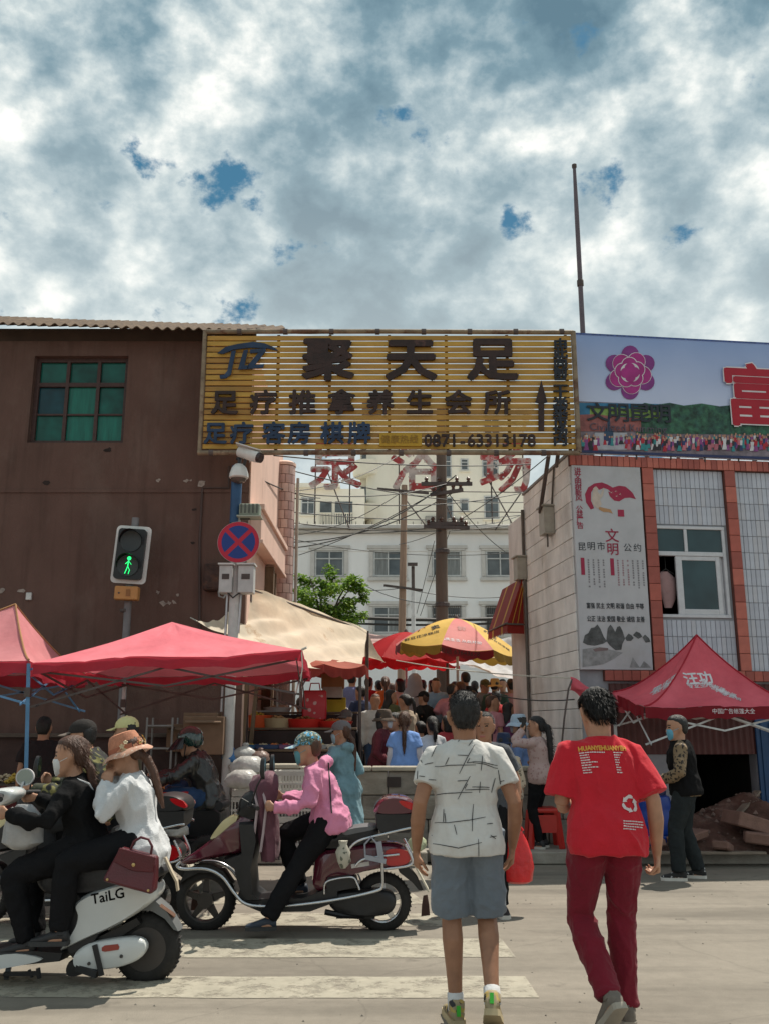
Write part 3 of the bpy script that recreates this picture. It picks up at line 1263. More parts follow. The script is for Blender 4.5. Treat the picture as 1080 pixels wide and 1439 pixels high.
# the market lane climbs behind the barrier
mb = MB()
mb.loft([[V((-2.2, y, z)), V((2.6, y, z))] for y, z in ((12.6, PV + .004), (14.4, .16), (17.4, .86), (22, .9), (44.5, 1.0))], cap=False, closed=False)
struct('market_path', mb, mat('lane_concrete', (.22, .20, .175), .85, var=.25, scale=2))
cw = link('crossing_markings', None)
cw['kind'] = 'structure'
M_PAINT = mat_paint_worn()
for (xr, y0, y1, xl) in ((757, 1373, 1403, 0), (724, 1320, 1346, 240), (640, 1284, 1302, 300), (600, 1256, 1271, 330)):
	a, b = gnd(xr, y1), gnd(xr - 20, y0)
	mb = MB()
	xs = [-6.5 + (b.x + 6.5) * i / 24 for i in range(25)]
	vs, fs = [], []
	for i, x in enumerate(xs):
		j = random.uniform(-.012, .012)
		xx = a.x if i == 24 else x
		vs += [(xx if i == 24 else x, a.y + j, .004), (x, b.y + random.uniform(-.012, .012), .004)]
	for i in range(24):
		fs.append((2 * i, 2 * i + 2, 2 * i + 3, 2 * i + 1))
	mb.add(vs, fs)
	link('crossing_stripe', mb.mesh('crossing_stripe', M_PAINT), cw)
# small litter and chips of grit on the road
mb = MB()
for _ in range(420):
	x, y = random.uniform(-3.5, 5), random.uniform(4.8, 11.1)
	r = random.uniform(.003, .011)
	a = random.uniform(0, 6)
	mb.add([(x + r * math.cos(a), y + r * math.sin(a), .001), (x + r * math.cos(a + 2.1), y + r * math.sin(a + 2.1), .001), (x + r * math.cos(a + 4.2), y + r * math.sin(a + 4.2), .001), (x, y, r * .8)],
           [(0, 1, 3), (1, 2, 3), (2, 0, 3)])
o = struct('road_grit', mb, mat('grit', (.2, .18, .15), .9, var=.5, scale=3))
o['kind'] = 'stuff'
# ------------------------------------------------------------------ brown building on the left
LBX = -1.88
LBY = 12.6
root = thing('brown_building', 'brown plastered two storey building with a corrugated roof and one green glazed window', 'building', (-5.4, LBY, 0))
def mat_plaster():
	m = mat('brown_plaster', (.122, .072, .059), .92, var=.20, scale=1.3, bump=.35, bscale=34, col2=(.136, .086, .071), thr=(.51, .58), stretch=(1, 1, .6), spec=.15)
	N, L = m.node_tree.nodes, m.node_tree.links
	B = N['Principled BSDF']
	old = B.inputs['Base Color'].links[0].from_socket
	tc = N.new('ShaderNodeTexCoord')
	mp = N.new('ShaderNodeMapping')
	mp.inputs['Scale'].default_value = (5, 5, .35)
	L.new(tc.outputs['Object'], mp.inputs[0])
	n = N.new('ShaderNodeTexNoise')
	n.inputs['Scale'].default_value = 1.4
	n.inputs['Detail'].default_value = 7
	L.new(mp.outputs[0], n.inputs['Vector'])
	r = N.new('ShaderNodeMapRange')
	r.inputs['From Min'].default_value = .52
	r.inputs['From Max'].default_value = .72
	r.inputs['To Min'].default_value = 1.
	r.inputs['To Max'].default_value = .78
	L.new(n.outputs['Fac'], r.inputs[0])
	s = N.new('ShaderNodeVectorMath')
	s.operation = 'SCALE'
	L.new(old, s.inputs[0])
	L.new(r.outputs[0], s.inputs['Scale'])
	L.new(s.outputs[0], B.inputs['Base Color'])
	return m
M_BROWN = mat_plaster()
w0, w1 = at(47, 622, LBY), at(181, 500, LBY)
wx0, wx1, wz0, wz1 = at(44, 560, LBY).x, w1.x, w0.z, w1.z
XL, ZT = -9.2, 7.02
mb = MB()
for (xa, xb, za, zb) in ((XL, wx0, 0, ZT), (wx1, LBX - .02, 0, ZT), (wx0, wx1, 0, wz0), (wx0, wx1, wz1, ZT)):
	mb.add([(xa, LBY, za), (xb, LBY, za), (xb, LBY, zb), (xa, LBY, zb)], [(0, 1, 2, 3)])
mb.add([(wx0, LBY, wz0), (wx1, LBY, wz0), (wx1, LBY, wz1), (wx0, LBY, wz1), (wx0, LBY + .2, wz0), (wx1, LBY + .2, wz0), (wx1, LBY + .2, wz1), (wx0, LBY + .2, wz1)],
       [(0, 1, 5, 4), (2, 3, 7, 6), (1, 2, 6, 5), (3, 0, 4, 7)])
mb.add([(XL, LBY, 0), (XL, 19, 0), (XL, 19, ZT), (XL, LBY, ZT), (LBX - .02, 19, 0), (LBX - .02, 19, ZT)], [(0, 1, 2, 3), (1, 4, 5, 2)])
part('wall', mb, M_BROWN, root)
# shallow plaster band half way up the wall, cable pipe
zb = at(200, 690, LBY).z
mb = MB()
mb.box(((XL + LBX) / 2, LBY - .008, zb), (LBX - XL - .06, .016, .05))
part('plaster_band', mb, M_BROWN, root)
mb = MB()
p = at(322, 655, LBY - .02)
q = at(322, 686, LBY - .02)
mb.tube([p, q, at(285, 686, LBY - .02), at(281, 760, LBY - .02), at(281, 900, LBY - .02)], .018, 6)
part('conduit', mb, mat('conduit_brown', (.07, .045, .04), .7), root, True)
# window: iron frame, nine panes
M_WFR = mat('window_iron', (.060, .030, .026), .6, var=.3, scale=20, bump=.2)
M_GRN = mat('green_glass', (.004, .085, .066), .22, var=.45, scale=3.2, spec=.3, det=2)
M_GRN2 = mat('green_glass_curtained', (.010, .135, .100), .22, var=.25, scale=3, spec=.3, stretch=(6, 1, .6), det=2)
M_GRNB = mat('green_glass_dark', (.004, .045, .06), .22, var=.4, scale=3, spec=.3, det=2)
cols = [wx0, wx0 + (wx1 - wx0) * .345, wx0 + (wx1 - wx0) * .675, wx1]
rws = [wz0, wz0 + (wz1 - wz0) * .345, wz0 + (wz1 - wz0) * .69, wz1]
yw = LBY + .13
mb = MB()
fw = .06
for x in cols:
	xx = min(max(x, wx0 + fw / 2), wx1 - fw / 2)
	mb.box((xx, yw, (wz0 + wz1) / 2), (fw * (1 if x in (wx0, wx1) else .8), .07, wz1 - wz0 - .004))
for z in (wz0 + fw / 2, rws[2], wz1 - fw / 2):
	mb.box(((wx0 + wx1) / 2, yw - .003, z), (wx1 - wx0 - .004, .06, fw))
mb.box(((wx0 + wx1) / 2, yw - .001, rws[1]), (wx1 - wx0 - .004, .045, .025))
win = part('window_frame', mb, M_WFR, root)
for i in range(3):
	for j in range(3):
		mb = MB()
		mb.box(((cols[i] + cols[i + 1]) / 2, yw + .012 + .004 * ((i + j) % 2), (rws[j] + rws[j + 1]) / 2), (cols[i + 1] - cols[i] - .03, .006, rws[j + 1] - rws[j] - .012))
		part('pane', mb, M_GRN2 if (i == 1 and j < 2) or (i == 2 and j == 0) else (M_GRNB if (i == 0 and j == 1) else M_GRN), win)
# peeled paint patches and a wall socket
M_PEEL = mat('bare_lime', (.30, .25, .22), .9, var=.3, scale=20)
mb = MB()
rnd = random.Random(5)
for (px, py, r) in ((262, 676, 3), (283, 678, 6), (268, 675, 2), (222, 832, 3), (229, 848, 4), (238, 847, 3), (245, 846, 3), (30, 830, 4), (3, 830, 4), (250, 836, 2), (223, 675, 3)):
	c = at(px, py, LBY - .006)
	k = 9
	mb.add([c + V((r * .0105 * rnd.uniform(.5, 1.5) * math.cos(6.283 * i / k), 0, r * .008 * rnd.uniform(.4, 1.5) * math.sin(6.283 * i / k))) for i in range(k)], [tuple(range(k))])
o = part('peeled_paint', mb, M_PEEL, root)
o['kind'] = 'stuff'
M_DARKP = mat('wall_hole_soot', (.03, .02, .017), .9)
for (px, py, r) in ((65, 678, 6), (153, 632, 5), (273, 716, 3), (271, 763, 3), (150, 633, 4)):
	mb = MB()
	c = at(px, py, LBY - .004)
	k = 10
	mb.add([c + V((r * .011 * rnd.uniform(.6, 1.3) * math.cos(6.283 * i / k), 0, r * .007 * rnd.uniform(.6, 1.3) * math.sin(6.283 * i / k))) for i in range(k)], [tuple(range(k))])
	part('stain', mb, M_DARKP, root)
mb = MB()
mb.box(at(41, 838, LBY - .02), (.075, .04, .10))
part('wall_socket', mb, mat('plastic_white', (.6, .6, .58), .5), root, bevel=.006)
# corrugated roof sheets
M_ROOF = mat('roof_asbestos', (.105, .068, .040), .9, var=.3, scale=5, bump=.4, bscale=40, col2=(.075, .048, .032), thr=(.5, .6))
pitch = R(25.7)
for i in range(9):
	xa = -9.3 + i * .905
	xb = xa + .96
	if i == 8:
		xb = at(380, 460, LBY - .35).x - .06
	mb = MB()
	zoff = .012 * (i % 2) + rnd.uniform(-.008, .008)
	def rf(u, v):
		x = xa + (xb - xa) * u
		z0 = 6.99 - .035 * (x + 5.0)
		yy = LBY - .42 + v * 2.5 + zoff
		return V((x, yy, z0 + .11 + zoff + v * 2.5 * math.tan(pitch) + .022 * math.cos(2 * math.pi * x / .146)))
	mb.grid(rf, 52, 1)
	nv = len(mb.v)
	mb.v += [(a, b, c - .014) for a, b, c in mb.v]
	mb.f += [[k + nv for k in f][::-1] for f in mb.f]
	mb.f += [[k, k + 1, k + 1 + nv, k + nv] for k in range(52)]
	mb.m = [0] * len(mb.f)
	part('roof_sheet', mb, M_ROOF, root, True)
mb = MB()
mb.box(((XL + LBX) / 2, LBY + .06, 7.12), (LBX - XL, .1, .2))
part('eave_board', mb, mat('eave_wood', (.06, .04, .03), .9), root)
# side of the building along the alley, pink render, with a projecting string course
M_PINK = mat('pink_render', (.66, .46, .38), .85, var=.14, scale=1.4, bump=.2, bscale=30, col2=(.58, .40, .33), thr=(.5, .7), stretch=(1, 1, .5))
mb = MB()
mb.box((LBX - .01, LBY + 2.0, 3.45), (.02, 3.96, 6.9))
part('side_wall', mb, M_PINK, root)
mb = MB()
for z, h, pr in ((4.30, .42, .16), (4.555, .09, .20), (4.06, .06, .19)):
	mb.box((LBX + pr / 2, LBY + 1.66, z), (pr, 3.2, h - .004))
part('string_course', mb, M_PINK, root, bevel=.008)
mb = MB()
mb.box((LBX + .07, LBY + 1.9, 2.5), (.14, .12, 3.0))
mb.box((LBX + .05, LBY + 2.55, 2.5), (.10, .10, 3.0))
part('doorpost', mb, mat('old_wood', (.16, .11, .07), .9, var=.35, scale=3, stretch=(6, 6, .6), bump=.3), root)
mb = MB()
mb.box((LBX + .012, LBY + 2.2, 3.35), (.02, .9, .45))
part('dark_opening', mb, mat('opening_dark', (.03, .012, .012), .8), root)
# round tiled pier
c = V((-1.80, 16.2, 0))
RAD = .19
root = thing('tiled_pier', 'round pier clad in pink tiles at the far end of the alley wall', 'pier', c)
ztop = at(400, 652, 16.0).z
mb = MB()
mb.lathe([(RAD - .014, .8), (RAD - .014, ztop)], c, 'z', 40)
part('core', mb, mat('tile_grout_pink', (.22, .13, .11), .9), root, True)
M_PT = [mat('pink_tile_%s' % k, cc, .35, var=.12, scale=9) for k, cc in (('rose', (.52, .35, .31)), ('dusty', (.58, .41, .36)), ('deep', (.46, .30, .27)))]
th = .165
nrow = int((ztop - 2.2) / th)
cache = {}
for rI in range(nrow):
	z = ztop - .01 - th * (rI + .5)
	nt_ = 9
	for k in range(nt_):
		a0 = -math.pi + k * 2 * math.pi / nt_ + (.35 if rI % 2 else 0)
		mid = a0 + math.pi / nt_
		mm = math.atan2(math.sin(mid), math.cos(mid))
		if not (-math.pi * .98 < mm < .45):
			continue
		a0 = mid - math.pi / nt_
		a1 = mid + math.pi / nt_
		mt = rnd.choice(M_PT)
		key = (mt.name,)
		if key not in cache:
			b = MB()
			for lay in (RAD - .014, RAD):
				for zz in (-.5, .5):
					for q_ in range(5):
						aa = (-.5 + q_ / 4) * (2 * math.pi / nt_ - .05)
						b.v.append((lay * math.cos(aa), lay * math.sin(aa), zz * (th - .010)))
			for q_ in range(4):
				b.f += [[10 + q_, 11 + q_, 16 + q_, 15 + q_], [5 + q_, 6 + q_, 16 + q_, 15 + q_], [q_, q_ + 1, 11 + q_, 10 + q_]]
			b.f += [[0, 5, 15, 10], [4, 9, 19, 14]]
			b.m = [0] * len(b.f)
			cache[key] = b.mesh('tile', mt)
		o = link('tile', cache[key], root)
		o.location = (0, 0, z)
		o.rotation_euler = (0, 0, mid)
mb = MB()
mb.lathe([(RAD + .012, ztop), (RAD + .012, ztop + .05), (RAD - .05, ztop + .09)], c, 'z', 32)
part('cap', mb, M_PINK, root, True)
mb = MB()
mb.tube([c + V((RAD + .045, .05, .9)), c + V((RAD + .045, .05, ztop - .2))], .028, 8)
part('downpipe', mb, mat('pipe_pale', (.42, .38, .33), .6), root, True)
# ------------------------------------------------------------------ tiled building on the right
C0 = V((2.54, 12.3, 0))
YAW = R(7.0)
U = V((math.cos(YAW), math.sin(YAW), 0))
W = V((-math.sin(YAW), math.cos(YAW), 0))
def fac(px, py, d=0.):
	p = on_plane(px, py, C0 - W * d, W) - C0
	return p.dot(U), p.z
def sidew(px, py, d=0.):
	p = on_plane(px, py, C0 - U * d, U) - C0
	return p.dot(W), p.z
RB = thing('tiled_building', 'white tiled building with red tile piers and a big open window beside the alley', 'building', C0, YAW)
ztb = fac(803, 640)[1]
zbb = fac(803, 655)[1]
zl0, zl1 = fac(860, 957)[1], fac(860, 942)[1]
p1a, p1b = fac(899, 660)[0], fac(915, 660)[0]
p2a, p2b = fac(1014, 660)[0], fac(1029, 660)[0]
winz1, winz0 = fac(960, 739)[1], fac(960, 868)[1]
XR = 6.5
M_GROUT = mat('grout_grey', (.30, .31, .34), .9, var=.2, scale=3)
M_TL = [mat('white_tile_%s' % k, c_, .42, var=.10, scale=6, spec=.4) for k, c_ in (('clean', (.46, .485, .55)), ('dull', (.41, .43, .49)), ('warm', (.45, .46, .505)))]
M_RT = [mat('red_tile_%s' % k, c_, .5, var=.14, scale=7, spec=.35) for k, c_ in (('plain', (.38, .098, .072)), ('dark', (.30, .078, .060)), ('pale', (.43, .125, .092)))]
M_RG = mat('red_grout', (.13, .05, .04), .9)
M_RENDER = mat('grey_render', (.24, .23, .225), .9, var=.2, scale=2, bump=.3)
# backing wall with window opening and open shop bay
wn0, wn1 = fac(917, 745)[0] - .01, fac(1015, 745)[0] + .02
bay0, bay1, bayz = fac(960, 1050)[0], fac(1062, 1050)[0], fac(1000, 1052)[1]
mb = MB()
def lbox(mb, x0, x1, y0, y1, z0, z1):
	mb.box(((x0 + x1) / 2, (y0 + y1) / 2, (z0 + z1) / 2), (abs(x1 - x0), abs(y1 - y0), abs(z1 - z0)))
for (xa, xb, za, zb_) in ((.02, wn0, zl1, ztb), (wn1, XR, zl1, ztb), (wn0, wn1, winz1, ztb), (wn0, wn1, zl1, winz0), (.02, bay0, 0, zl1), (bay1, XR, 0, zl1), (bay0, bay1, bayz, zl1)):
	lbox(mb, xa + .0005, xb - .0005, .03, .22, za, zb_)
part('wall', mb, M_GROUT, RB, world=False)
# rooms behind the openings
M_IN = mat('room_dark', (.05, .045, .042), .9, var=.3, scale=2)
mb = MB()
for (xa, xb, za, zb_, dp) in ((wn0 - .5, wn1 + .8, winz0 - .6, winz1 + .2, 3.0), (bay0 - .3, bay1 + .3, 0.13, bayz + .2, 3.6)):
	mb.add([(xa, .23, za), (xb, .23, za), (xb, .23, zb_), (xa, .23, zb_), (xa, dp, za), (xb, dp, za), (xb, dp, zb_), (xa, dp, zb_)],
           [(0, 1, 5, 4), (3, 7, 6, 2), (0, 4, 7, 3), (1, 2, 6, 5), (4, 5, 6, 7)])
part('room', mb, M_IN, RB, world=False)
mb = MB()
lbox(mb, .03, XR, .3, 2.3, ztb - .25, ztb - .1)
part('roof', mb, M_RENDER, RB, world=False)
def tile_field(name, x0, x1, z0, z1, tw, th, y0, mats, parent, rnd, gap=.006, depth=.016, stag=False):
	nx = max(1, round((x1 - x0) / tw))
	nz_ = max(1, round((z1 - z0) / th))
	tw, th = (x1 - x0) / nx, (z1 - z0) / nz_
	ms = []
	for m in mats:
		b = MB()
		b.box((0, 0, 0), (tw - gap, depth, th - gap))
		me = b.mesh('tile', m)
		bevel_mesh(me, .0035)
		ms.append(me)
	for i in range(nx):
		for j in range(nz_):
			o = link(name, rnd.choice(ms), parent)
			o.location = (x0 + tw * (i + .5), y0 + rnd.uniform(-.0015, .0015), z0 + th * (j + .5))
			o.rotation_euler = (rnd.uniform(-.004, .004), 0, rnd.uniform(-.004, .004))
TP = link('tile_facing', None, RB)
tw, th = .068, .232
for (xa, xb, za, zb_) in ((p1b, p2a, winz1 + .02, zbb), (p1b, p2a, zl1, winz0 - .03), (p2b, p2b + .62, zl1, zbb)):
	tile_field('tile', xa + .004, xb - .004, za, zb_, tw, th, .022, M_TL, TP, rnd)
mb = MB()
for k in range(40):
	x = p2b + .64 + k * .07
	for j in range(12):
		lbox(mb, x, x + .062, .014, .03, zl1 + j * .24, zl1 + j * .24 + .232)
o = part('tile_rows', mb, M_TL[0], RB, world=False)
o['kind'] = 'stuff'
RP = link('red_facing', None, RB)
mb = MB()
for (xa, xb, za, zb_) in ((p1a, p1b, zl1, zbb), (p2a, p2b, zl1, zbb), (.0, XR, zbb, ztb), (.34, XR, zl0, zl1)):
	lbox(mb, xa, xb, -.035, .028, za + .0015, zb_ - .0015)
part('backing', mb, M_RG, RP, world=False)
for (xa, xb) in ((p1a, p1b), (p2a, p2b)):
	tile_field('red_tile', xa, xb, zl1, zbb, .2, .235, -.042, M_RT, RP, rnd)
tile_field('red_tile', 0, 2.9, zbb, ztb, .085, .16, -.044, M_RT, RP, rnd)
tile_field('red_tile', .34, 2.9, zl0, zl1, .12, .2, -.044, M_RT, RP, rnd)
# window
M_ALU = mat('window_aluminium', (.52, .53, .56), .45, var=.1, scale=8, metal=.0)
M_TGL = mat('tinted_glass', (.022, .052, .060), .06, var=.3, scale=2, spec=.5, det=2)
WF = link('window', None, RB)
xm = fac(962, 745)[0]
ztr = fac(960, 778)[1]
xs1 = fac(958, 860)[0]
mb = MB()
lbox(mb, wn0, wn1, .0, .07, winz1 - .045, winz1 - .002)
lbox(mb, wn0, wn1, .001, .07, winz0 + .002, winz0 + .045)
lbox(mb, wn0 + .001, wn0 + .045, .002, .069, winz0 + .045, winz1 - .045)
lbox(mb, wn1 - .045, wn1 - .001, .002, .069, winz0 + .045, winz1 - .045)
lbox(mb, wn0 + .045, wn1 - .045, .003, .068, ztr - .03, ztr + .03)
lbox(mb, xm - .022, xm + .022, .004, .066, ztr + .03, winz1 - .045)
part('frame', mb, M_ALU, WF, world=False, bevel=.004)
xe = wn1 - .10
mb = MB()
lbox(mb, xs1 - .04, xs1 + .05, .012, .05, winz0 + .046, ztr - .031)
lbox(mb, xe - .06, xe, .012, .05, winz0 + .046, ztr - .031)
lbox(mb, xs1 + .05, xe - .06, .013, .049, winz0 + .046, winz0 + .12)
lbox(mb, xs1 + .05, xe - .06, .013, .049, ztr - .09, ztr - .031)
part('sliding_sash', mb, M_ALU, WF, world=False, bevel=.004)
mb = MB()
lbox(mb, wn1 - .085, wn1 - .05, .052, .066, winz0 + .046, ztr - .031)
part('back_sash', mb, M_ALU, WF, world=False)
for (xa, xb, za, zb_) in ((wn0 + .045, xm - .022, ztr + .03, winz1 - .045), (xm + .022, wn1 - .045, ztr + .03, winz1 - .045), (xs1 + .05, xe - .06, winz0 + .12, ztr - .09)):
	mb = MB()
	lbox(mb, xa, xb, .026, .032, za, zb_)
	part('pane', mb, M_TGL, WF, world=False)
# washing and furniture seen in the open half of the window
t = tag(link('hanging_shirt', None), 'pale pink shirt hanging inside the open window of the tiled building', 'shirt')
c = C0 + U * (wn0 + .22) + W * .16
t.location = (c.x, c.y, fac(925, 852)[1])
mb = MB()
rw = [(.0, .05, .02), (.12, .09, .03), (.30, .12, .04), (.42, .13, .04), (.50, .05, .03)]
mb.loft([oval(V((.02 * math.sin(z * 9), 0, z)), V((w, 0, 0)), V((0, d_, 0)), 12) for z, w, d_ in rw])
part('cloth', mb, mat_cloth('pink_wash', (.42, .27, .27)), t, True, world=False)
mb = MB()
mb.tube([V((-.12, 0, .46)), V((0, 0, .54)), V((.12, 0, .46))], .008, 6)
mb.tube([V((0, 0, .54)), V((0, 0, .72))], .005, 6)
part('hanger', mb, mat('hanger_dark', (.03, .03, .03), .5), t, True, world=False)
# side wall: courses of large pale blocks
M_BLK = [mat('block_%s' % k, c_, .88, var=.22, scale=2.6, bump=.3, bscale=45, col2=c2, thr=(.55, .72), stretch=(1, .8, .45)) for k, c_, c2 in
         (('chalk', (.66, .64, .62), (.50, .45, .41)), ('cream', (.69, .66, .635), (.55, .49, .44)), ('grey', (.63, .60, .58), (.46, .41, .375)))]
D = 2.36
mb = MB()
lbox(mb, .022, .24, .225, D, 0, 5.2)
part('side_wall', mb, mat('block_joint', (.12, .10, .09), .9), RB, world=False)
SB = link('block_facing', None, RB)
rh_ = .252
nr_ = int(5.2 / rh_) + 1
for j in range(nr_):
	z0 = j * rh_
	z1 = min(5.2, z0 + rh_)
	if z1 < 1.0:
		pass
	y = 0.
	first = True
	while y < D - .02:
		L_ = rnd.choice((.62, .8, .8, .95)) if not first or j % 2 else .42
		first = False
		y1 = min(D, y + L_)
		if D - y1 < .2:
			y1 = D
		b = MB()
		lbox(b, -.001, .0205, y + .0035, y1 - .0035, z0 + .004, z1 - .004)
		o = part('block', b, rnd.choice(M_BLK), SB, world=False, bevel=.004)
		o.location = (rnd.uniform(-.003, .003), 0, 0)
		y = y1
mb = MB()
lbox(mb, -.02, .26, .0, D + .01, 5.202, 5.245)
part('coping', mb, M_RENDER, RB, world=False, bevel=.006)
# far stretch of the same wall, lower and set back
mb = MB()
lbox(mb, .05, .28, D + .02, D + 1.2, 0, 4.95)
part('rear_wall', mb, M_BLK[2], RB, world=False)
# pipes on the side wall
M_PIPE = mat('pipe_dark', (.10, .085, .075), .6, var=.3, scale=10)
mb = MB()
ya, za = sidew(737, 705)
lz = .9
mb.tube([(-.035, D - .05, lz), (-.035, D - .05, 4.95)], .026, 8)
part('downpipe', mb, M_PIPE, RB, True, world=False)
yb_, zb_ = sidew(779, 650)
yb2, zb2 = sidew(776, 715)
mb = MB()
mb.tube([(-.02, yb_, 5.2), (-.02, yb2, zb2)], .014, 6)
part('conduit', mb, M_PIPE, RB, True, world=False)
# shop front below: corrugated shutter band, blue steel leaf
mb = MB()
zs0, zs1 = fac(1000, 1060)[1], zl0 - .03
n = 90
def sh(u, v):
	x = .4 + u * 2.6
	return V((x, .012 + .012 * math.cos(2 * math.pi * x / .085), zs0 + (zs1 - zs0) * v))
mb.grid(sh, 220, 1)
part('corrugated_band', mb, mat('sheet_maroon', (.10, .035, .032), .55, var=.25, scale=3), RB, True, world=False)
mb = MB()
bz0, bz1 = .2, fac(1070, 1010)[1]
lbox(mb, bay1 + .0, bay1 + .9, -.02, .012, bz0, bz1)
for k in range(7):
	lbox(mb, bay1 + .06 + k * .12, bay1 + .09 + k * .12, -.036, -.021, bz0 + .05, bz1 - .05)
part('steel_leaf', mb, mat('steel_blue', (.012, .06, .16), .45, var=.15, scale=5), RB, world=False, bevel=.004)
# ------------------------------------------------------------------ meter boxes, awning on the side wall
M_BOX = mat('box_grey', (.33, .31, .27), .55, var=.14, scale=7, bump=.1)
def meter_box(px, py, w, h, d, label):
	y, z = sidew(px, py)
	base = C0 + W * y + V((0, 0, z - h / 2))
	t = thing('meter_box', label, 'meter box', base, YAW)
	b = MB()
	lbox(b, -d, -.004, -w / 2, w / 2, 0, h)
	part('case', b, M_BOX, t, world=False, bevel=.006)
	b = MB()
	lbox(b, -d - .03, .0, -w / 2 - .03, w / 2 + .03, h + .001, h + .025)
	part('lid', b, M_BOX, t, world=False, bevel=.004)
	b = MB()
	lbox(b, -d + .01, -.01, -w / 2 - .012, -w / 2 - .001, .02, h - .02)
	part('door', b, M_BOX, t, world=False, bevel=.003)
	b = MB()
	b.tube([(-d * .6, -.04, 0), (-d * .6, -.06, -.12), (-d * .5, .0, -.17), (-d * .4, .05, -.10), (-d * .4, .04, 0)], .012, 6)
	part('cable_loop', b, M_PIPE, t, True, world=False)
meter_box(775, 733, .26, .40, .16, 'grey meter box high on the pale block wall, with a loop of cable under it')
meter_box(737, 800, .24, .36, .16, 'grey meter box at the far edge of the block wall, above the striped awning')
t = thing('striped_awning', 'dark red awning with yellow stripes folded down at the end of the block wall', 'awning', C0 + W * (D + .06) + V((0, 0, 2.6)), YAW)
aw0 = at(733, 812, 14.6)
aw1 = at(712, 876, 14.5)
aw2 = at(712, 890, 14.5)
M_AWR = mat_sheet('awning_red', (.26, .022, .016), .25)
M_AWY = mat_sheet('awning_yellow', (.55, .30, .05), .25)
wv = W * 1.3
mb, my = MB(), MB()
ns = 13
for k in range(ns):
	u0, u1 = k / ns, (k + 1) / ns
	b = my if k % 6 == 3 else mb
	o_ = [aw0 + wv * u0, aw0 + wv * u1, aw1 + wv * u1, aw1 + wv * u0]
	b.add(o_, [(0, 1, 2, 3)])
	b.add([aw1 + wv * u0, aw1 + wv * u1, aw2 + wv * u1 + V((0, 0, .03)), aw2 + wv * (u0 + u1) / 2 - V((0, 0, .01)), aw2 + wv * u0 + V((0, 0, .03))], [(0, 1, 2, 3, 4)])
b = MB()
part('red_cloth', mb, M_AWR, t)
o = part('yellow_stripe', my, M_AWY, t)
# visible stripes on the near gable of the awning
g = MB()
g.add([aw0, aw1, aw2, V((aw0.x, aw0.y, aw2.z))], [(0, 1, 2, 3)])
part('gable', g, M_AWR, t)
for f_ in (.30, .62):
	a, b_ = aw0.lerp(V((aw0.x, aw0.y, aw0.z)), f_), aw2.lerp(V((aw0.x, aw0.y, aw2.z)), f_)
	p0 = aw0 + V((-.02 - .0 * f_, -.012, -.10))
	p1 = aw1.lerp(V((aw0.x, aw0.y, aw1.z)), f_) + V((0, -.012, 0))
	g = MB()
	g.bar(p0 + (V((aw0.x, aw0.y, aw1.z)) - aw1) * (f_ * .25), p1, .018, .006)
	part('yellow_stripe', g, M_AWY, t)
g = MB()
g.tube([aw1 + V((-.01, -.05, 0)), aw1 + wv], .016, 6)
g.tube([aw1 + V((-.05, -.03, -.01)), V((aw0.x, aw0.y, aw1.z)) + V((0, -.03, -.01))], .014, 6)
part('rail', g, M_PIPE, t, True)
# ------------------------------------------------------------------ white block at the end of the lane
WY = 45.
M_WHITE = mat('white_render', (.86, .855, .845), .85, var=.10, scale=.35, bump=.15, bscale=8, col2=(.79, .775, .75), thr=(.55, .75), stretch=(1, 1, .45))
M_CORN = mat('cornice_grey', (.58, .56, .53), .8, var=.12, scale=2)
M_GLB = mat('window_glass_far', (.085, .10, .105), .08, var=.5, scale=.9, spec=.6, det=3)
M_GLC = mat('window_glass_curtain', (.20, .21, .205), .2, var=.35, scale=2.5, stretch=(5, 1, .4), det=3)
M_FRW = mat('window_frame_white', (.50, .51, .50), .6)
root = thing('white_building', 'long white rendered building closing the lane, with rows of white framed windows', 'building', (1, WY, 0))
zc = at(560, 745, WY).z
mb = MB()
mb.box((1, WY + 5, zc / 2), (26, 10, zc))
part('wall', mb, M_WHITE, root)
mb = MB()
mb.box((1, WY + 4.9, zc + .10), (26.3, 10.7, .2))
mb.box((1, WY + 4.95, zc - .09), (26.1, 10.35, .17))
part('cornice', mb, M_CORN, root, bevel=.03)
mb = MB()
mb.box((1, WY + .02, zc - 1.02), (26, .10, .10))
part('string_course', mb, M_WHITE, root)
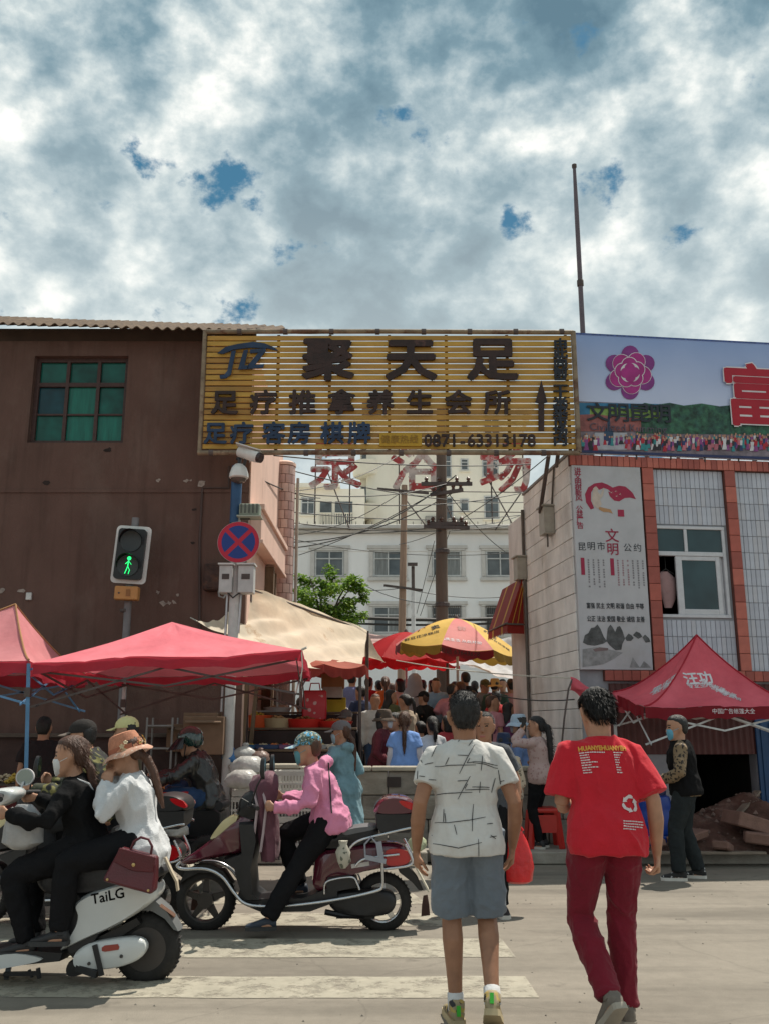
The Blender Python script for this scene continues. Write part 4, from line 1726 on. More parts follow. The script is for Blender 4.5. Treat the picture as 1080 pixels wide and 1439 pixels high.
def far_window(root, px, py, w, h, y, nx=2, curtain=0, trim=True, bars=False, gl=None):
	c = at(px, py, y)
	mb = MB()
	if trim:
		mb.box(c + V((0, -.06, h / 2 + .16)), (w + .62, .14, .16))
		mb.box(c + V((0, -.05, h / 2 + .03)), (w + .40, .12, .09))
		mb.box(c + V((0, -.06, -h / 2 - .12)), (w + .56, .14, .16))
		for sg in (-1, 1):
			mb.box(c + V((sg * (w / 2 + .12), -.04, 0)), (.2, .10, h - .06))
	else:
		mb.box(c + V((0, -.06, -h / 2 - .06)), (w + .2, .12, .08))
	s = part('surround', mb, M_CORN if trim else M_CREAM2, root)
	mb = MB()
	fw = .075
	for sg in (-1, 1):
		mb.box(c + V((sg * (w / 2 - fw / 2), -.03, 0)), (fw, .07, h - .02))
	mb.box(c + V((0, -.031, h / 2 - fw / 2 - .01)), (w - 2 * fw, .07, fw))
	mb.box(c + V((0, -.031, -h / 2 + fw / 2 + .01)), (w - 2 * fw, .07, fw))
	for k in range(1, nx):
		mb.box(c + V((-w / 2 + w * k / nx, -.028, -.02)), (fw * .8, .06, h - 2 * fw))
	mb.box(c + V((0, -.034, h * .18)), (w - 2 * fw, .06, fw * .8))
	f = part('window', mb, M_FRW, root)
	for k in range(nx):
		for (za, zb_) in ((-h / 2 + fw, h * .18), (h * .18, h / 2 - fw)):
			mb = MB()
			mb.box(c + V((-w / 2 + w * (k + .5) / nx, -.012, (za + zb_) / 2)), (w / nx - fw * .6, .02, zb_ - za - .02))
			part('pane', mb, gl or (M_GLC if (curtain >> k) & 1 else M_GLB), f)
	if bars:
		mb = MB()
		for k in range(14):
			x = -w / 2 + w * (k + .5) / 14
			mb.tube([c + V((x, -.14, -h / 2)), c + V((x, -.14, h / 2))], .018, 4)
		for z in (-h / 2, 0, h / 2):
			mb.tube([c + V((-w / 2, -.14, z)), c + V((w / 2, -.14, z))], .02, 4)
		o = part('grille', mb, M_PIPE, f)
for i, px in enumerate((463, 545, 627, 702)):
	far_window(root, px, 792, 1.42, 1.32, WY, 2, (0, 1, 2, 0)[i])
	far_window(root, px, 871, 1.42, 1.32, WY, 2, (3, 2, 0, 0)[i], bars=i > 1)
far_window(root, 385, 792, 1.42, 1.32, WY)
# railing stubs on its roof
mb = MB()
for k in range(60):
	x = -11 + k * .4
	mb.tube([(x, WY - .25, zc + .2), (x, WY - .25, zc + .38)], .016, 4)
o = part('roof_stubs', mb, M_PIPE, root)
o['kind'] = 'stuff'
# ------------------------------------------------------------------ cream tower behind it
TY = 57.
M_CREAM = mat('cream_render', (.82, .77, .65), .85, var=.10, scale=.4, bump=.1, bscale=6, col2=(.74, .69, .57), thr=(.52, .7), stretch=(1, 1, .4))
M_CREAM2 = mat('cream_trim', (.78, .73, .61), .85, var=.08, scale=1)
root = thing('cream_tower', 'tall cream apartment tower with a curved balcony corner, behind the white building', 'building', (2, TY, 0))
x0, x1 = at(545, 700, TY).x, at(737, 700, TY).x
zt = at(640, 575, TY).z
mb = MB()
mb.box(((x0 + x1) / 2, TY + 5, zt / 2), (x1 - x0, 10, zt))
part('wall', mb, M_CREAM, root)
mb = MB()
mb.box(((x0 + x1) / 2 + .3, TY + 5, zt + .3), (x1 - x0 + 1.0, 10.8, .6))
part('roof_slab', mb, M_CREAM2, root)
cxx = at(527, 700, TY)
mb = MB()
mb.lathe([(1.15, 0), (1.15, zt - .6)], (x0 - .25, TY + 1.0, 0), 'z', 28)
part('curved_bay', mb, M_CREAM, root, True)
mb = MB()
mb.box((x0 - 1.2, TY + 3.2, zt / 2 - .5), (1.2, 4, zt - 1))
part('recess_wall', mb, M_CREAM2, root)
for k in range(7):
	z = 11.4 + k * 2.9
	if z > zt - 1:
		break
	mb = MB()
	mb.lathe([(.95, z), (1.0, z + .12), (1.0, z + .95), (.94, z + .95)], (x0 - 1.25, TY + .75, 0), 'z', 20)
	b = part('balcony', mb, M_CREAM2, root, True)
	mb = MB()
	mb.box((x0 - 1.05, TY + 1.15, z + 1.75), (1.3, .1, 1.2))
	part('dark_glass', mb, M_GLB, b)
for (px, py, w, h, nx) in ((688, 655, 1.05, 1.5, 2), (652, 653, .5, .8, 1), (690, 713, .95, 1.5, 2), (652, 710, .55, .85, 1), (626, 655, .7, 1.6, 1), (626, 716, .9, 1.6, 1), (690, 600, 1.05, 1.5, 2), (652, 600, .5, .8, 1)):
	far_window(root, px, py, w, h, TY, nx, trim=False)
mb = MB()
for (px, py) in ((608, 735), (640, 738)):
	mb.box(at(px, py, TY - .35), (1.0, .6, .8))
	part('air_conditioner', mb, M_BOX, root, bevel=.03)
	mb = MB()
root = thing('cream_annex', 'low cream wing with railed balconies to the left of the tower', 'building', (-4, TY - 2, 0))
xa, xb = at(395, 700, TY - 2).x, at(512, 700, TY - 2).x
za = at(460, 687, TY - 2).z
mb = MB()
mb.box(((xa + xb) / 2, TY + 2, za / 2), (xb - xa, 8, za))
part('wall', mb, M_CREAM, root)
mb = MB()
mb.box(((xa + xb) / 2 - .8, TY + 1.8, za + .12), (xb - xa - 1.4, 8.6, .24))
part('roof_slab', mb, M_CREAM2, root)
far_window(root, 433, 711, .85, 1.1, TY - 2, 2, trim=False)
for (px0, px1) in ((450, 466), (471, 495)):
	a, b = at(px0, 705, TY - 2.02), at(px1, 740, TY - 2.02)
	mb = MB()
	mb.box(((a.x + b.x) / 2, TY - 2.03, (a.z + b.z) / 2), (b.x - a.x, .03, a.z - b.z))
	o = part('balcony_recess', mb, M_GLB, root)
	mb = MB()
	for k in range(8):
		x = a.x + (b.x - a.x) * (k + .5) / 8
		mb.tube([(x, TY - 2.2, b.z), (x, TY - 2.2, b.z + .8)], .03, 4)
	mb.tube([(a.x, TY - 2.2, b.z + .8), (b.x, TY - 2.2, b.z + .8)], .045, 4)
	part('railing', mb, M_CREAM2, o)
# ------------------------------------------------------------------ old bath-house lettering on the white roof
SY = 44.3
root = thing('rooftop_lettering', 'three rusty red and white bulb letters on a thin frame above the white building', 'sign', at(590, 742, SY))
M_RUST = mat('letter_rust', (.36, .045, .05), .6, var=.35, scale=1.6, col2=(.52, .44, .42), thr=(.47, .55), bump=.2, bscale=12)
M_FRAME = mat('scaffold_dark', (.085, .065, .06), .7, var=.3, scale=4)
for ch, px, py, sz in (('泉', 471, 658, 2.7), ('浴', 585, 660, 2.7), ('场', 710, 662, 2.7)):
	letter(root, ch, sz, frame(at(px, py, SY), (1, 0, 0), (0, -.22, 1)), M_RUST, .022, .09)
mb = MB()
zr = zc + .2
for (px, pt) in ((444, 630), (492, 630), (560, 630), (618, 630), (688, 625), (733, 628)):
	p = at(px, pt, SY + .15)
	mb.tube([(p.x, p.y, zr), p], .035, 5)
for (a, b) in (((459, 660), (492, 745)), ((680, 665), (722, 742)), ((733, 690), (695, 745)), ((560, 690), (600, 742)), ((618, 690), (640, 742))):
	mb.tube([at(*a, SY + .2), at(*b, SY + .2)], .035, 5)
for py in (690, 718):
	mb.tube([at(560, py, SY + .12), at(735, py + 2, SY + .12)], .025, 5)
part('frame', mb, M_FRAME, root)
mb = MB()
rb = random.Random(3)
for (px, py) in ((471, 655), (585, 657), (710, 660)):
	for k in range(26):
		c = at(px + rb.uniform(-26, 26), py + rb.uniform(-24, 24), SY - .14)
		mb.lathe([(.0, .05), (.05, .02), (.05, -.03), (0, -.05)], c, 'z', 6)
o = part('bulbs', mb, mat('bulb_pale', (.55, .5, .47), .4), root)
o['kind'] = 'stuff'
# ------------------------------------------------------------------ poles and cables in the lane
M_POLE = mat('pole_old_concrete', (.12, .085, .065), .85, var=.3, scale=2, bump=.3, bscale=20, stretch=(1, 1, .3))
root = thing('utility_pole', 'thick dark utility pole with cross arms and insulators standing behind the yellow umbrella', 'utility pole', at(621, 1000, 22) * V((1, 1, 0)) if False else (at(621, 900, 22).x, 22, .85))
px_ = at(621, 900, 22).x
mb = MB()
mb.tube([(px_, 22, .8), (px_, 22, 5), (px_ + .05, 22, 9.3)], [.155, .145, .115], 14)
part('pole', mb, M_POLE, root, True)
for (py, w, dz) in ((680, .62, 0), (692, .40, .06), (736, .42, 0), (741, .55, -.02)):
	c = at(627, py, 21.85)
	mb = MB()
	mb.bar(c + V((-w, 0, -dz)), c + V((w, 0, dz)), .09, .08)
	a_ = part('cross_arm', mb, M_FRAME, root)
	for k in (-.8, -.3, .4, .85):
		mb = MB()
		mb.lathe([(.02, 0), (.05, .03), (.03, .06), (.055, .09), (.03, .14), (0, .15)], c + V((k * w, 0, .03 + dz * k)), 'z', 10)
		part('insulator', mb, mat('porcelain_brown', (.10, .05, .035), .3), a_, True)
for py in (775, 850):
	c = at(621, py, 22)
	mb = MB()
	mb.lathe([(.165, -.05), (.175, -.04), (.175, .04), (.165, .05)], c, 'z', 14)
	part('clamp', mb, M_FRAME, root)
px_ = at(565, 850, 30).x
root = thing('utility_pole', 'slender pale wooden utility pole left of the thick dark one', 'utility pole', (px_, 30, .85))
mb = MB()
mb.tube([(px_ - .1, 30, .85), (px_ + .08, 30, at(568, 682, 30).z)], [.135, .10], 12)
part('pole', mb, mat('pole_wood_pale', (.30, .20, .145), .85, var=.25, scale=3, stretch=(4, 4, .3)), root, True)
for (py, w) in ((690, .85), (826, .62)):
	c = at(566, py, 29.8)
	mb = MB()
	mb.bar(c + V((-w, 0, .08)), c + V((w, 0, -.08)), .07, .07)
	part('cross_arm', mb, M_FRAME, root)
px_ = at(580, 850, 32).x
root = thing('camera_mast', 'thin white mast with a small camera on top, in front of the white building', 'mast', (px_, 32, .85))
mb = MB()
mb.tube([(px_, 32, .85), (px_, 32, at(580, 828, 32).z)], .075, 10)
part('mast', mb, mat('mast_white', (.62, .62, .62), .5), root, True)
mb = MB()
mb.tube([(px_, 32, at(580, 828, 32).z), (px_, 32, at(580, 796, 32).z)], .06, 8)
mb.box(at(579, 793, 31.9), (.34, .14, .10))
part('camera', mb, M_FRAME, root)
M_WIRE = mat('cable_black', (.03, .028, .027), .6)
def cable(a, b, sag, r=.012, label='thin black cable strung across the lane among many others', group='cables strung across the lane'):
	mb = MB()
	n = 14
	mb.tube([V(a).lerp(V(b), i / n) - V((0, 0, sag * 4 * (i / n) * (1 - i / n))) for i in range(n + 1)], r, 5)
	solo('overhead_cable', mb, M_WIRE, label, 'cable', group)
P_ = lambda x, y, d: at(x, y, d)
for (a, b, sg, r) in (
		((385, 640, 14), (745, 652, 20), .10, .012), ((395, 690, 17), (627, 680, 21.8), .2, .012), ((410, 700, 18), (745, 690, 22), .25, .012), ((413, 735, 19), (740, 735, 24), .2, .013),
		((412, 770, 20), (640, 668, 22), .35, .016), ((412, 762, 22), (640, 690, 22), .3, .014), ((413, 662, 18), (735, 706, 24), .2, .012), ((413, 720, 20), (730, 724, 26), .15, .012),
		((627, 682, 22), (420, 780, 26), .15, .011), ((627, 738, 22), (410, 742, 30), .2, .011), ((627, 738, 22), (735, 722, 30), .15, .011), ((627, 690, 22), (735, 790, 28), .25, .011),
		((566, 690, 29.8), (627, 690, 22), .15, .010), ((566, 690, 29.8), (413, 752, 32), .3, .012), ((566, 826, 29.8), (735, 836, 30), .2, .012), ((566, 826, 29.8), (413, 806, 34), .3, .012),
		((627, 850, 22), (500, 815, 30), .2, .011), ((610, 760, 24), (585, 862, 26), .0, .009), ((632, 745, 24), (590, 865, 26), .0, .009), ((413, 758, 30), (737, 775, 30), .3, .012), ((560, 640, 26), (413, 690, 20), .2, .011),
		((770, 640, 16), (560, 765, 30), .3, .010)):
	cable(P_(*a), P_(*b), sg, r)
cable(P_(440, 864, 40), P_(735, 868, 40), .15, .085, 'thick black cable bundle running along the front of the white building', None)
cable(P_(440, 873, 40), P_(735, 874, 40), .15, .05, 'lower black cable under the thick bundle along the white building', None)
cable(P_(336, 657, 12.1), P_(450, 700, 22), .1, .012, 'black cable running from the camera pole into the lane', None)
cable(P_(360, 462, 12.4), P_(480, 466, 12.4), .05, .009, 'loose wire from the corrugated roof to the top of the yellow sign', None)
# ------------------------------------------------------------------ tree
def tree(px, py, y, w, h, label, seed):
	rnd = random.Random(seed)
	c = at(px, py, y)
	root = thing('broadleaf_tree', label, 'tree', (c.x, y, .9))
	mb = MB()
	mb.tube([(c.x, y, .85), (c.x + .05, y, 2.0), (c.x, y, c.z - h * .15)], [.09, .07, .05], 8)
	tips = []
	for k in range(9):
		a = k * 2.4
		e = c + V((math.cos(a) * w * .36, math.sin(a) * w * .3, h * (-.25 + .075 * k)))
		mb.tube([(c.x, y, c.z - h * .55 + .03 * k), V((c.x, y, c.z - h * .3)).lerp(e, .5) + V((0, 0, .05)), e], [.04, .025, .01], 6)
		tips.append(e)
	part('trunk', mb, mat('bark', (.09, .065, .045), .9, bump=.3), root, True)
	mats = [mat_sheet('leaf_%s' % k, cc, .42, .3, 6) for k, cc in (('light', (.24, .36, .05)), ('green', (.14, .25, .035)), ('deep', (.07, .15, .025)))]
	mb = MB()
	cl = []
	for k in range(58):
		while True:
			p = V((rnd.uniform(-1, 1), rnd.uniform(-1, 1), rnd.uniform(-1, 1)))
			if .25 < p.length < 1:
				break
		cl.append((c + V((p.x * w * .5, p.y * w * .42, p.z * h * .48)), rnd.uniform(.12, .26) * w * .55))
	for q, r in cl:
		for _ in range(120):
			d = V((rnd.gauss(0, 1), rnd.gauss(0, 1), rnd.gauss(0, 1))).normalized() * r * rnd.uniform(.5, 1.05)
			d.z *= .75
			p = q + d
			u = V((rnd.uniform(-1, 1), rnd.uniform(-1, 1), rnd.uniform(-.8, .3))).normalized()
			v_ = u.cross(V((rnd.uniform(-.5, .5), rnd.uniform(-.5, .5), 1))).normalized()
			L_ = rnd.uniform(.09, .15)
			mb.mi = rnd.choice((0, 0, 1, 1, 2))
			mb.add([p, p + u * L_ * .5 + v_ * L_ * .3, p + u * L_, p + u * L_ * .5 - v_ * L_ * .3], [(0, 1, 2, 3)])
	me = mb.mesh('crown', mats, False, fix=False)
	me.transform(Matrix.Translation(root.location).inverted())
	link('crown', me, root)
tree(456, 846, 26, 2.3, 2.3, 'small bright green broadleaf tree rising behind the beige tarpaulin', 3)
# ------------------------------------------------------------------ yellow slatted sign over the gateway
GY = 12.02
g00, g11 = at(281, 636, GY), at(804, 467, GY)
GX0, GX1, GZ0, GZ1 = g00.x, g11.x, at(540, 637, GY).z, at(540, 467, GY).z
root = thing('slatted_sign', 'long yellow slatted sign with dark cut-out letters hung across the gateway', 'sign', ((GX0 + GX1) / 2, GY, GZ0))
M_SLAT = [mat('slat_%s' % k, c_, .5, var=.22, scale=3.5, col2=(.24, .12, .02), thr=(.60, .72), bump=.1, bscale=30, stretch=(.6, 1, 3)) for k, c_ in (('gold', (.47, .275, .045)), ('ochre', (.41, .225, .04)), ('brown', (.34, .18, .035)))]
M_TUBE = mat('sign_frame_tube', (.23, .175, .115), .6, var=.35, scale=5, col2=(.12, .06, .035), thr=(.5, .6), bump=.2)
NS = 20
sp = (GZ1 - GZ0 - .10) / NS
rnd = random.Random(12)
for k in range(NS):
	z = GZ0 + .05 + sp * (k + .5)
	mb = MB()
	wgap = .0165 if k in (0, 1, 2, 3, 17, 18, 19) else .0185
	mb.box(((GX0 + GX1) / 2, GY + rnd.uniform(-.003, .003), z + rnd.uniform(-.003, .003)), (GX1 - GX0 - .07, .022, sp - wgap), Matrix.Rotation(rnd.uniform(-.0006, .0006), 3, 'Y'))
	part('slat', mb, rnd.choice(M_SLAT), root, bevel=.002)
# opaque sheet behind the left end (the wall stands there) is the building itself; uprights behind the slats
mb = MB()
for x in (.02, .20, .34, .5, .655, .82, .98):
	xx = GX0 + (GX1 - GX0) * x
	mb = MB()
	mb.box((xx, GY + .045, (GZ0 + GZ1) / 2), (.04, .05, GZ1 - GZ0 - .06))
	part('upright', mb, M_FRAME, root)
for (a, b, r) in (((GX0, GZ1), (GX1, GZ1 - .01), .033), ((GX0 - .02, GZ0), (GX1 + .01, GZ0 + .0), .036), ((GX0, GZ0), (GX0, GZ1), .03), ((GX1, GZ0), (GX1, GZ1), .036)):
	mb = MB()
	mb.tube([(a[0], GY - .02, a[1]), ((a[0] + b[0]) / 2, GY - .02, (a[1] + b[1]) / 2 + .01), (b[0], GY - .02, b[1])], r, 10)
	part('frame_tube', mb, M_TUBE, root, True)
mb = MB()
for k in range(16):
	x = GX0 + (GX1 - GX0) * (k + .5) / 16
	z = GZ1 if k % 2 else GZ0
	mb.tube([(x - .03, GY - .02, z), (x + .03, GY - .02, z)], .044, 8)
o = part('wire_ties', mb, M_FRAME, root)
o['kind'] = 'stuff'
M_LB = mat('letter_brown', (.030, .014, .011), .6, var=.5, scale=6, col2=(.10, .045, .035), thr=(.60, .70), bump=.2)
M_LBL = mat('letter_blue', (.010, .030, .075), .5, var=.4, scale=6, col2=(.03, .055, .09), thr=(.55, .7))
M_LNV = mat('letter_navy', (.010, .013, .022), .5, var=.4, scale=6)
def sg(px, py):
	p = at(px, py, GY - .05)
	return frame(p, (1, 0, 0), (0, 0, 1))
SZ = (GX1 - GX0) / 523.
for ch, px in (('聚', 461), ('天', 577), ('足', 691)):
	letter(root, ch, 68 * SZ * 1.02, sg(px, 509), M_LB, .036, .02, squash=(1.06, .96))
for i, ch in enumerate('足疗推拿养生会所'):
	letter(root, ch, 37 * SZ, sg(316 + i * 54.6, 568), M_LB, .030, .016, squash=(1.05, 1.0))
for ch, px in (('足', 303), ('疗', 340), ('客', 385), ('房', 421), ('棋', 467), ('牌', 505)):
	letter(root, ch, 33 * SZ, sg(px, 611), M_LBL, .028, .014)
for i, ch in enumerate('0871-63313178'):
	letter(root, ch, 25 * SZ, sg(601 + i * 12.1, 620), M_LB, .022, .012, squash=(.95, 1))
for i, ch in enumerate('由此向前二十米菜市场内'):
	letter(root, ch, 19 * SZ, sg(786.5, 484 + i * 13.6), M_LNV, .040, .012, squash=(1.1, .85))
# arrow
mb = MB()
ar = [(750, 575), (759, 536), (768, 566), (763, 568), (764, 606), (755, 606), (755, 568)]
ar = [(751, 566), (759.5, 535), (768, 566), (763.5, 567), (763.5, 606), (755.5, 606), (755.5, 567)]
mb.poly([at(a, b, GY - .04) for a, b in ar], .02, V((0, -1, 0)))
part('arrow', mb, M_LB, root)
# emblem: roof stroke over three sloped strokes
mb = MB()
pts = [(306, 497), (318, 488), (335, 484), (356, 481), (372, 483), (386, 489), (392, 494), (376, 490), (352, 489), (328, 492), (314, 498)]
mb.poly([at(a, b, GY - .04) for a, b in pts], .02, V((0, -1, 0)))
part('emblem', mb, M_LBL, root)
for st in ([(326, 494), (332, 493), (325, 527), (318, 532), (310, 533), (309, 528), (316, 527), (320, 522)], [(343, 493), (349, 492), (344, 514), (350, 514), (349, 519), (335, 520)],
           [(352, 492), (374, 490), (374, 494), (358, 514), (372, 512), (370, 517), (348, 519), (349, 514), (364, 496), (352, 497)]):
	mb = MB()
	mb.poly([at(a, b, GY - .042) for a, b in st], .02, V((0, -1, 0)))
	part('emblem', mb, M_LBL, root)
mb = MB()
pa, pb = at(533, 627, GY - .03), at(592, 609, GY - .03)
mb.box(((pa.x + pb.x) / 2, GY - .03, (pa.z + pb.z) / 2), (pb.x - pa.x, .02, pb.z - pa.z))
pl = part('plate', mb, mat('plate_yellow', (.42, .25, .015), .5, var=.15), root)
letter(pl, '健康热线', 13 * SZ, frame(at(561, 618, GY - .045), (1, 0, 0), (0, 0, 1)), mat('letter_faded', (.27, .145, .02), .6), .0, .003)
# struts carrying the sign
mb = MB()
for (a, b) in (((770, 640, 12.1), (758, 720, 13.2)), ((783, 640, 12.1), (781, 655, 12.6))):
	mb.tube([at(*a), at(*b)], .03, 6)
part('strut', mb, M_FRAME, root)
# ------------------------------------------------------------------ printed banner over the tiled building
BD = .06                      # stands proud of the facade
def bpt(px, py, d=BD):
	p = on_plane(px, py, C0 - W * d, W)
	return p
def flat(mb, pts, d=BD):
	mb.add([bpt(a, b, d) for a, b in pts], [tuple(range(len(pts)))])
x_l = bpt(807, 470)
lx0 = (x_l - C0).dot(U)
zb1, zb0 = bpt(940, 474).z, bpt(940, 637).z + .0
zb0 = bpt(815, 637).z
root = thing('roof_banner', 'wide printed banner with a magenta flower emblem and a dancing crowd on the tiled roof', 'banner', C0 + U * (lx0 + 2.2) - W * BD + V((0, 0, zb0)), YAW)
zsp = bpt(815, 564).z
def mat_banner_sky():
	m, N, L, B = _nodes('banner_print_sky')
	tc = N.new('ShaderNodeTexCoord')
	sp_ = N.new('ShaderNodeSeparateXYZ')
	L.new(tc.outputs['Object'], sp_.inputs[0])
	mr = N.new('ShaderNodeMapRange')
	L.new(sp_.outputs[2], mr.inputs[0])
	mr.inputs['From Min'].default_value = zsp - zb0
	mr.inputs['From Max'].default_value = zb1 - zb0
	r = N.new('ShaderNodeValToRGB')
	L.new(mr.outputs[0], r.inputs[0])
	r.color_ramp.elements[0].color = (.50, .57, .78, 1)
	r.color_ramp.elements[1].color = (.20, .32, .62, 1)
	n = N.new('ShaderNodeTexNoise')
	n.inputs['Scale'].default_value = 1.2
	n.inputs['Detail'].default_value = 4
	L.new(tc.outputs['Object'], n.inputs['Vector'])
	mx = N.new('ShaderNodeMix')
	mx.data_type = 'RGBA'
	mx.inputs[0].default_value = .12
	L.new(r.outputs[0], mx.inputs[6])
	L.new(n.outputs['Fac'], mx.inputs[7])
	L.new(mx.outputs[2], B.inputs['Base Color'])
	B.inputs['Roughness'].default_value = .45
	bp = N.new('ShaderNodeBump')
	bp.inputs['Strength'].default_value = .25
	bp.inputs['Distance'].default_value = .05
	L.new(n.outputs['Fac'], bp.inputs['Height'])
	L.new(bp.outputs[0], B.inputs['Normal'])
	return m
def lq(mb, x0, x1, z0, z1, d):
	o_ = C0 - W * d
	mb.add([o_ + U * x0 + V((0, 0, z0)), o_ + U * x1 + V((0, 0, z0)), o_ + U * x1 + V((0, 0, z1)), o_ + U * x0 + V((0, 0, z1))], [(0, 1, 2, 3)])
BX1 = lx0 + 4.6
mb = MB()
o_ = C0 + U * ((lx0 + BX1) / 2) - W * (BD - .02) + V((0, 0, (zb0 + zb1) / 2))
mb.box(o_, (BX1 - lx0, .03, zb1 - zb0), Matrix.Rotation(YAW, 3, 'Z'))
part('panel', mb, mat_banner_sky(), root)
M_PR = lambda nm, c_, **k: mat('print_' + nm, c_, .5, **k)
mb = MB()
lq(mb, lx0 + .004, BX1 - .004, zb0 + .004, zsp, BD + .002)
part('picture', mb, M_PR('ground', (.17, .14, .17), var=.5, scale=6), root)
mb = MB()
flat(mb, [(810, 566), (945, 568), (945, 590), (810, 585)], BD + .004)
part('picture', mb, M_PR('bluehill', (.03, .16, .30), var=.3, scale=3), root)
mb = MB()
rb = random.Random(9)
top = [(896, 570), (905, 566), (920, 569), (940, 566), (960, 570), (985, 567), (1010, 571), (1040, 568), (1079, 572), (1130, 570)]
flat(mb, top + [(1130, 612), (1079, 611), (893, 609), (888, 590)], BD + .006)
part('picture', mb, M_PR('trees', (.016, .060, .045), var=.9, scale=9, col2=(.03, .11, .06), thr=(.45, .6)), root)
mb = MB()
flat(mb, [(828, 570), (850, 571), (878, 574), (915, 577), (930, 580), (926, 588), (828, 583)], BD + .007)
part('picture', mb, M_PR('lawn', (.20, .33, .08), var=.3, scale=9), root)
mb = MB()
flat(mb, [(810, 583), (835, 582), (870, 586), (900, 588), (900, 606), (810, 606)], BD + .008)
part('picture', mb, M_PR('redhill', (.26, .085, .08), var=.4, scale=9), root)
mb = MB()
flat(mb, [(835, 608), (880, 608), (885, 632), (830, 632)], BD + .009)
part('picture', mb, M_PR('plaza', (.36, .37, .42), var=.2, scale=8), root)
mb = MB()
flat(mb, [(849, 606), (852, 600), (853, 587), (854.5, 578), (856, 587), (857, 600), (860, 606)], BD + .010)
flat(mb, [(848, 606), (861, 606), (861, 620), (848, 620)], BD + .010)
part('picture', mb, M_PR('fountain', (.02, .05, .10), var=.3), root)
# printed dancers
pal = [M_PR('dancer_' + n_, c_) for n_, c_ in (('red', (.36, .015, .03)), ('white', (.55, .55, .58)), ('navy', (.02, .035, .12)), ('violet', (.22, .05, .20)), ('black', (.02, .018, .025)), ('teal', (.03, .22, .24)), ('rose', (.42, .13, .17)), ('skin', (.42, .23, .16)))]
mb = MB()
for row in range(3):
	for k in range(46):
		px = 812 + k * 6.4 + rb.uniform(-2, 2) + row * 2
		py = 633 - row * 4 + rb.uniform(-1.5, 1.5)
		h = rb.uniform(16, 21) - row * 2
		if 838 < px < 878 and row < 2:
			continue
		d = BD + .016 - row * .002
		mb.mi = rb.randrange(7)
		w = rb.uniform(1.6, 2.6)
		flat(mb, [(px - w * 1.5, py), (px + w * 1.5, py), (px + w * .7, py - h * .45), (px - w * .7, py - h * .45)], d)
		mb.mi = rb.randrange(7)
		flat(mb, [(px - w * .8, py - h * .42), (px + w * .8, py - h * .42), (px + w * 1.1, py - h * .78), (px - w * 1.1, py - h * .78)], d + .0006)
		mb.mi = 7
		flat(mb, [(px - 1, py - h * .78), (px + 1, py - h * .78), (px + 1.2, py - h * .95), (px, py - h), (px - 1.2, py - h * .95)], d + .001)
o = part('printed_crowd', mb, pal, root)
o['kind'] = 'stuff'
mb = MB()
lq(mb, lx0 + .004, BX1 - .004, zb0 + .005, bpt(815, 633).z, BD + .020)
part('print_edge', mb, M_PR('edge', (.02, .03, .10)), root)
mb = MB()
lq(mb, lx0 + .004, BX1 - .004, zb1 - .028, zb1 - .004, BD + .004)
part('print_edge', mb, M_PR('topedge', (.05, .09, .26), var=.6, scale=30), root)
# flower emblem: layered petals
M_MAG = M_PR('magenta', (.34, .02, .19), var=.2, scale=5)
M_MAGD = M_PR('plum', (.20, .03, .20), var=.2, scale=5)
M_WHT = M_PR('white', (.62, .60, .63))
def blob(cx, cy, rx, ry, ang, d, mb, n=18):
	pts = []
	for k in range(n):
		a = 6.2832 * k / n
		x, y = rx * math.cos(a), ry * math.sin(a)
		pts.append((cx + x * math.cos(ang) - y * math.sin(ang), cy + x * math.sin(ang) + y * math.cos(ang)))
	flat(mb, pts, d)
fx, fy = 884.5, 523.5
d = BD + .004
lay = [(6, 24.5, 12.5, 13.5, M_MAGD, -.52), (5, 17.5, 13.2, 13.2, M_WHT, .2), (5, 17.8, 12.2, 12.2, M_MAG, .2), (5, 11, 11.6, 11.2, M_WHT, .85), (5, 11.6, 10.2, 9.6, M_MAG, .85), (4, 9.5, 7.5, 4.6, M_WHT, .7), (4, 7.2, 7.2, 6.2, M_MAG, 1.5)]
for (n_, rr, a_, b_, m_, ph) in lay:
	for k in range(n_):
		ang = ph + 6.2832 * k / n_
		mb = MB()
		blob(fx + rr * math.cos(ang), fy + rr * math.sin(ang), b_, a_, ang, d, mb)
		d += .0006
		part('petal', mb, m_, root)
mb = MB()
blob(fx, fy, 7, 7, 0, d, mb)
part('petal', mb, M_MAG, root)
M_INK = mat('ink_dark', (.015, .02, .03), .5)
for i, ch in enumerate('文明昆明'):
	letter(root, ch, .29, frame(bpt(839 + i * 29.5, 581 + i * .6, BD + .022), U, (0, 0, 1)), M_INK, .02, .001, squash=(1.15, 1.0))
letter(root, 'Civilized Kunming', .155, frame(bpt(882, 602, BD + .022), U, (0, 0, 1)), mat('ink_grey', (.09, .07, .10), .6), 0, .001)
M_RED = M_PR('red', (.36, .006, .022), var=.1)
letter(root, '富', .98, frame(bpt(1060, 562, BD + .024), U, (0, 0, 1)), M_WHT, .046, .001)
letter(root, '富', .98, frame(bpt(1060, 562, BD + .028), U, (0, 0, 1)), M_RED, .026, .001)
mb = MB()
for k in range(6):
	x = lx0 + .2 + k * .8
	o_ = C0 + U * x
	mb.bar(o_ + V((0, 0, 5.22)) + W * .05, o_ + V((0, 0, zb1 - .1)) + W * .05, .05, .05, U)
	mb.bar(o_ + V((0, 0, 5.22)) + W * .9, o_ + V((0, 0, zb1 - .2)) + W * .05, .04, .04, U)
part('support_frame', mb, M_FRAME, root)
mb = MB()
for k in range(8):
	x = lx0 + .3 + k * .5
	o_ = C0 + U * x - W * BD
	mb.tube([o_ + V((0, 0, zb0 + .01)), o_ + V((0, .01, zb0 - .04 - .02 * (k % 2)))], .012, 6)
o = part('ties', mb, M_FRAME, root)
o['kind'] = 'stuff'
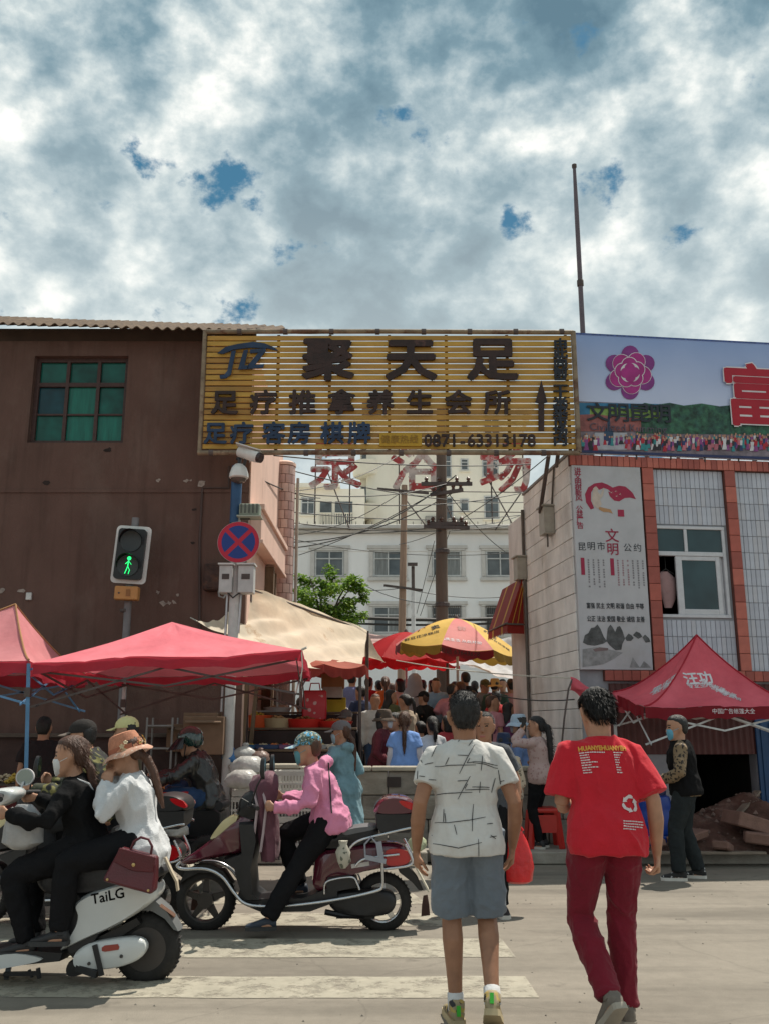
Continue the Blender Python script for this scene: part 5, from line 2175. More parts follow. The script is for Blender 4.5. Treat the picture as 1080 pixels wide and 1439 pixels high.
# ------------------------------------------------------------------ tall notice on the facade
pd = .058
pa = fac(804, 656, pd)
pb_ = fac(902, 939, pd)
qx0, qx1 = .02, fac(897, 660, pd)[0] + .02
qz1, qz0 = fac(850, 655, pd)[1], fac(850, 941, pd)[1]
root = thing('tall_poster', 'tall pale notice with a red flag swirl, columns of characters and ink mountains', 'poster', C0 + U * ((qx0 + qx1) / 2) - W * .03 + V((0, 0, qz0)), YAW)
mb = MB()
mb.box(C0 + U * ((qx0 + qx1) / 2) - W * .02 + V((0, 0, (qz0 + qz1) / 2)), (qx1 - qx0, .06, qz1 - qz0), Matrix.Rotation(YAW, 3, 'Z'))
M_PAPER = mat('poster_vinyl', (.43, .43, .455), .5, var=.09, scale=2.5, col2=(.37, .36, .36), thr=(.55, .75))
part('panel', mb, M_PAPER, root, bevel=.003)
pw = qx1 - qx0
def pq(u, v, d=.053):
	"""poster position: u across in photo pixels from the left edge of 98, v photo row at mid width"""
	z = qz1 + (qz0 - qz1) * (v - 655) / 286.
	return C0 + U * (qx0 + pw * u / 98.) - W * d + V((0, 0, z))
def pflat(pts, m, d=.053, name='print'):
	mb = MB()
	mb.add([pq(a, b, d) for a, b in pts], [tuple(range(len(pts)))])
	return part(name, mb, m, root)
def ptext(txt, u, v, px, m, bold=.0, name='letter', d=.054, sq=(1, 1)):
	return letter(root, txt, px * pw / 98. * 1.05, frame(pq(u, v, d), U, (0, 0, 1)), m, bold, .0008, name, sq)
M_CRIM = mat('ink_crimson', (.30, .012, .05), .5, var=.15)
for i, ch in enumerate('讲文明树新风 公益广告'):
	if ch != ' ':
		ptext(ch, 8, 664 + i * 7.9, 9.5, M_CRIM, .012)
sw = [(24, 716), (19, 708), (18, 698), (22, 688), (30, 681), (41, 679), (50, 681), (57, 685), (66, 683), (75, 684), (81, 688), (85, 692), (88, 701), (80, 700), (72, 701), (64, 706), (57, 703), (52, 697), (47, 689), (42, 688), (38, 692), (33, 688), (29, 690), (26, 696), (24, 704), (27, 713)]
pflat([(24, 719), (18, 709), (17, 697), (22, 687), (31, 681), (31, 686), (26, 694), (25, 706), (29, 717)], M_CRIM, name='swirl')
pflat([(31, 681), (42, 679), (50, 682), (57, 686), (60, 690), (54, 693), (50, 689), (44, 687), (38, 690), (31, 686)], M_CRIM, name='swirl')
pflat([(57, 686), (66, 683), (75, 684), (81, 689), (85, 693), (89, 702), (81, 700), (73, 701), (65, 706), (58, 705), (52, 699), (50, 692), (54, 693)], M_CRIM, .0532, name='swirl')
M_FIG = mat('print_figure', (.50, .42, .36), .5, var=.15, scale=12)
pflat([(29, 688), (33, 685), (36, 688), (35, 693), (39, 697), (43, 687), (45, 688), (42, 699), (38, 704), (40, 711), (34, 718), (28, 712), (26, 704), (28, 696)], M_FIG, .0545, 'figure')
pflat([(34, 714), (42, 716), (52, 718), (55, 724), (49, 722), (42, 722), (36, 719)], mat('print_ochre', (.40, .22, .10), .5), .0542, 'figure')
for (a, b) in ((53, 694), (59, 692), (65, 696), (60, 699)):
	pflat([(a, b), (a + 3, b - 2), (a + 2, b), (a + 5, b + .5)], M_FIG, .0548, 'bird')
pflat([(62, 718), (71, 718), (71, 728), (62, 728)], M_CRIM, .0535, 'seal')
for (u, v, ch) in ((6, 774, '昆'), (19, 773, '明'), (33, 773, '市'), (70, 774, '公'), (84, 774, '约')):
	ptext(ch, u + 3, v - 1, 11.5, M_INK, .0)
ptext('文', 52, 757, 19, M_CRIM, .008)
ptext('明', 52, 776, 17, M_CRIM, .008)
# fine print: columns too small to read, laid as short strokes
M_FINE = mat('ink_fine', (.10, .085, .10), .6)
M_FINER = mat('ink_fine_red', (.26, .07, .10), .6)
rb = random.Random(21)
def fine(us, v0, v1, m):
	mb = MB()
	for u in us:
		v = v0
		while v < v1 - rb.uniform(0, 8):
			h = 2.3
			for k in range(3):
				mb.add([pq(u + rb.uniform(-1.4, -.5), v + k * .8, .0535), pq(u + rb.uniform(.4, 1.5), v + k * .8, .0535), pq(u + 1.2, v + k * .8 + .45, .0535), pq(u - 1.2, v + k * .8 + .45, .0535)], [(0, 1, 2, 3)])
			v += 3.4
			if rb.random() < .14:
				v += 3
	o = part('fine_print', mb, m, root)
	o['kind'] = 'stuff'
fine((17, 24, 31, 38), 790, 830, M_FINE)
fine((58, 65, 72), 790, 830, M_FINER)
fine((79, 86, 93), 790, 830, M_FINE)
for u in (9, 50):
	pflat([(u - 2.6, 788), (u + 2.6, 788), (u + 2.6, 812), (u - 2.6, 812)], M_CRIM, .0535, 'heading_bar')
for r_, (wds, v) in enumerate((('富强 民主 文明 和谐 自由 平等', 858), ('公正 法治 爱国 敬业 诚信 友善', 876))):
	for i, wd in enumerate(wds.split(' ')):
		ptext(wd, 17 + i * 13.6, v - 3, 5.9, M_INK, .012, sq=(.95, 1.35))
M_MT = mat('print_mountain', (.075, .078, .08), .6, var=.5, scale=14)
M_MT2 = mat('print_mountain_pale', (.24, .24, .245), .6, var=.3, scale=14)
for pts, m_ in (([(4, 905), (7, 895), (12, 892), (16, 885), (21, 884), (25, 880), (29, 886), (33, 897), (37, 903), (32, 906), (20, 909), (10, 908)], M_MT),
				([(36, 902), (39, 885), (43, 880), (46, 884), (49, 890), (52, 883), (56, 882), (59, 888), (62, 899), (58, 906), (56, 914), (48, 915), (40, 908)], M_MT),
				([(62, 898), (67, 892), (71, 894), (74, 898), (70, 902), (64, 902)], M_MT), ([(73, 894), (78, 889), (83, 891), (86, 896), (80, 899)], M_MT), ([(86, 897), (90, 893), (95, 898), (97, 903), (90, 904)], M_MT),
				([(66, 938), (71, 924), (76, 932), (80, 938)], M_MT2), ([(80, 938), (86, 929), (92, 934), (95, 938)], M_MT2), ([(2, 938), (3, 914), (20, 911), (40, 914), (58, 918), (46, 926), (30, 934)], M_MT2)):
	pflat(pts, m_, .0536 if m_ is M_MT else .0532, 'mountain')
pflat([(17, 914), (26, 911), (38, 912), (38, 915), (20, 917)], mat('print_roofs', (.17, .12, .12), .6), .0540, 'village')
# ------------------------------------------------------------------ flagpole
fp = at(818, 465, 15.2)
ft = at(812.5, 237, 15.2)
root = thing('flagpole', 'bare slender flagpole rising behind the printed banner', 'flagpole', (fp.x, 15.2, 5.1))
mb = MB()
mb.tube([(fp.x, 15.2, 5.1), (fp.x, 15.2, ft.z - .9), (fp.x, 15.2, ft.z)], [.05, .042, .030], 10)
part('pole', mb, mat('flagpole_steel', (.11, .085, .10), .45, var=.15), root, True)
mb = MB()
mb.lathe([(.03, 0), (.045, .03), (.045, .08), (.0, .11)], (fp.x, 15.2, ft.z), 'z', 12)
part('finial', mb, M_FRAME, root, True)
mb = MB()
lz = at(816, 398, 15.2).z
mb.lathe([(.052, -.06), (.06, -.05), (.06, .05), (.052, .06)], (fp.x, 15.2, lz), 'z', 10)
part('collar', mb, M_FRAME, root, True)
# ------------------------------------------------------------------ canopies
M_STEEL = mat('steel_tube', (.45, .45, .46), .35, metal=.7, var=.12, scale=12)
M_LEGB = mat('leg_blue', (.10, .24, .42), .45, var=.15, scale=8)
M_LEGW = mat('leg_pale', (.48, .50, .50), .5, var=.15, scale=8)
M_ROPE = mat('rope_pale', (.5, .48, .42), .9)
def pop_tent(label, cs, apex, m, mv, val=.14, pw=1.5, legs=(), braces=True, seed=0, sagk=.05, zg=0.0, group='red pop-up canopies', trim=None):
	"""cs: eave corners front-left, front-right, back-right, back-left"""
	cs = [V(c) for c in cs]
	apex = V(apex)
	base = V((apex.x, apex.y, zg))
	t = thing('market_canopy', label, 'canopy', base, 0, group)
	for i in range(4):
		a, b = cs[i], cs[(i + 1) % 4]
		mb = MB()
		def pt(u, v):
			e = a.lerp(b, u)
			p = e.lerp(apex, v)
			z = e.z + (apex.z - e.z) * v ** pw
			s_ = -sagk * math.sin(math.pi * u) * (1 - v) * (.5 + v)
			n_ = noise.noise(V((u * 3 + seed, v * 3, i * 3.3))) * .06 * (1 - v) * math.sin(math.pi * u)
			w_ = abs(noise.noise(V((u * 7 - v * 5 + seed, v * 2 + u, i * 2.1))))
			cr = -.07 * max(0, .22 - w_) * (1 - v * .7) * math.sin(math.pi * u) - .018 * abs(math.sin(u * 9 + v * 4 + seed)) * (1 - v) * v * 2
			return V((p.x, p.y, z + s_ + n_ + cr))
		mb.grid(pt, 36, 22)
		part('canopy_panel', mb, m, t, True)
		mb = MB()
		out = ((a + b) / 2 - apex)
		out.z = 0
		out.normalize()
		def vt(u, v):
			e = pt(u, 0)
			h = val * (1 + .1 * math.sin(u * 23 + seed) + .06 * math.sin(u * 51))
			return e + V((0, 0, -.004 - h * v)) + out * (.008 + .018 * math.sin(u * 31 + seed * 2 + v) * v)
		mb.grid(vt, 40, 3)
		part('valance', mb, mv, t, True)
		if trim:
			mb = MB()
			mb.tube([pt(0, v / 14) + V((0, 0, .008)) for v in range(15)], .010, 5)
			part('seam', mb, trim, t, True)
	for (i, ml, zz, foot) in legs:
		c = cs[i]
		f = V(foot) if foot is not None else V((c.x, c.y, zg))
		mb = MB()
		mb.bar(f, c - V((0, 0, .03)), .034, .034)
		part('leg', mb, ml, t)
		mb = MB()
		mb.box(f + V((0, 0, .01)), (.10, .10, .02))
		part('foot_plate', mb, ml, t)
		mb = MB()
		mb.box(f.lerp(c, .86), (.055, .055, .09))
		part('slider', mb, M_FRAME, t)
	if braces:
		for i in range(4):
			a, b = cs[i] - V((0, 0, .08)), cs[(i + 1) % 4] - V((0, 0, .08))
			ins = (apex - (a + b) / 2)
			ins.z = 0
			ins = ins.normalized() * .05
			m1 = a.lerp(b, .5) - V((0, 0, .20))
			for (p, q) in ((a, m1), (m1, b), (a - V((0, 0, .34)), a.lerp(b, .5) - V((0, 0, .02))), (a.lerp(b, .5) - V((0, 0, .02)), b - V((0, 0, .34)))):
				mb = MB()
				mb.bar(p + ins, q + ins, .010, .020)
				part('brace', mb, M_LEGW if braces is True else braces, t)
	return t
M_T1 = mat_sheet('canvas_faded_red', (.64, .25, .265), .22, col2=(.55, .19, .205), thr=(.4, .7))
M_T2 = mat_sheet('canvas_rose', (.86, .235, .275), .22, col2=(.78, .18, .22), thr=(.4, .7))
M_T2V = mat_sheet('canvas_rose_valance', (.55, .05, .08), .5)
M_T3 = mat_sheet('canvas_crimson', (.76, .145, .185), .22, col2=(.62, .09, .12), thr=(.4, .7))
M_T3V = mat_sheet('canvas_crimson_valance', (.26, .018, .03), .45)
M_YTRIM = mat('trim_yellow', (.34, .17, .07), .7)
# faded one at the left edge
f = at(45, 931, 9.1)
b_ = at(146, 950, 10.9)
pop_tent('faded pink pop-up canopy on a blue leg at the left edge', [f + V((-2.3, .05, 0)), f + V((-.03, 0, .02)), V((f.x - .03, b_.y, f.z - .02)), V((f.x - 2.3, b_.y, f.z))],
         V((at(22, 850, 10.0).x, 10.0, at(22, 850, 10.0).z)), M_T1, M_T2V, .13, 1.35, legs=((1, M_LEGB, 0, (at(48, 1075, 9.15).x, 9.15, 0)),), seed=1, trim=M_YTRIM, braces=M_LEGB)
# rose one, the widest
fl, fr = at(47, 931, 9.05), at(424, 913, 8.95)
bl = at(176, 952, 10.8)
br = V((fr.x - .05, 10.7, bl.z + .06))
t = pop_tent('wide rose-red canopy stretched in front of the brown wall', [fl, fr, br, bl], at(242, 874, 9.95), M_T2, M_T2V, .10, 1.12, legs=((3, M_LEGW, 0, (bl.x, bl.y, 0)),),
             seed=2.4, sagk=.02, braces=M_FRAME)
mb = MB()
mb.tube([fr + V((0, 0, 0)), fr + V((.05, -.02, .02))], .012, 6)
mb.tube([fr + V((.0, 0, -.02)), fr + V((.012, 0, -.16)), fr + V((-.005, 0, -.30))], .006, 5)
part('guy_rope', mb, M_ROPE, t, True)
# crimson one on the right with lettering
fl, fr = at(905, 993, 10.75), at(1128, 990, 10.9)
bl, br = at(861, 973, 12.1), at(1085, 985, 12.15)
ap = at(978, 893, 11.5)
t = pop_tent('crimson peaked canopy with white lettering in front of the tiled building', [fl, fr, br, bl], ap, M_T3, M_T3V, .13, 1.55, legs=((1, M_LEGW, 0, (fr.x, fr.y, 0)), (2, M_LEGW, 0, (br.x, br.y, PV)), (3, M_LEGW, 0, (bl.x, bl.y, PV))),
             seed=4.1, sagk=.03, trim=M_T2V)
# white print on its panels
CAN3 = t
bvh_parts = []
M_PW = mat('print_white', (.62, .56, .56), .7, var=.15, scale=20)
def panel_bvh(tent, idx):
	o = [c for c in tent.children if c.name.startswith('canopy_panel')][idx]
	vs = [tent.location + v.co for v in o.data.vertices]
	return BVHTree.FromPolygons(vs, [list(p.vertices) for p in o.data.polygons]), o
def print_on(tent, idx, txt, px, py, Y, size, m, tilt=0., bold=.02, dz=.004, xdir=None, depthup=(0, .35, 1)):
	bv, o = panel_bvh(tent, idx)
	me = glyphs(txt, size)
	if bold:
		me = bolden(me, bold * size, 0)
	vs, fs = me_shape(me)
	c = at(px, py, Y)
	x = V(xdir) if xdir else V((math.cos(tilt), 0, math.sin(tilt)))
	M = frame(c, x, V(depthup) - x * V(depthup).dot(x))
	nv, nf = project((vs, fs), M, bv, dz)
	if not nf:
		return
	mb = MB()
	mb.add([v - tent.location for v in nv], nf)
	link('lettering', mb.mesh('lettering', m, fix=False), o)
print_on(CAN3, 0, '汪功', 983, 950, 11.1, .18, M_PW, .12, .03)
print_on(CAN3, 0, '专业生产', 983, 962, 11.1, .075, M_PW, .12, .02)
for k in range(4):
	print_on(CAN3, 0, ('广告帐篷', '宣传折叠帐篷', '四角伞棚', '厂家直销')[k], 1022 + k * 4.5, 950 + k * 6.2, 10.85, .066, M_PW, -.62, .015)
print_on(CAN3, 3, '重庆面馆', 921, 950, 11.1, .13, M_PW, .62, .02, xdir=(.5, -.55, .45))
print_on(CAN3, 3, '经营', 913, 962, 11.1, .12, M_PW, .62, .02, xdir=(.5, -.55, .45))
letter(CAN3, '中国广告帐篷大全', .062, frame(at(1030, 1000, 10.68), (1, .05, 0), (0, 0, 1)), M_PW, .0, .0008, name='lettering')
# red cloth strip tied from that canopy to the block wall
mb = MB()
q0, q1 = at(800, 951, 12.15), at(800, 969, 12.15)
r0, r1 = at(905, 962, 12.1), at(884, 1000, 12.0)
def ssag(u, v):
	a, b = q0.lerp(r0, u), q1.lerp(r1, u)
	p = a.lerp(b, v)
	return p + V((0, -.25 * math.sin(math.pi * v) * (.3 + u), -.13 * math.sin(math.pi * u) * (1 - .3 * v) + .02 * math.sin(u * 20 + v * 6)))
mb.grid(ssag, 24, 8)
solo('cloth_strip', mb, M_T3, 'sagging crimson cloth tied between the block wall and the peaked canopy', 'cloth', smooth=True)
mb = MB()
mb.tube([at(798, 968, 12.0), at(792, 1010, 11.9), at(787, 1062, 11.85)], .012, 6)
mb.tube([at(803, 955, 12.1), at(798, 968, 12.0)], .012, 6)
solo('tie_pole', mb, M_FRAME, 'thin dark leaning pole holding the crimson cloth at the block wall', 'pole', smooth=True)
for (a, b, sg, lb) in (((556, 928, 16), (803, 953, 12.2), .05, 'white string running from the yellow umbrella to the block wall'), ((690, 975, 14), (806, 983, 12.2), .05, 'dark wire strung low in front of the block wall')):
	mb = MB()
	A, B_ = at(*a), at(*b)
	mb.tube([A.lerp(B_, i / 8) - V((0, 0, sg * 4 * (i / 8) * (1 - i / 8))) for i in range(9)], .009, 5)
	solo('line', mb, M_ROPE if 'white' in lb else M_WIRE, lb, 'rope')
# beige tarpaulin
M_TARP = mat_sheet('tarp_beige', (.85, .74, .58), .42, var=.14, scale=2.6, col2=(.50, .29, .12), thr=(.62, .72))
R_ = [at(352, 826, 12.95), at(395, 838, 13.6), at(440, 856, 14.6), at(516, 886, 16.0)]
Lw = [at(278, 873, 11.95), at(350, 905, 12.25), at(430, 938, 12.6), at(506, 943, 13.3)]
def pl_(P, u):
	k = min(int(u * 3), 2)
	return P[k].lerp(P[k + 1], u * 3 - k)
mb = MB()
def tp(u, v):
	p = pl_(R_, u).lerp(pl_(Lw, u), v)
	s_ = -.16 * math.sin(math.pi * v) * (1 - .5 * u)
	w = .04 * noise.noise(V((u * 6, v * 9, 1.2))) + .025 * math.sin(v * 16 + u * 22) * math.sin(math.pi * v) * (.4 + u)
	return p + V((0, 0, s_ + w))
mb.grid(tp, 44, 30)
t = thing('tarpaulin', 'beige stained tarpaulin slung from a peak behind the camera pole down into the lane', 'tarpaulin', (R_[0].x, R_[0].y, PV))
part('sheet', mb, M_TARP, t, True)
mb = MB()
def tp2(u, v):
	a = R_[0].lerp(R_[3], u)
	b = a + V((.22 + .1 * u, .75, -.5))
	return a.lerp(b, v) + V((0, 0, -.08 * math.sin(math.pi * v) + .03 * noise.noise(V((u * 5, v * 5, 3)))))
mb.grid(tp2, 20, 10)
part('sheet', mb, M_TARP, t, True)
mb = MB()
mb.tube([(R_[0].x, R_[0].y + .02, PV), R_[0] - V((0, 0, .01))], .03, 8)
mb.tube([(R_[3].x, R_[3].y, .5), R_[3] - V((0, 0, .01))], .03, 8)
mb.tube([(Lw[3].x, Lw[3].y, .3), Lw[3] - V((0, 0, -.02))], .022, 8)
mb.tube([R_[0] - V((0, 0, .02)), R_[3] - V((0, 0, .02))], .016, 6)
o = part('pole', mb, M_FRAME, t, True)
mb = MB()
mb.tube([Lw[0], at(268, 868, 12.4)], .008, 5)
part('rope', mb, M_ROPE, t, True)
def umbrella(label, apex, rad, rimz, mats, val, mval, seed=0, tilt=(0, 0), n=8, foot=0., rot=0., flat_=1.6):
	a = V(apex)
	t = thing('market_umbrella', label, 'umbrella', (a.x, a.y, foot), 0, 'large market umbrellas')
	h = a.z - rimz
	rim = []
	def pt(ang, v):
		r = rad * v
		return V((a.x + r * math.cos(ang), a.y + r * math.sin(ang), a.z - h * v ** flat_ + tilt[0] * r * math.cos(ang) + tilt[1] * r * math.sin(ang)))
	for k in range(n):
		a0, a1 = rot + 2 * math.pi * k / n, rot + 2 * math.pi * (k + 1) / n
		mb = MB()
		def g(u, v):
			p0, p1 = pt(a0, max(v, .001)), pt(a1, max(v, .001))
			p = p0.lerp(p1, u)
			arc = pt(a0 + (a1 - a0) * u, max(v, .001))
			p = p.lerp(arc, .45)
			return p + V((0, 0, -.05 * math.sin(math.pi * u) * v * v * rad + .012 * math.sin(v * 14 + seed + k) * v * math.sin(math.pi * u)))
		mb.grid(g, 10, 12)
		pn = part('canopy_panel', mb, mats[k % len(mats)], t, True)
		mb = MB()
		def vt(u, v):
			e = g(u, 1.0)
			d = V((e.x - a.x, e.y - a.y, 0)).normalized()
			hh = val * (.72 + .28 * abs(math.sin(u * math.pi * 3)))
			return e + V((0, 0, -.003 - hh * v)) + d * (.006 + .012 * math.sin(u * 20 + k) * v)
		mb.grid(vt, 18, 2)
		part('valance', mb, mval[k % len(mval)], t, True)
		mb = MB()
		mb.tube([pt(a0, v / 6) - V((0, 0, .012)) for v in range(1, 7)], .009, 5)
		part('rib', mb, M_STEEL, t, True)
	mb = MB()
	mb.tube([(a.x, a.y, foot), a + V((0, 0, .05))], .024, 8)
	part('pole', mb, M_LEGW, t, True)
	mb = MB()
	mb.lathe([(.05, -.02), (.04, .02), (.015, .06), (0, .07)], a, 'z', 12)
	part('finial', mb, M_FRAME, t, True)
	return t
M_UY = mat_sheet('umbrella_yellow', (.82, .54, .13), .32, var=.12, col2=(.72, .45, .09), thr=(.5, .7))
M_UR = mat_sheet('umbrella_pinkred', (.74, .22, .21), .32, var=.12)
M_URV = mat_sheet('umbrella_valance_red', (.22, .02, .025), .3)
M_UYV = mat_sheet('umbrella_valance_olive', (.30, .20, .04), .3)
M_URED = mat_sheet('umbrella_scarlet', (.58, .015, .02), .48, var=.08)
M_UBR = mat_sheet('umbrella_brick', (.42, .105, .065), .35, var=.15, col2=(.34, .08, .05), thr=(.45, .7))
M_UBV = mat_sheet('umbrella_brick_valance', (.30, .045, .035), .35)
ua = at(641, 869, 17.0)
rz_ = at(641, 912, 17.0).z
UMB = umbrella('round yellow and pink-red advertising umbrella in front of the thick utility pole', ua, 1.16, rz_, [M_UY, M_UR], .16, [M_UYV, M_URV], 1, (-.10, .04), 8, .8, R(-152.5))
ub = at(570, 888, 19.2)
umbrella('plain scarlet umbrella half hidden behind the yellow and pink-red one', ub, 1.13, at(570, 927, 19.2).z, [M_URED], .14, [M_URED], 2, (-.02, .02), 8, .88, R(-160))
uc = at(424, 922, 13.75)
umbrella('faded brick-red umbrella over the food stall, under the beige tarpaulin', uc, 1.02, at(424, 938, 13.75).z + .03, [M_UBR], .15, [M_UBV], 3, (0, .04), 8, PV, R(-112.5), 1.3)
# lettering on the yellow umbrella
M_UBK = mat('print_black', (.03, .025, .02), .7)
for idx in range(8):
	pass
def umb_print(txt, px, py, size, m, tilt, bold=.02):
	best = None
	p = at(px, py, 16.2)
	for i in range(8):
		bv, o = panel_bvh(UMB, i)
		d = ray(px, py).normalized()
		h = bv.ray_cast(V((0, 0, CAM_Z)), d)
		if h[0] is not None and (best is None or h[3] < best[0]):
			best = (h[3], i, h[0], h[1])
	if best is None:
		return
	print_on(UMB, best[1], txt, px, py, best[2].y, size, m, tilt, bold, .006, depthup=(0, .8, 1))
umb_print('外', 591, 884, .17, M_UBK, .35)
umb_print('卖', 611, 882, .17, M_UBK, .25)
umb_print('鲜豆花凉糕店', 592, 894, .105, M_UBK, .10, .012)
umb_print('鲜', 648, 884, .16, mat('print_pale_red', (.58, .26, .24), .7), 0)
umb_print('品质生活 从此开始', 647, 901, .088, M_PW, -.05, .012)
umb_print('外', 683, 889, .14, M_UBK, -.35)
umb_print('卖', 692, 896, .14, M_UBK, -.45)
umb_print('鲜豆花凉糕', 701, 905, .085, M_UBK, -.45, .015)
letter(UMB, '电话 63643678', .11, frame(at(645, 917, 15.8), (1, 0, -.12), (0, 0, 1)), M_UBK, .0, .0008, name='lettering')
# silvery tarpaulin at the back right of the lane
M_SILV = mat_sheet('tarp_silver', (.62, .60, .60), .35, var=.16, scale=3)
mb = MB()
sa, sb, sc_, sd_ = at(632, 900, 23), at(738, 898, 19.5), at(738, 958, 17.4), at(630, 930, 18.2)
def sv(u, v):
	p = sa.lerp(sb, u).lerp(sd_.lerp(sc_, u), v)
	return p + V((0, 0, -.10 * math.sin(math.pi * v) + .07 * noise.noise(V((u * 7, v * 9, 2))) + .03 * math.sin(v * 24 + u * 9)))
mb.grid(sv, 34, 30)
t = thing('tarpaulin', 'crumpled silver-white tarpaulin roof at the far right of the lane', 'tarpaulin', ((sa.x + sc_.x) / 2, 20, .88))
part('sheet', mb, M_SILV, t, True)
mb = MB()
for p in (sb, sc_, sd_):
	mb.tube([(p.x - .03, p.y, .85), p - V((.03, 0, .03))], .025, 6)
part('pole', mb, M_FRAME, t, True)
mb = MB()
mb.grid(lambda u, v: at(498, 884, 20.6).lerp(at(512, 905, 19), v) + V((.9 * u, 0, -.05 * math.sin(3.14 * u) - .15 * u)), 8, 6)
solo('cloth_strip', mb, mat_sheet('cloth_pale_pink', (.55, .36, .33), .4), 'pale pink cloth end between the beige tarpaulin and the scarlet umbrella', 'cloth', smooth=True)
# ------------------------------------------------------------------ camera pole with sign
CY = 12.05
c = at(322, 1000, CY)
root = thing('camera_pole', 'white steel pole carrying a no stopping sign, two steel boxes and two surveillance cameras', 'pole', (c.x, CY, PV))
tx = at(334, 655, CY)
M_CP = mat('pole_white_paint', (.52, .51, .49), .5, var=.14, scale=8, bump=.1)
mb = MB()
mb.tube([(c.x, CY, PV), (c.x + .02, CY, at(326, 820, CY).z)], .068, 14)
mb.tube([(c.x + .02, CY, at(326, 820, CY).z), (tx.x, CY, at(334, 690, CY).z)], .062, 14)
part('pole', mb, M_CP, root, True)
mb = MB()
mb.tube([(tx.x - .005, CY, at(334, 735, CY).z), (tx.x, CY, at(334, 655, CY).z)], .072, 14)
part('blue_sleeve', mb, mat('sleeve_blue', (.02, .07, .16), .5), root, True)
mb = MB()
for dx in (-.095, .085):
	mb.tube([(c.x + dx, CY - .01, at(322, 1000, CY).z if dx < 0 else at(322, 890, CY).z), (c.x + .02 + dx, CY - .01, at(322, 830, CY).z)], .017, 6)
part('conduit', mb, M_STEEL, root, True)
# sign
cs_ = at(335.5, 762, CY - .15)
r_ = .275
mb = MB()
mb.lathe([(r_, 0), (r_, .012)], (cs_.x, CY - .16, cs_.z), 'y', 48)
sign = part('no_stopping_sign', mb, mat('sign_back', (.35, .35, .36), .5), root)
M_SR = mat('sign_red', (.42, .008, .035), .45, var=.06)
M_SB = mat('sign_blue', (.008, .035, .20), .45, var=.06)
mb = MB()
mb.lathe([(r_ - .004, -.003), (r_ - .004, 0)], (cs_.x, CY - .16, cs_.z), 'y', 48)
part('red_face', mb, M_SR, sign)
for q_ in range(4):
	mb = MB()
	a0 = math.pi / 2 * q_
	pts = []
	wv_ = .055
	rr = r_ * .80
	da = math.asin(wv_ / 2 / rr * 1.0)
	for k in range(13):
		a = a0 - math.pi / 4 + da * 1.0 + (math.pi / 2 - 2 * da) * k / 12
		pts.append(V((cs_.x + rr * math.sin(a), CY - .165, cs_.z + rr * math.cos(a))))
	am = a0
	inn = wv_ / 2 / math.sin(math.pi / 4)
	pts.append(V((cs_.x + inn * math.sin(am), CY - .165, cs_.z + inn * math.cos(am))))
	mb.poly(pts)
	part('blue_field', mb, M_SB, sign)
# steel boxes
for (px, w) in ((319, .17), (347, .20)):
	b0 = at(px, 815, CY - .06)
	mb = MB()
	mb.box(b0, (w, .20, .36))
	bx = part('steel_box', mb, mat('box_pale', (.44, .44, .43), .5, var=.15, scale=6), root, bevel=.008)
	mb = MB()
	mb.box(b0 + V((0, -.01, .195)), (w + .03, .24, .022))
	part('lid', mb, M_CP, bx)
	mb = MB()
	mb.box(b0 + V((0, -.103, .03)), (w * .55, .006, .07))
	part('label_plate', mb, M_FRAME, bx)
mb = MB()
mb.tube([(c.x - .1, CY - .13, at(320, 830, CY).z), (c.x + .02, CY - .14, at(320, 842, CY).z), (c.x + .14, CY - .13, at(320, 832, CY).z)], .012, 6)
part('cable', mb, M_WIRE, root, True)
# dark wall cabinet's twin bracket: grey-green equipment case
e0 = at(352, 718, CY - .02)
mb = MB()
mb.box(e0, (.27, .2, .16))
eq = part('equipment_case', mb, mat('case_greygreen', (.22, .25, .20), .5, var=.2, scale=10), root, bevel=.012)
for k in range(5):
	mb = MB()
	mb.box(e0 + V((-.105 + k * .052, -.105, .01)), (.018, .02, .12))
	part('fin', mb, mat('fin_dark', (.08, .09, .075), .6), eq)
mb = MB()
mb.box(e0 + V((0, -.01, -.092)), (.32, .24, .02))
part('base_plate', mb, mat('case_greygreen2', (.30, .33, .27), .5), eq)
mb = MB()
mb.bar((tx.x, CY, e0.z - .1), e0 + V((0, 0, -.1)), .03, .04)
part('arm', mb, M_FRAME, eq)
# dome camera
d0 = at(336, 668, CY - .10)
mb = MB()
mb.lathe([(.02, .16), (.06, .15), (.10, .10), (.125, .02), (.13, -.03), (.115, -.045)], d0, 'z', 24)
dm = part('dome_camera', mb, mat('cam_white', (.62, .61, .59), .4), root, True)
mb = MB()
mb.lathe([(.105, -.046), (.09, -.085), (.05, -.105), (0, -.11)], d0, 'z', 20)
part('lens_dome', mb, mat('lens_dark', (.10, .08, .07), .15), dm, True)
mb = MB()
mb.tube([d0 + V((0, 0, .15)), d0 + V((0, .03, .24)), V((tx.x, CY, d0.z + .26))], .025, 8)
part('arm', mb, mat('bracket_dark', (.04, .04, .045), .5), dm, True)
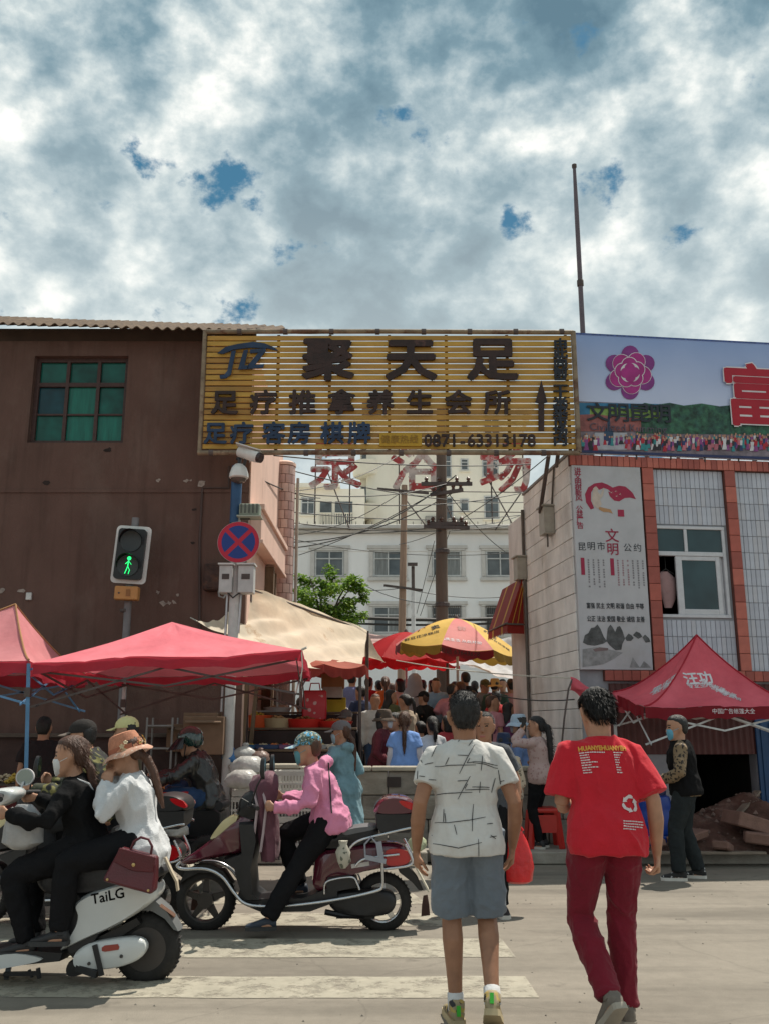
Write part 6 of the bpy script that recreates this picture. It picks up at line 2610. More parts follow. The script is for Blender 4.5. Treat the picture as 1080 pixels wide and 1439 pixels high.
# bullet camera
k0, k1 = at(336, 634, CY - .08), at(364, 643, CY - .20)
mb = MB()
mb.tube([k0, k0.lerp(k1, .05), k0.lerp(k1, .93), k1], [.055, .078, .078, .07], 14)
bc = part('bullet_camera', mb, mat('cam_white', (.62, .61, .59), .4), root, True)
mb = MB()
mb.tube([k0.lerp(k1, .96), k1 + (k1 - k0) * .12], [.073, .066], 14)
part('lens', mb, mat('lens_dark2', (.05, .03, .03), .2), bc, True)
mb = MB()
mb.tube([k0.lerp(k1, .35) + V((0, 0, -.06)), k0.lerp(k1, .3) + V((0, 0, -.16)), V((tx.x, CY, k0.z - .2))], .022, 8)
part('arm', mb, mat('bracket_dark', (.04, .04, .045), .5), bc, True)
mb = MB()
mb.box(k0.lerp(k1, .5) + V((0, -.02, .082)), (.34, .17, .012), Matrix.Rotation(.3, 3, 'Y'))
part('sunshield', mb, mat('cam_white', (.62, .61, .59), .4), bc)
# dark rusty cabinet on the wall
e0 = at(301, 812, LBY - .12)
mb = MB()
mb.box(e0, (.25, .22, .36))
cab = thing('rusty_cabinet', 'small rusty dark cabinet fixed to the brown wall beside the camera pole', 'cabinet', e0 - V((0, 0, .18)))
part('case', mb, mat('cab_rust', (.05, .024, .018), .7, var=.5, scale=9, col2=(.10, .04, .02), thr=(.5, .65), bump=.3), cab, bevel=.01)
mb = MB()
mb.box(e0 + V((0, -.115, .0)), (.20, .012, .30))
part('door', mb, mat('cab_rust', (.05, .024, .018), .7), cab)
mb = MB()
mb.tube([e0 + V((.08, -.05, -.18)), e0 + V((.09, -.06, -.26)), e0 + V((.15, -.05, -.28)), e0 + V((.18, -.02, -.22))], .013, 6)
part('cable', mb, mat('cable_grey', (.3, .3, .3), .6), cab, True)
# ------------------------------------------------------------------ pedestrian signal
TLY = 12.28
b0 = at(184, 779, TLY - .12)
tilt = Matrix.Rotation(R(3.6), 3, 'Y')
root = thing('pedestrian_signal', 'pedestrian traffic light with white surround showing a green walking figure', 'traffic light', (at(173, 900, TLY).x, TLY, PV))
mb = MB()
ptop = at(191, 728, TLY)
mb.tube([(at(172, 1000, TLY).x, TLY, PV), (at(180, 850, TLY).x, TLY, at(180, 850, TLY).z), (ptop.x, TLY, ptop.z)], .05, 12)
part('pole', mb, mat('pole_greygalv', (.17, .16, .165), .55, var=.2, scale=6), root, True)
def rrect(w, h, r, n=5):
	pts = []
	for (sx, sz, a0) in ((1, 1, 0), (-1, 1, 90), (-1, -1, 180), (1, -1, 270)):
		for k in range(n + 1):
			a = R(a0 + 90 * k / n)
			pts.append((sx * (w / 2 - r) + r * math.cos(a), sz * (h / 2 - r) + r * math.sin(a)))
	return pts
def slabr(w, h, r, y, th, m, name, parent, off=(0, 0)):
	mb = MB()
	mb.poly([b0 + tilt @ V((x + off[0], y, z + off[1])) for x, z in rrect(w, h, r)], th, V((0, 1, 0)))
	return part(name, mb, m, parent)
W_, H_ = .47, .78
slabr(W_, H_, .06, .02, .02, mat('signal_white', (.60, .60, .58), .5, var=.1), 'surround', root)
slabr(W_ - .1, H_ - .1, .045, -.05, .07, mat('signal_black', (.012, .013, .014), .4), 'housing', root)
hs_ = slabr(W_ - .14, H_ - .14, .03, .06, .14, mat('signal_black', (.012, .013, .014), .4), 'back_box', root)
for zc_, lit in ((.165, False), (-.165, True)):
	mb = MB()
	mb.lathe([(.0, .0), (.135, .0), (.14, -.012), (.12, -.006)], (0, 0, 0), 'y', 28)
	cc = b0 + tilt @ V((0, -.052, zc_))
	mb.v = [tuple(V(v) + cc) for v in mb.v]
	ln_ = part('lens', mb, mat('lens_smoked', (.022, .026, .026), .25), root, True)
	mb = MB()
	rings = []
	for q_, ln2 in ((0, 0), (1, .14)):
		rg = []
		for k in range(15):
			a = R(-10 + 200 * k / 14)
			rg.append(cc + tilt @ V((.15 * math.cos(a), -.004 - ln2 * (.35 + .65 * math.sin(max(0, a))), .15 * math.sin(a))))
		rings.append(rg)
	mb.loft(rings, cap=False, closed=False)
	part('visor', mb, mat('signal_black', (.012, .013, .014), .4), root, True)
M_GREEN = mat('signal_green', (.02, .75, .18), .5, var=0, emit=1.3)
cc = b0 + tilt @ V((.0, -.062, -.16))
mb = MB()
mb.lathe([(.0, .0), (.026, .0), (.026, -.004), (0, -.004)], cc + V((.012, 0, .095)), 'y', 12)
for (a, b, w) in (((.008, .065), (.0, -.02), .045), ((.0, -.015), (.025, -.06), .026), ((.025, -.06), (.01, -.115), .022), ((-.002, -.015), (-.02, -.065), .026), ((-.02, -.065), (-.038, -.11), .02), ((.01, .055), (.045, .01), .018), ((.005, .055), (-.035, .02), .018)):
	mb.bar(cc + V((a[0], -.002, a[1])), cc + V((b[0], -.002, b[1])), .004, w, V((0, 1, 0)))
o = part('walking_figure', mb, M_GREEN, root)
o['kind'] = 'stuff'
e0 = at(179, 834, TLY - .11)
mb = MB()
mb.box(e0, (.31, .13, .18), Matrix.Rotation(R(2), 3, 'Y'))
ob = part('orange_box', mb, mat('box_orange', (.46, .215, .07), .6, var=.12, scale=6), root, bevel=.012)
mb = MB()
mb.box(e0 + V((.03, -.07, 0)), (.055, .006, .09))
part('plate', mb, mat('plate_brown', (.24, .10, .03), .6), ob)
mb = MB()
mb.lathe([(.012, 0), (.012, -.01)], e0 + V((-.09, -.066, 0)), 'y', 10)
part('knob', mb, M_FRAME, ob)
mb = MB()
c = at(175, 858, TLY)
mb.lathe([(.058, -.02), (.062, 0), (.058, .02)], c, 'z', 12)
part('clamp', mb, M_FRAME, root)
# ------------------------------------------------------------------ barrier across the lane mouth
BY = 12.0
M_CONC = [mat('barrier_%s' % k, c_, .9, var=.28, scale=2.6, bump=.4, bscale=35, col2=c2, thr=(.48, .66), stretch=(.7, 1, 1.6)) for k, c_, c2 in (('grey', (.235, .215, .185), (.13, .11, .09)), ('pale', (.28, .255, .215), (.17, .145, .115)))]
root = thing('low_wall', 'low weathered concrete wall with a pale coping closing the lane behind the scooters', 'wall', (at(620, 1100, BY).x, BY + .1, PV))
xw0, xw1 = at(322, 1080, BY).x, C0.x - .02
zt_ = at(620, 1078, BY).z
n = 9
for k in range(n):
	xa, xb = xw0 + (xw1 - xw0) * k / n, xw0 + (xw1 - xw0) * (k + 1) / n
	for j in range(3):
		za, zb_ = PV + (zt_ - .05 - PV) * j / 3, PV + (zt_ - .05 - PV) * (j + 1) / 3
		sh_ = .18 if j % 2 else 0
		mb = MB()
		mb.box(((xa + xb) / 2 + (sh_ if k < n - 1 else sh_ / 2), BY + .10 + rnd.uniform(-.008, .008), (za + zb_) / 2), (xb - xa - .01 + (sh_ if k == n - 1 else 0) * -1, .2, zb_ - za - .008))
		part('block', mb, M_CONC[(k + j) % 2], root, bevel=.01)
for k in range(5):
	xa, xb = xw0 + (xw1 - xw0) * k / 5, xw0 + (xw1 - xw0) * (k + 1) / 5
	mb = MB()
	mb.box(((xa + xb) / 2, BY + .09, zt_ - .02 + .03 * (k == 0)), (xb - xa - .008, .27, .055))
	part('coping_slab', mb, mat('coping_pale', (.36, .325, .26), .85, var=.2, scale=4, bump=.25, bscale=40), root, bevel=.01)
mb = MB()
mb.box(at(553, 1099, BY - .012), (.17, .02, .12))
part('dark_plate', mb, mat('plate_dark', (.035, .025, .022), .7), root)
# ------------------------------------------------------------------ food stall behind the left end of the wall
def crate_stall():
	t = thing('food_stall', 'stepped food stall with basins of snacks under the brick-red umbrella', 'stall', (at(410, 1050, 13).x, 13.1, PV))
	M_WD = mat('stall_wood', (.13, .085, .055), .85, var=.3, scale=4, bump=.2)
	xa, xb = at(330, 1050, 13).x, at(500, 1050, 13).x
	for (y0, y1, z, nm) in ((12.62, 13.12, at(400, 1054, 12.9).z, 'counter'), (13.14, 13.7, at(400, 1024, 13.4).z, 'shelf'), (13.72, 14.2, at(400, 1002, 13.9).z, 'shelf')):
		mb = MB()
		mb.box(((xa + xb) / 2, (y0 + y1) / 2, z), (xb - xa, y1 - y0, .03))
		part(nm, mb, M_WD, t, bevel=.004)
		mb = MB()
		mb.box(((xa + xb) / 2, y0 + .012, z / 2 + .05), (xb - xa - .02, .02, z - .15))
		part('front_board', mb, mat('stall_cloth', (.035, .022, .02), .9, var=.3), t)
	for (px0, px1, y) in ((341, 348, 12.7), (331, 336, 12.75), (352, 362, 12.85)):
		a, b = at(px0, 1055, y), at(px1, 955, y)
		mb = MB()
		mb.bar(a, b, .05, .05)
		part('post', mb, mat('old_wood', (.16, .11, .07), .9), t)
	# glazed case
	a, b = at(346, 1000, 13.85), at(392, 955, 13.85)
	c_ = (a + b) / 2
	w, h = b.x - a.x, b.z - a.z
	mb = MB()
	for sx in (-1, 1):
		for sy in (0, 1):
			mb.box((c_.x + sx * w / 2, 13.75 + .4 * sy, c_.z), (.03, .03, h))
	for sz in (-1, 1):
		for sy in (0, 1):
			mb.box((c_.x, 13.75 + .4 * sy, c_.z + sz * h / 2), (w - .034, .028, .03))
	cs2 = part('glass_case', mb, mat('case_steel', (.38, .38, .36), .4), t)
	mb = MB()
	mb.box((c_.x, 13.95, c_.z - h * .1), (w - .05, .3, .02))
	part('case_shelf', mb, M_WD, cs2)
	return t, xa, xb
STALL, sx0, sx1 = crate_stall()
FOOD = {'orange': (.42, .13, .03), 'brown': (.20, .10, .04), 'cream': (.50, .42, .28), 'red': (.36, .03, .02), 'tan': (.34, .22, .10), 'green': (.08, .16, .03), 'dark': (.05, .03, .02), 'yellow': (.45, .32, .05)}
def heap(parent, c, rx, ry, h, col, n, r, seed, name='snacks'):
	rn = random.Random(seed)
	mb = MB()
	for _ in range(n):
		a, q_ = rn.uniform(0, 6.28), rn.uniform(0, 1) ** .5
		p = V(c) + V((rx * q_ * math.cos(a), ry * q_ * math.sin(a), h * (1 - q_ * q_) * rn.uniform(.6, 1) + r * .4))
		rr = r * rn.uniform(.7, 1.3)
		u, v_, w_ = V((rr, 0, rr * rn.uniform(-.4, .4))), V((0, rr * rn.uniform(.6, 1.2), 0)), V((0, 0, rr * .7))
		mb.add([p + u, p + v_, p - u, p - v_, p + w_, p - w_], [(0, 1, 4), (1, 2, 4), (2, 3, 4), (3, 0, 4), (1, 0, 5), (2, 1, 5), (3, 2, 5), (0, 3, 5)])
	root = parent
	while root.parent:
		root = root.parent
	me = mb.mesh(name, mat('food_' + col, FOOD[col], .5, var=.4, scale=30), False, origin=root.location, fix=True)
	o = link(name, me, parent)
	o['kind'] = 'stuff'
	return o
def basin(px, py, y, r, h, mcol, food, label, seed, oval_=1.):
	c = at(px, py, y)
	t = thing('basin', label, 'basin', c, 0, 'basins of food on the stall')
	mb = MB()
	prof = [(r * .8, .0), (r * .95, h * .6), (r * 1.04, h), (r * 1.0, h + .004), (r * .9, h * .6), (r * .7, .02)]
	mb.lathe(prof, c, 'z', 26)
	part('bowl', mb, mcol, t, True)
	heap(t, c + V((0, 0, h * .7)), r * .82, r * .82, h * .5, food, 90, .022, seed)
	return t
M_BR = mat('plastic_red', (.46, .022, .016), .35, var=.12)
M_BO = mat('plastic_orange', (.50, .075, .02), .35, var=.12)
M_BT = mat('basin_tan', (.36, .27, .16), .45, var=.15)
basin(357, 1028, 13.4, .26, .22, M_BO, 'yellow', 'tall orange basin of snacks at the left of the stall shelf', 1)
basin(389, 1026, 13.35, .21, .16, M_BT, 'tan', 'tan basin between the orange and the wide red basin', 2)
basin(428, 1026, 13.4, .27, .15, M_BR, 'brown', 'wide red basin heaped with brown snacks in the middle of the stall shelf', 3)
basin(470, 1026, 13.4, .25, .12, M_BR, 'orange', 'shallow red basin of orange snacks at the right of the stall shelf', 4)
basin(390, 1004, 13.9, .2, .10, mat('enamel', (.45, .44, .42), .4), 'cream', 'white enamel basin on the top step of the stall', 5)
rb = random.Random(31)
fl_ = list(FOOD)
TR = [('blue tray of mixed snacks at the left end of the stall counter', (.02, .09, .20)), ('navy tray of dried fruit, second from the left on the stall counter', (.02, .04, .10)), ('violet tray in the middle of the stall counter', (.14, .06, .14)),
      ('grey tray of nuts right of the violet one on the stall counter', (.22, .22, .22)), ('pale tray at the right end of the stall counter', (.40, .36, .30))]
for i, (lb, colr) in enumerate(TR):
	c = at(345 + i * 33, 1052, 12.86)
	t = thing('snack_tray', lb, 'tray', c, 0, 'trays on the stall counter')
	mb = MB()
	mb.box(c + V((0, 0, .008)), (.30, .42, .012))
	for sx in (-1, 1):
		mb.box(c + V((sx * .148, 0, .03)), (.010, .42, .05))
		mb.box(c + V((0, sx * .206, .031)), (.285, .010, .049))
	part('tray', mb, mat('tray_%d' % i, colr, .5), t)
	for k in range(4):
		heap(t, c + V((-.08 + .16 * (k % 2), -.1 + .2 * (k // 2), .014)), .07, .09, .05, rb.choice(fl_), 40, .016, 50 + i * 4 + k)
# red lattice bag, boxes stacked behind
c = at(442, 1012, 13.6)
t = thing('plastic_bag', 'red printed carrier bag standing on the stall shelf', 'bag', c)
mb = MB()
mb.loft([[c + V((sx * w, sy * d_, z)) for sx, sy in ((-1, -1), (1, -1), (1, 1), (-1, 1))] for z, w, d_ in ((0, .17, .08), (.2, .175, .085), (.42, .165, .05))])
part('bag', mb, mat_spots('bag_red_print', (.48, .02, .03), [(.56, .35, .33)], 9, .2, .4), t, bevel=.02)
mb = MB()
mb.tube([c + V((-.08, 0, .41)), c + V((-.06, 0, .52)), c + V((.06, 0, .52)), c + V((.08, 0, .41))], .010, 6)
part('handle', mb, M_BR, t, True)
for i, (px, py, w, h, colr, lb) in enumerate(((470, 1003, .34, .24, (.44, .33, .03), 'yellow carton at the foot of the stack behind the stall'), (468, 984, .30, .20, (.42, .40, .35), 'pale carton in the middle of the stack behind the stall'),
                                              (468, 968, .34, .22, (.30, .17, .08), 'brown cardboard carton on top of the stack behind the stall'), (400, 990, .3, .2, (.36, .34, .30), 'white cardboard carton on the top step of the stall'))):
	c = at(px, py, 14.35)
	mb = MB()
	mb.box(c + V((0, 0, h / 2)), (w, .3, h))
	solo('carton', mb, mat('carton_%d' % i, colr, .8, var=.2), lb, 'box', 'cartons at the stall', bevel=.006)
mb = MB()
c = at(470, 1003, 14.4)
mb.box((c.x, 14.4, (c.z + .3) / 2 - .02), (.7, .5, c.z - .3))
solo('trestle', mb, mat('stall_cloth', (.035, .022, .02), .9), 'dark covered trestle under the stacked cartons', 'table')
# bags on the wall end
def soft_bag(px, py, y, rx, rz2, m, label, seed, knot=True, group=None, cat='bag'):
	c = at(px, py, y)
	rn = random.Random(seed)
	mb = MB()
	rings = []
	for z, k in ((0, .55), (.12, .92), (.35, 1.), (.6, .86), (.8, .5), (.9, .2), (1.0, .26), (1.12, .16)):
		if not knot and z > .8:
			break
		rings.append([c + V((rx * k * math.cos(a) * (1 + .16 * math.sin(a * 3 + seed + z * 4)), rx * .8 * k * math.sin(a) * (1 + .14 * math.sin(a * 4 + z * 6)), rz2 * z)) for a in [6.2832 * i / 18 for i in range(18)]])
	mb.loft(rings)
	return solo('plastic_bag', mb, m, label, cat, group, True)
M_PLW = mat('plastic_film_white', (.42, .42, .40), .35, var=.14, scale=14, bump=.5, bscale=22)
M_PLB = mat('plastic_film_blue', (.04, .16, .38), .35, var=.2, bump=.4, bscale=22)
M_PLG = mat('plastic_film_grey', (.30, .30, .30), .35, var=.2, bump=.5, bscale=22)
soft_bag(326, 1072, 12.1, .13, .17, M_PLB, 'blue knotted plastic bag at the left end of the low wall', 1)
soft_bag(345, 1068, 12.1, .16, .19, M_PLW, 'white knotted plastic bag on the low wall next to the blue one', 2)
soft_bag(366, 1070, 12.05, .13, .15, mat('film_brown', (.18, .12, .10), .4, var=.3, bump=.5, bscale=25), 'brownish plastic bag on the low wall right of the white one', 3)
soft_bag(585, 1196, 11.1, .11, .20, mat('film_greenish', (.46, .50, .33), .35, var=.25, scale=9, bump=.4), 'pale bag of green vegetables on the kerb behind the top box scooter', 5)
# white plastic crates before the wall
M_CRT = mat('crate_plastic', (.50, .485, .45), .5, var=.14, scale=5)
def crate(px, Y, z, label, yaw=0.):
	c = at(px, 1100, Y)
	t = thing('plastic_crate', label, 'crate', (c.x, Y, z), yaw, 'white crates in front of the low wall')
	w, d_, h = .56, .38, .29
	mb = MB()
	mb.box((0, 0, .012), (w - .02, d_ - .02, .02))
	part('floor', mb, M_CRT, t, world=False)
	for (sx, sy) in ((0, -1), (0, 1), (-1, 0), (1, 0)):
		mb = MB()
		L_ = w if sx == 0 else d_ - .03
		rot = Matrix.Identity(3) if sx == 0 else Matrix.Rotation(math.pi / 2, 3, 'Z')
		o_ = V((sx * (w / 2 - .01), sy * (d_ / 2 - .01), 0))
		for (z0, z1) in ((.0, .07), (.13, .155), (.235, h)):
			mb.box(o_ + V((0, 0, (z0 + z1) / 2)), (L_, .018, z1 - z0), rot)
		k = 14
		for i in range(k + 1):
			x = -L_ / 2 + .012 + (L_ - .024) * i / k
			mb.box(o_ + rot @ V((x, .0, .152)), (.014, .0145, .163), rot)
		part('slotted_side', mb, M_CRT, t, world=False)
	return t
for i, (px, z, lb) in enumerate(((362, PV, 'white slotted crate at the bottom of the left stack'), (362, PV + .3, 'white slotted crate second from the bottom of the left stack'), (362, PV + .6, 'white slotted crate at the top of the left stack before the low wall'),
                                 (418, PV, 'white slotted crate at the bottom of the right stack'), (418, PV + .3, 'white slotted crate in the middle of the right stack'), (418, PV + .6, 'white slotted crate at the top of the right stack, behind the pink rider'))):
	crate(px, 11.66, z, lb, .02 * (i % 3 - 1))
for (px, py, r, lb) in ((349, 1080, .20, 'white bundle tied in film on top of the left crates'), (341, 1100, .19, 'white round bundle in front of the left crates')):
	soft_bag(px, py + 8, 11.5 if r > .195 else 11.2, r, .26, M_PLW, lb, r * 50, False)
# ------------------------------------------------------------------ dim stalls under the left canopies
M_LEDGE = mat('ledge_brown', (.10, .075, .06), .9, var=.25, scale=3, bump=.3)
mb = MB()
zl = at(100, 1036, 12.35).z
mb.box((at(110, 1036, 12.35).x - 1.0, 12.42, (zl + PV) / 2), (5.2, .3, zl - PV))
t = solo('planter_wall', mb, mat('planter_shade_tone', (.06, .035, .03), .9, var=.3, scale=3, bump=.3), 'low planter wall coloured dark for shade along the foot of the brown building', 'wall')  # shade under the canopies is put into this dark base colour
mb = MB()
mb.box((at(110, 1036, 12.35).x - 1.0, 12.40, zl + .025), (5.25, .36, .045))
o = link('ledge', mb.mesh('ledge', M_LEDGE, origin=t.location), t)
for i, (x0, x1, z, colr) in enumerate(((-5.0, -3.5, .85, (.10, .02, .02)), (-3.3, -2.1, .78, (.05, .03, .028)))):
	t = thing('stall_table', ('low stall table under a dark red cloth at the left edge', 'low stall table under a brown cloth below the rose-red canopy')[i], 'table', ((x0 + x1) / 2, 11.75, PV))
	mb = MB()
	mb.box(((x0 + x1) / 2, 11.75, z), (x1 - x0, .7, .03))
	part('top', mb, M_LEDGE, t)
	mb = MB()
	def cl(u, v):
		return V((x0 + (x1 - x0) * u, 11.39 - .02 * math.sin(u * 40) * v - .03 * v, z - (z - PV - .04) * v))
	mb.grid(cl, 40, 4)
	part('cloth', mb, mat('tablecloth_%d' % i, colr, .9, var=.3), t, True)
	for k in range(7):
		heap(t, ((x0 + x1) / 2 + (k - 3) * (x1 - x0) / 7.5, 11.6 + .2 * (k % 2), z + .02), .10, .14, .09, rb.choice(['green', 'orange', 'brown', 'yellow', 'dark', 'red', 'cream']), 40, .03, 200 + k + i * 9, 'produce')
for i, (px, py, w, h, y, lb) in enumerate(((288, 1060, .50, .46, 12.0, 'large dull brown carton right of the leather jacket rider'), (262, 1056, .44, .34, 12.15, 'brown carton behind the dark helmet'), (285, 1020, .42, .16, 12.05, 'flat open carton on top of the large brown one'))):
	c = at(px, py, y)
	mb = MB()
	mb.box(c + V((0, 0, h / 2)), (w, .36, h))
	mb.box(c + V((0, -.2, h - .06)), (w * .9, .05, .01), Matrix.Rotation(.6, 3, 'X'))
	solo('carton', mb, mat('kraft_%d' % i, (.17, .105, .065), .85, var=.2, scale=4), lb, 'box', 'cartons along the brown wall', bevel=.005)
t = thing('pipe_rack', 'thin steel pipe rack standing before the cartons by the brown wall', 'rack', (at(240, 1050, 11.8).x, 11.8, PV))
mb = MB()
xa, xb = at(205, 1050, 11.8).x, at(241, 1050, 11.8).x
za, zb_ = at(240, 1020, 11.8).z, at(240, 1052, 11.8).z
for x in (xa, xb):
	for y in (11.8, 12.1):
		mb.tube([(x, y, PV), (x, y, za + .1)], .013, 6)
for z in (za, zb_):
	for y in (11.8, 12.1):
		mb.tube([(xa, y, z), (xb, y, z)], .011, 6)
o = part('frame', mb, mat('rack_steel', (.22, .21, .20), .5), t, True)
mb = MB()
mb.box(((xa + xb) / 2, 11.95, za - .02), (xb - xa, .3, .012))
part('shelf', mb, M_LEDGE, t)
# ------------------------------------------------------------------ rubble, planks and loose things by the tiled building
mb = MB()
c0 = gnd(985, 1180, PV)
def mound(u, v):
	x, y = c0.x + (u - .5) * 3.4 + .25, 11.05 + v * 1.55
	h = (.50 * math.exp(-((u - .62) ** 2) / .055 - ((v - .68) ** 2) / .14) + .26 * math.exp(-((u - .3) ** 2) / .03 - ((v - .5) ** 2) / .1)) * (1 + .5 * noise.noise(V((x * 3, y * 3, 0))))
	h += .07 * abs(noise.noise(V((x * 7, y * 7, 3)))) + .035 * abs(noise.noise(V((x * 19, y * 19, 5))))
	e = min(u, 1 - u, v, 1 - v) * 8
	return V((x, y, PV + .002 + h * min(1, e)))
mb.grid(mound, 80, 46)
o = struct('earth_heap', mb, mat('heap_earth', (.105, .055, .042), .95, var=.35, scale=6, bump=.6, bscale=30, col2=(.16, .10, .08), thr=(.5, .65)), True)
o['kind'] = 'stuff'
mb = MB()
rs = random.Random(6)
for _ in range(420):
	p = mound(rs.uniform(.04, .96), rs.uniform(.03, .95))
	r = rs.choice((.012, .018, .026, .045))
	q = [V((rs.uniform(-1, 1), rs.uniform(-1, 1), rs.uniform(-.8, .8))).normalized() * r * rs.uniform(.7, 1.3) for _ in range(6)]
	k = [p + V((abs(q[0].x) + r * .4, q[0].y, 0)), p + V((q[1].x * .4, r, q[1].z * .4)), p - V((r, q[2].y * .4, 0)), p - V((q[3].x * .4, r * .9, 0)), p + V((q[4].x * .3, q[4].y * .3, r * .9)), p - V((0, 0, r * .6))]
	mb.add(k, [(0, 1, 4), (1, 2, 4), (2, 3, 4), (3, 0, 4), (1, 0, 5), (2, 1, 5), (3, 2, 5), (0, 3, 5)])
o = struct('rubble', mb, mat('rubble_stone', (.17, .12, .10), .95, var=.5, scale=9, bump=.4))
o['kind'] = 'stuff'
rnd = random.Random(17)
M_SLB = mat('slab_terracotta', (.20, .115, .09), .9, var=.25, scale=5, bump=.3)
M_PLK = mat('plank_weathered', (.20, .16, .125), .9, var=.3, scale=4, stretch=(1, 6, 6), bump=.3)
for i, (px, py, y, w, d_, h, ry, rz3, lb, m_) in enumerate(((1058, 1158, 11.35, .62, .40, .16, .28, .2, 'big terracotta slab tilted on top of the earth heap at the right edge', M_SLB), (1070, 1178, 11.1, .40, .3, .12, .1, -.3, 'smaller terracotta slab below the big tilted one', M_SLB),
															(965, 1176, 11.2, .42, .26, .09, -.2, .5, 'flat broken slab at the left foot of the earth heap', M_SLB), (1015, 1190, 11.05, .22, .18, .09, .3, .9, 'small broken lump in front of the earth heap', M_SLB),
															(920, 1182, 11.15, .2, .16, .08, .1, .3, 'small brick lump between the two standing men', M_SLB))):
	c = at(px, py, y)
	mb = MB()
	mb.box(c, (w, d_, h), Matrix.Rotation(rz3, 3, 'Z') @ Matrix.Rotation(ry, 3, 'Y'))
	mb.v = [tuple(V(v) + V((noise.noise(V(v) * 9) * .03, noise.noise(V(v) * 8 + V((3, 0, 0))) * .03, 0))) for v in mb.v]
	solo('broken_slab', mb, m_, lb, 'slab', 'broken slabs on the earth heap', bevel=.015)
for i, (a, b, lb) in enumerate((((1030, 1150, 11.75), (1064, 1112, 12.1), 'plank leaning up out of the earth heap toward the shop opening'), ((900, 1205, 11.0), (1075, 1206, 11.02), 'long pale board lying along the kerb below the earth heap'))):
	mb = MB()
	A, B_ = at(*a), at(*b)
	if i == 1:
		A.z = B_.z = PV + .025
	mb.bar(A, B_, .09, .03)
	solo('plank', mb, M_PLK, lb, 'plank', bevel=.004)
c = gnd(762, 1189, PV)
t = thing('plastic_stool', 'red plastic stool against the low wall behind the woman on the phone', 'stool', (c.x, 11.72, PV))
mb = MB()
mb.loft([[V((sx * w, sy * w, z)) for sx, sy in ((-1, -1), (1, -1), (1, 1), (-1, 1))] for z, w in ((.40, .155), (.44, .16), (.46, .15))])
part('seat', mb, M_BR, t, world=False, bevel=.01)
for sx in (-1, 1):
	for sy in (-1, 1):
		mb = MB()
		mb.bar((sx * .185, sy * .185, 0), (sx * .145, sy * .145, .41), .055, .05)
		part('leg', mb, M_BR, t, world=False)
for sy in (-1, 1):
	mb = MB()
	mb.box((0, sy * .165, .28), (.30, .012, .20))
	part('apron', mb, M_BR, t, world=False)
c = gnd(902, 1185, PV)
t = thing('plastic_barrel', 'blue plastic barrel on the pavement behind the man in the red shirt', 'barrel', (c.x, 11.5, PV))
mb = MB()
mb.lathe([(.17, 0), (.2, .03), (.215, .15), (.205, .17), (.22, .2), (.22, .42), (.205, .45), (.215, .48), (.19, .6), (.14, .62)], (0, 0, 0), 'z', 28)
part('drum', mb, mat('plastic_blue', (.008, .045, .28), .4, var=.1), t, True, world=False)
mb = MB()
mb.lathe([(.15, .615), (.155, .63), (.155, .665), (.13, .67)], (0, 0, 0), 'z', 28)
part('lid', mb, mat('plastic_navy', (.01, .02, .08), .4), t, True, world=False)
for (px, py, r, m_, lb) in ((898, 1040, .16, mat('film_black', (.02, .02, .022), .35, bump=.4), 'black plastic bag hanging in the shade beside the crimson canopy leg'),):
	pass
# ------------------------------------------------------------------ scooters
M_RUB = mat('rubber', (.018, .017, .016), .8, var=.3, scale=20, bump=.2, bscale=80)
M_BLKP = mat('plastic_black', (.017, .017, .018), .45, var=.25, scale=8)
M_SATIN = mat('black_satin', (.010, .010, .011), .35, var=.2)
M_CHR = mat('chrome_tube', (.55, .56, .58), .22, metal=.9, var=.08)
M_MAR = mat('paint_maroon', (.080, .010, .022), .2, var=.12, scale=3, coat=.8, spec=.5)
M_WPT = mat('paint_white', (.54, .56, .55), .25, var=.05, scale=3, coat=.6)
M_ALLOY = mat('alloy_dark', (.05, .045, .042), .4, metal=.3, var=.2)
M_SEAT = mat('seat_vinyl', (.020, .020, .022), .5, var=.2, bump=.15)
M_LAMP = mat('tail_red', (.42, .008, .012), .12, var=.1, coat=1)
def sideprof(pts, Y0, hw, ins=.86, dy=0., bev=.8):
	"""panel of a scooter from its side outline, swelling in the middle"""
	P = [at(a, b, Y0) for a, b in pts]
	c = sum(P, V()) / len(P)
	mb = MB()
	rings = []
	for t_, s_ in ((-1, ins), (-bev, .97), (-bev * .5, 1), (bev * .5, 1), (bev, .97), (1, ins)):
		rings.append([V((c.x + (p.x - c.x) * s_, Y0 + dy + t_ * hw, c.z + (p.z - c.z) * s_)) for p in P])
	mb.loft(rings)
	return mb
def smooth_pts(pts, n=4):
	"""closed outline through the points"""
	out = []
	k = len(pts)
	for i in range(k):
		p0, p1, p2, p3 = (V((*pts[(i + j - 1) % k], 0)) for j in range(4))
		for t_ in range(n):
			t = t_ / n
			q = .5 * ((2 * p1) + (-p0 + p2) * t + (2 * p0 - 5 * p1 + 4 * p2 - p3) * t * t + (-p0 + 3 * p1 - 3 * p2 + p3) * t ** 3)
			out.append((q.x, q.y))
	return out
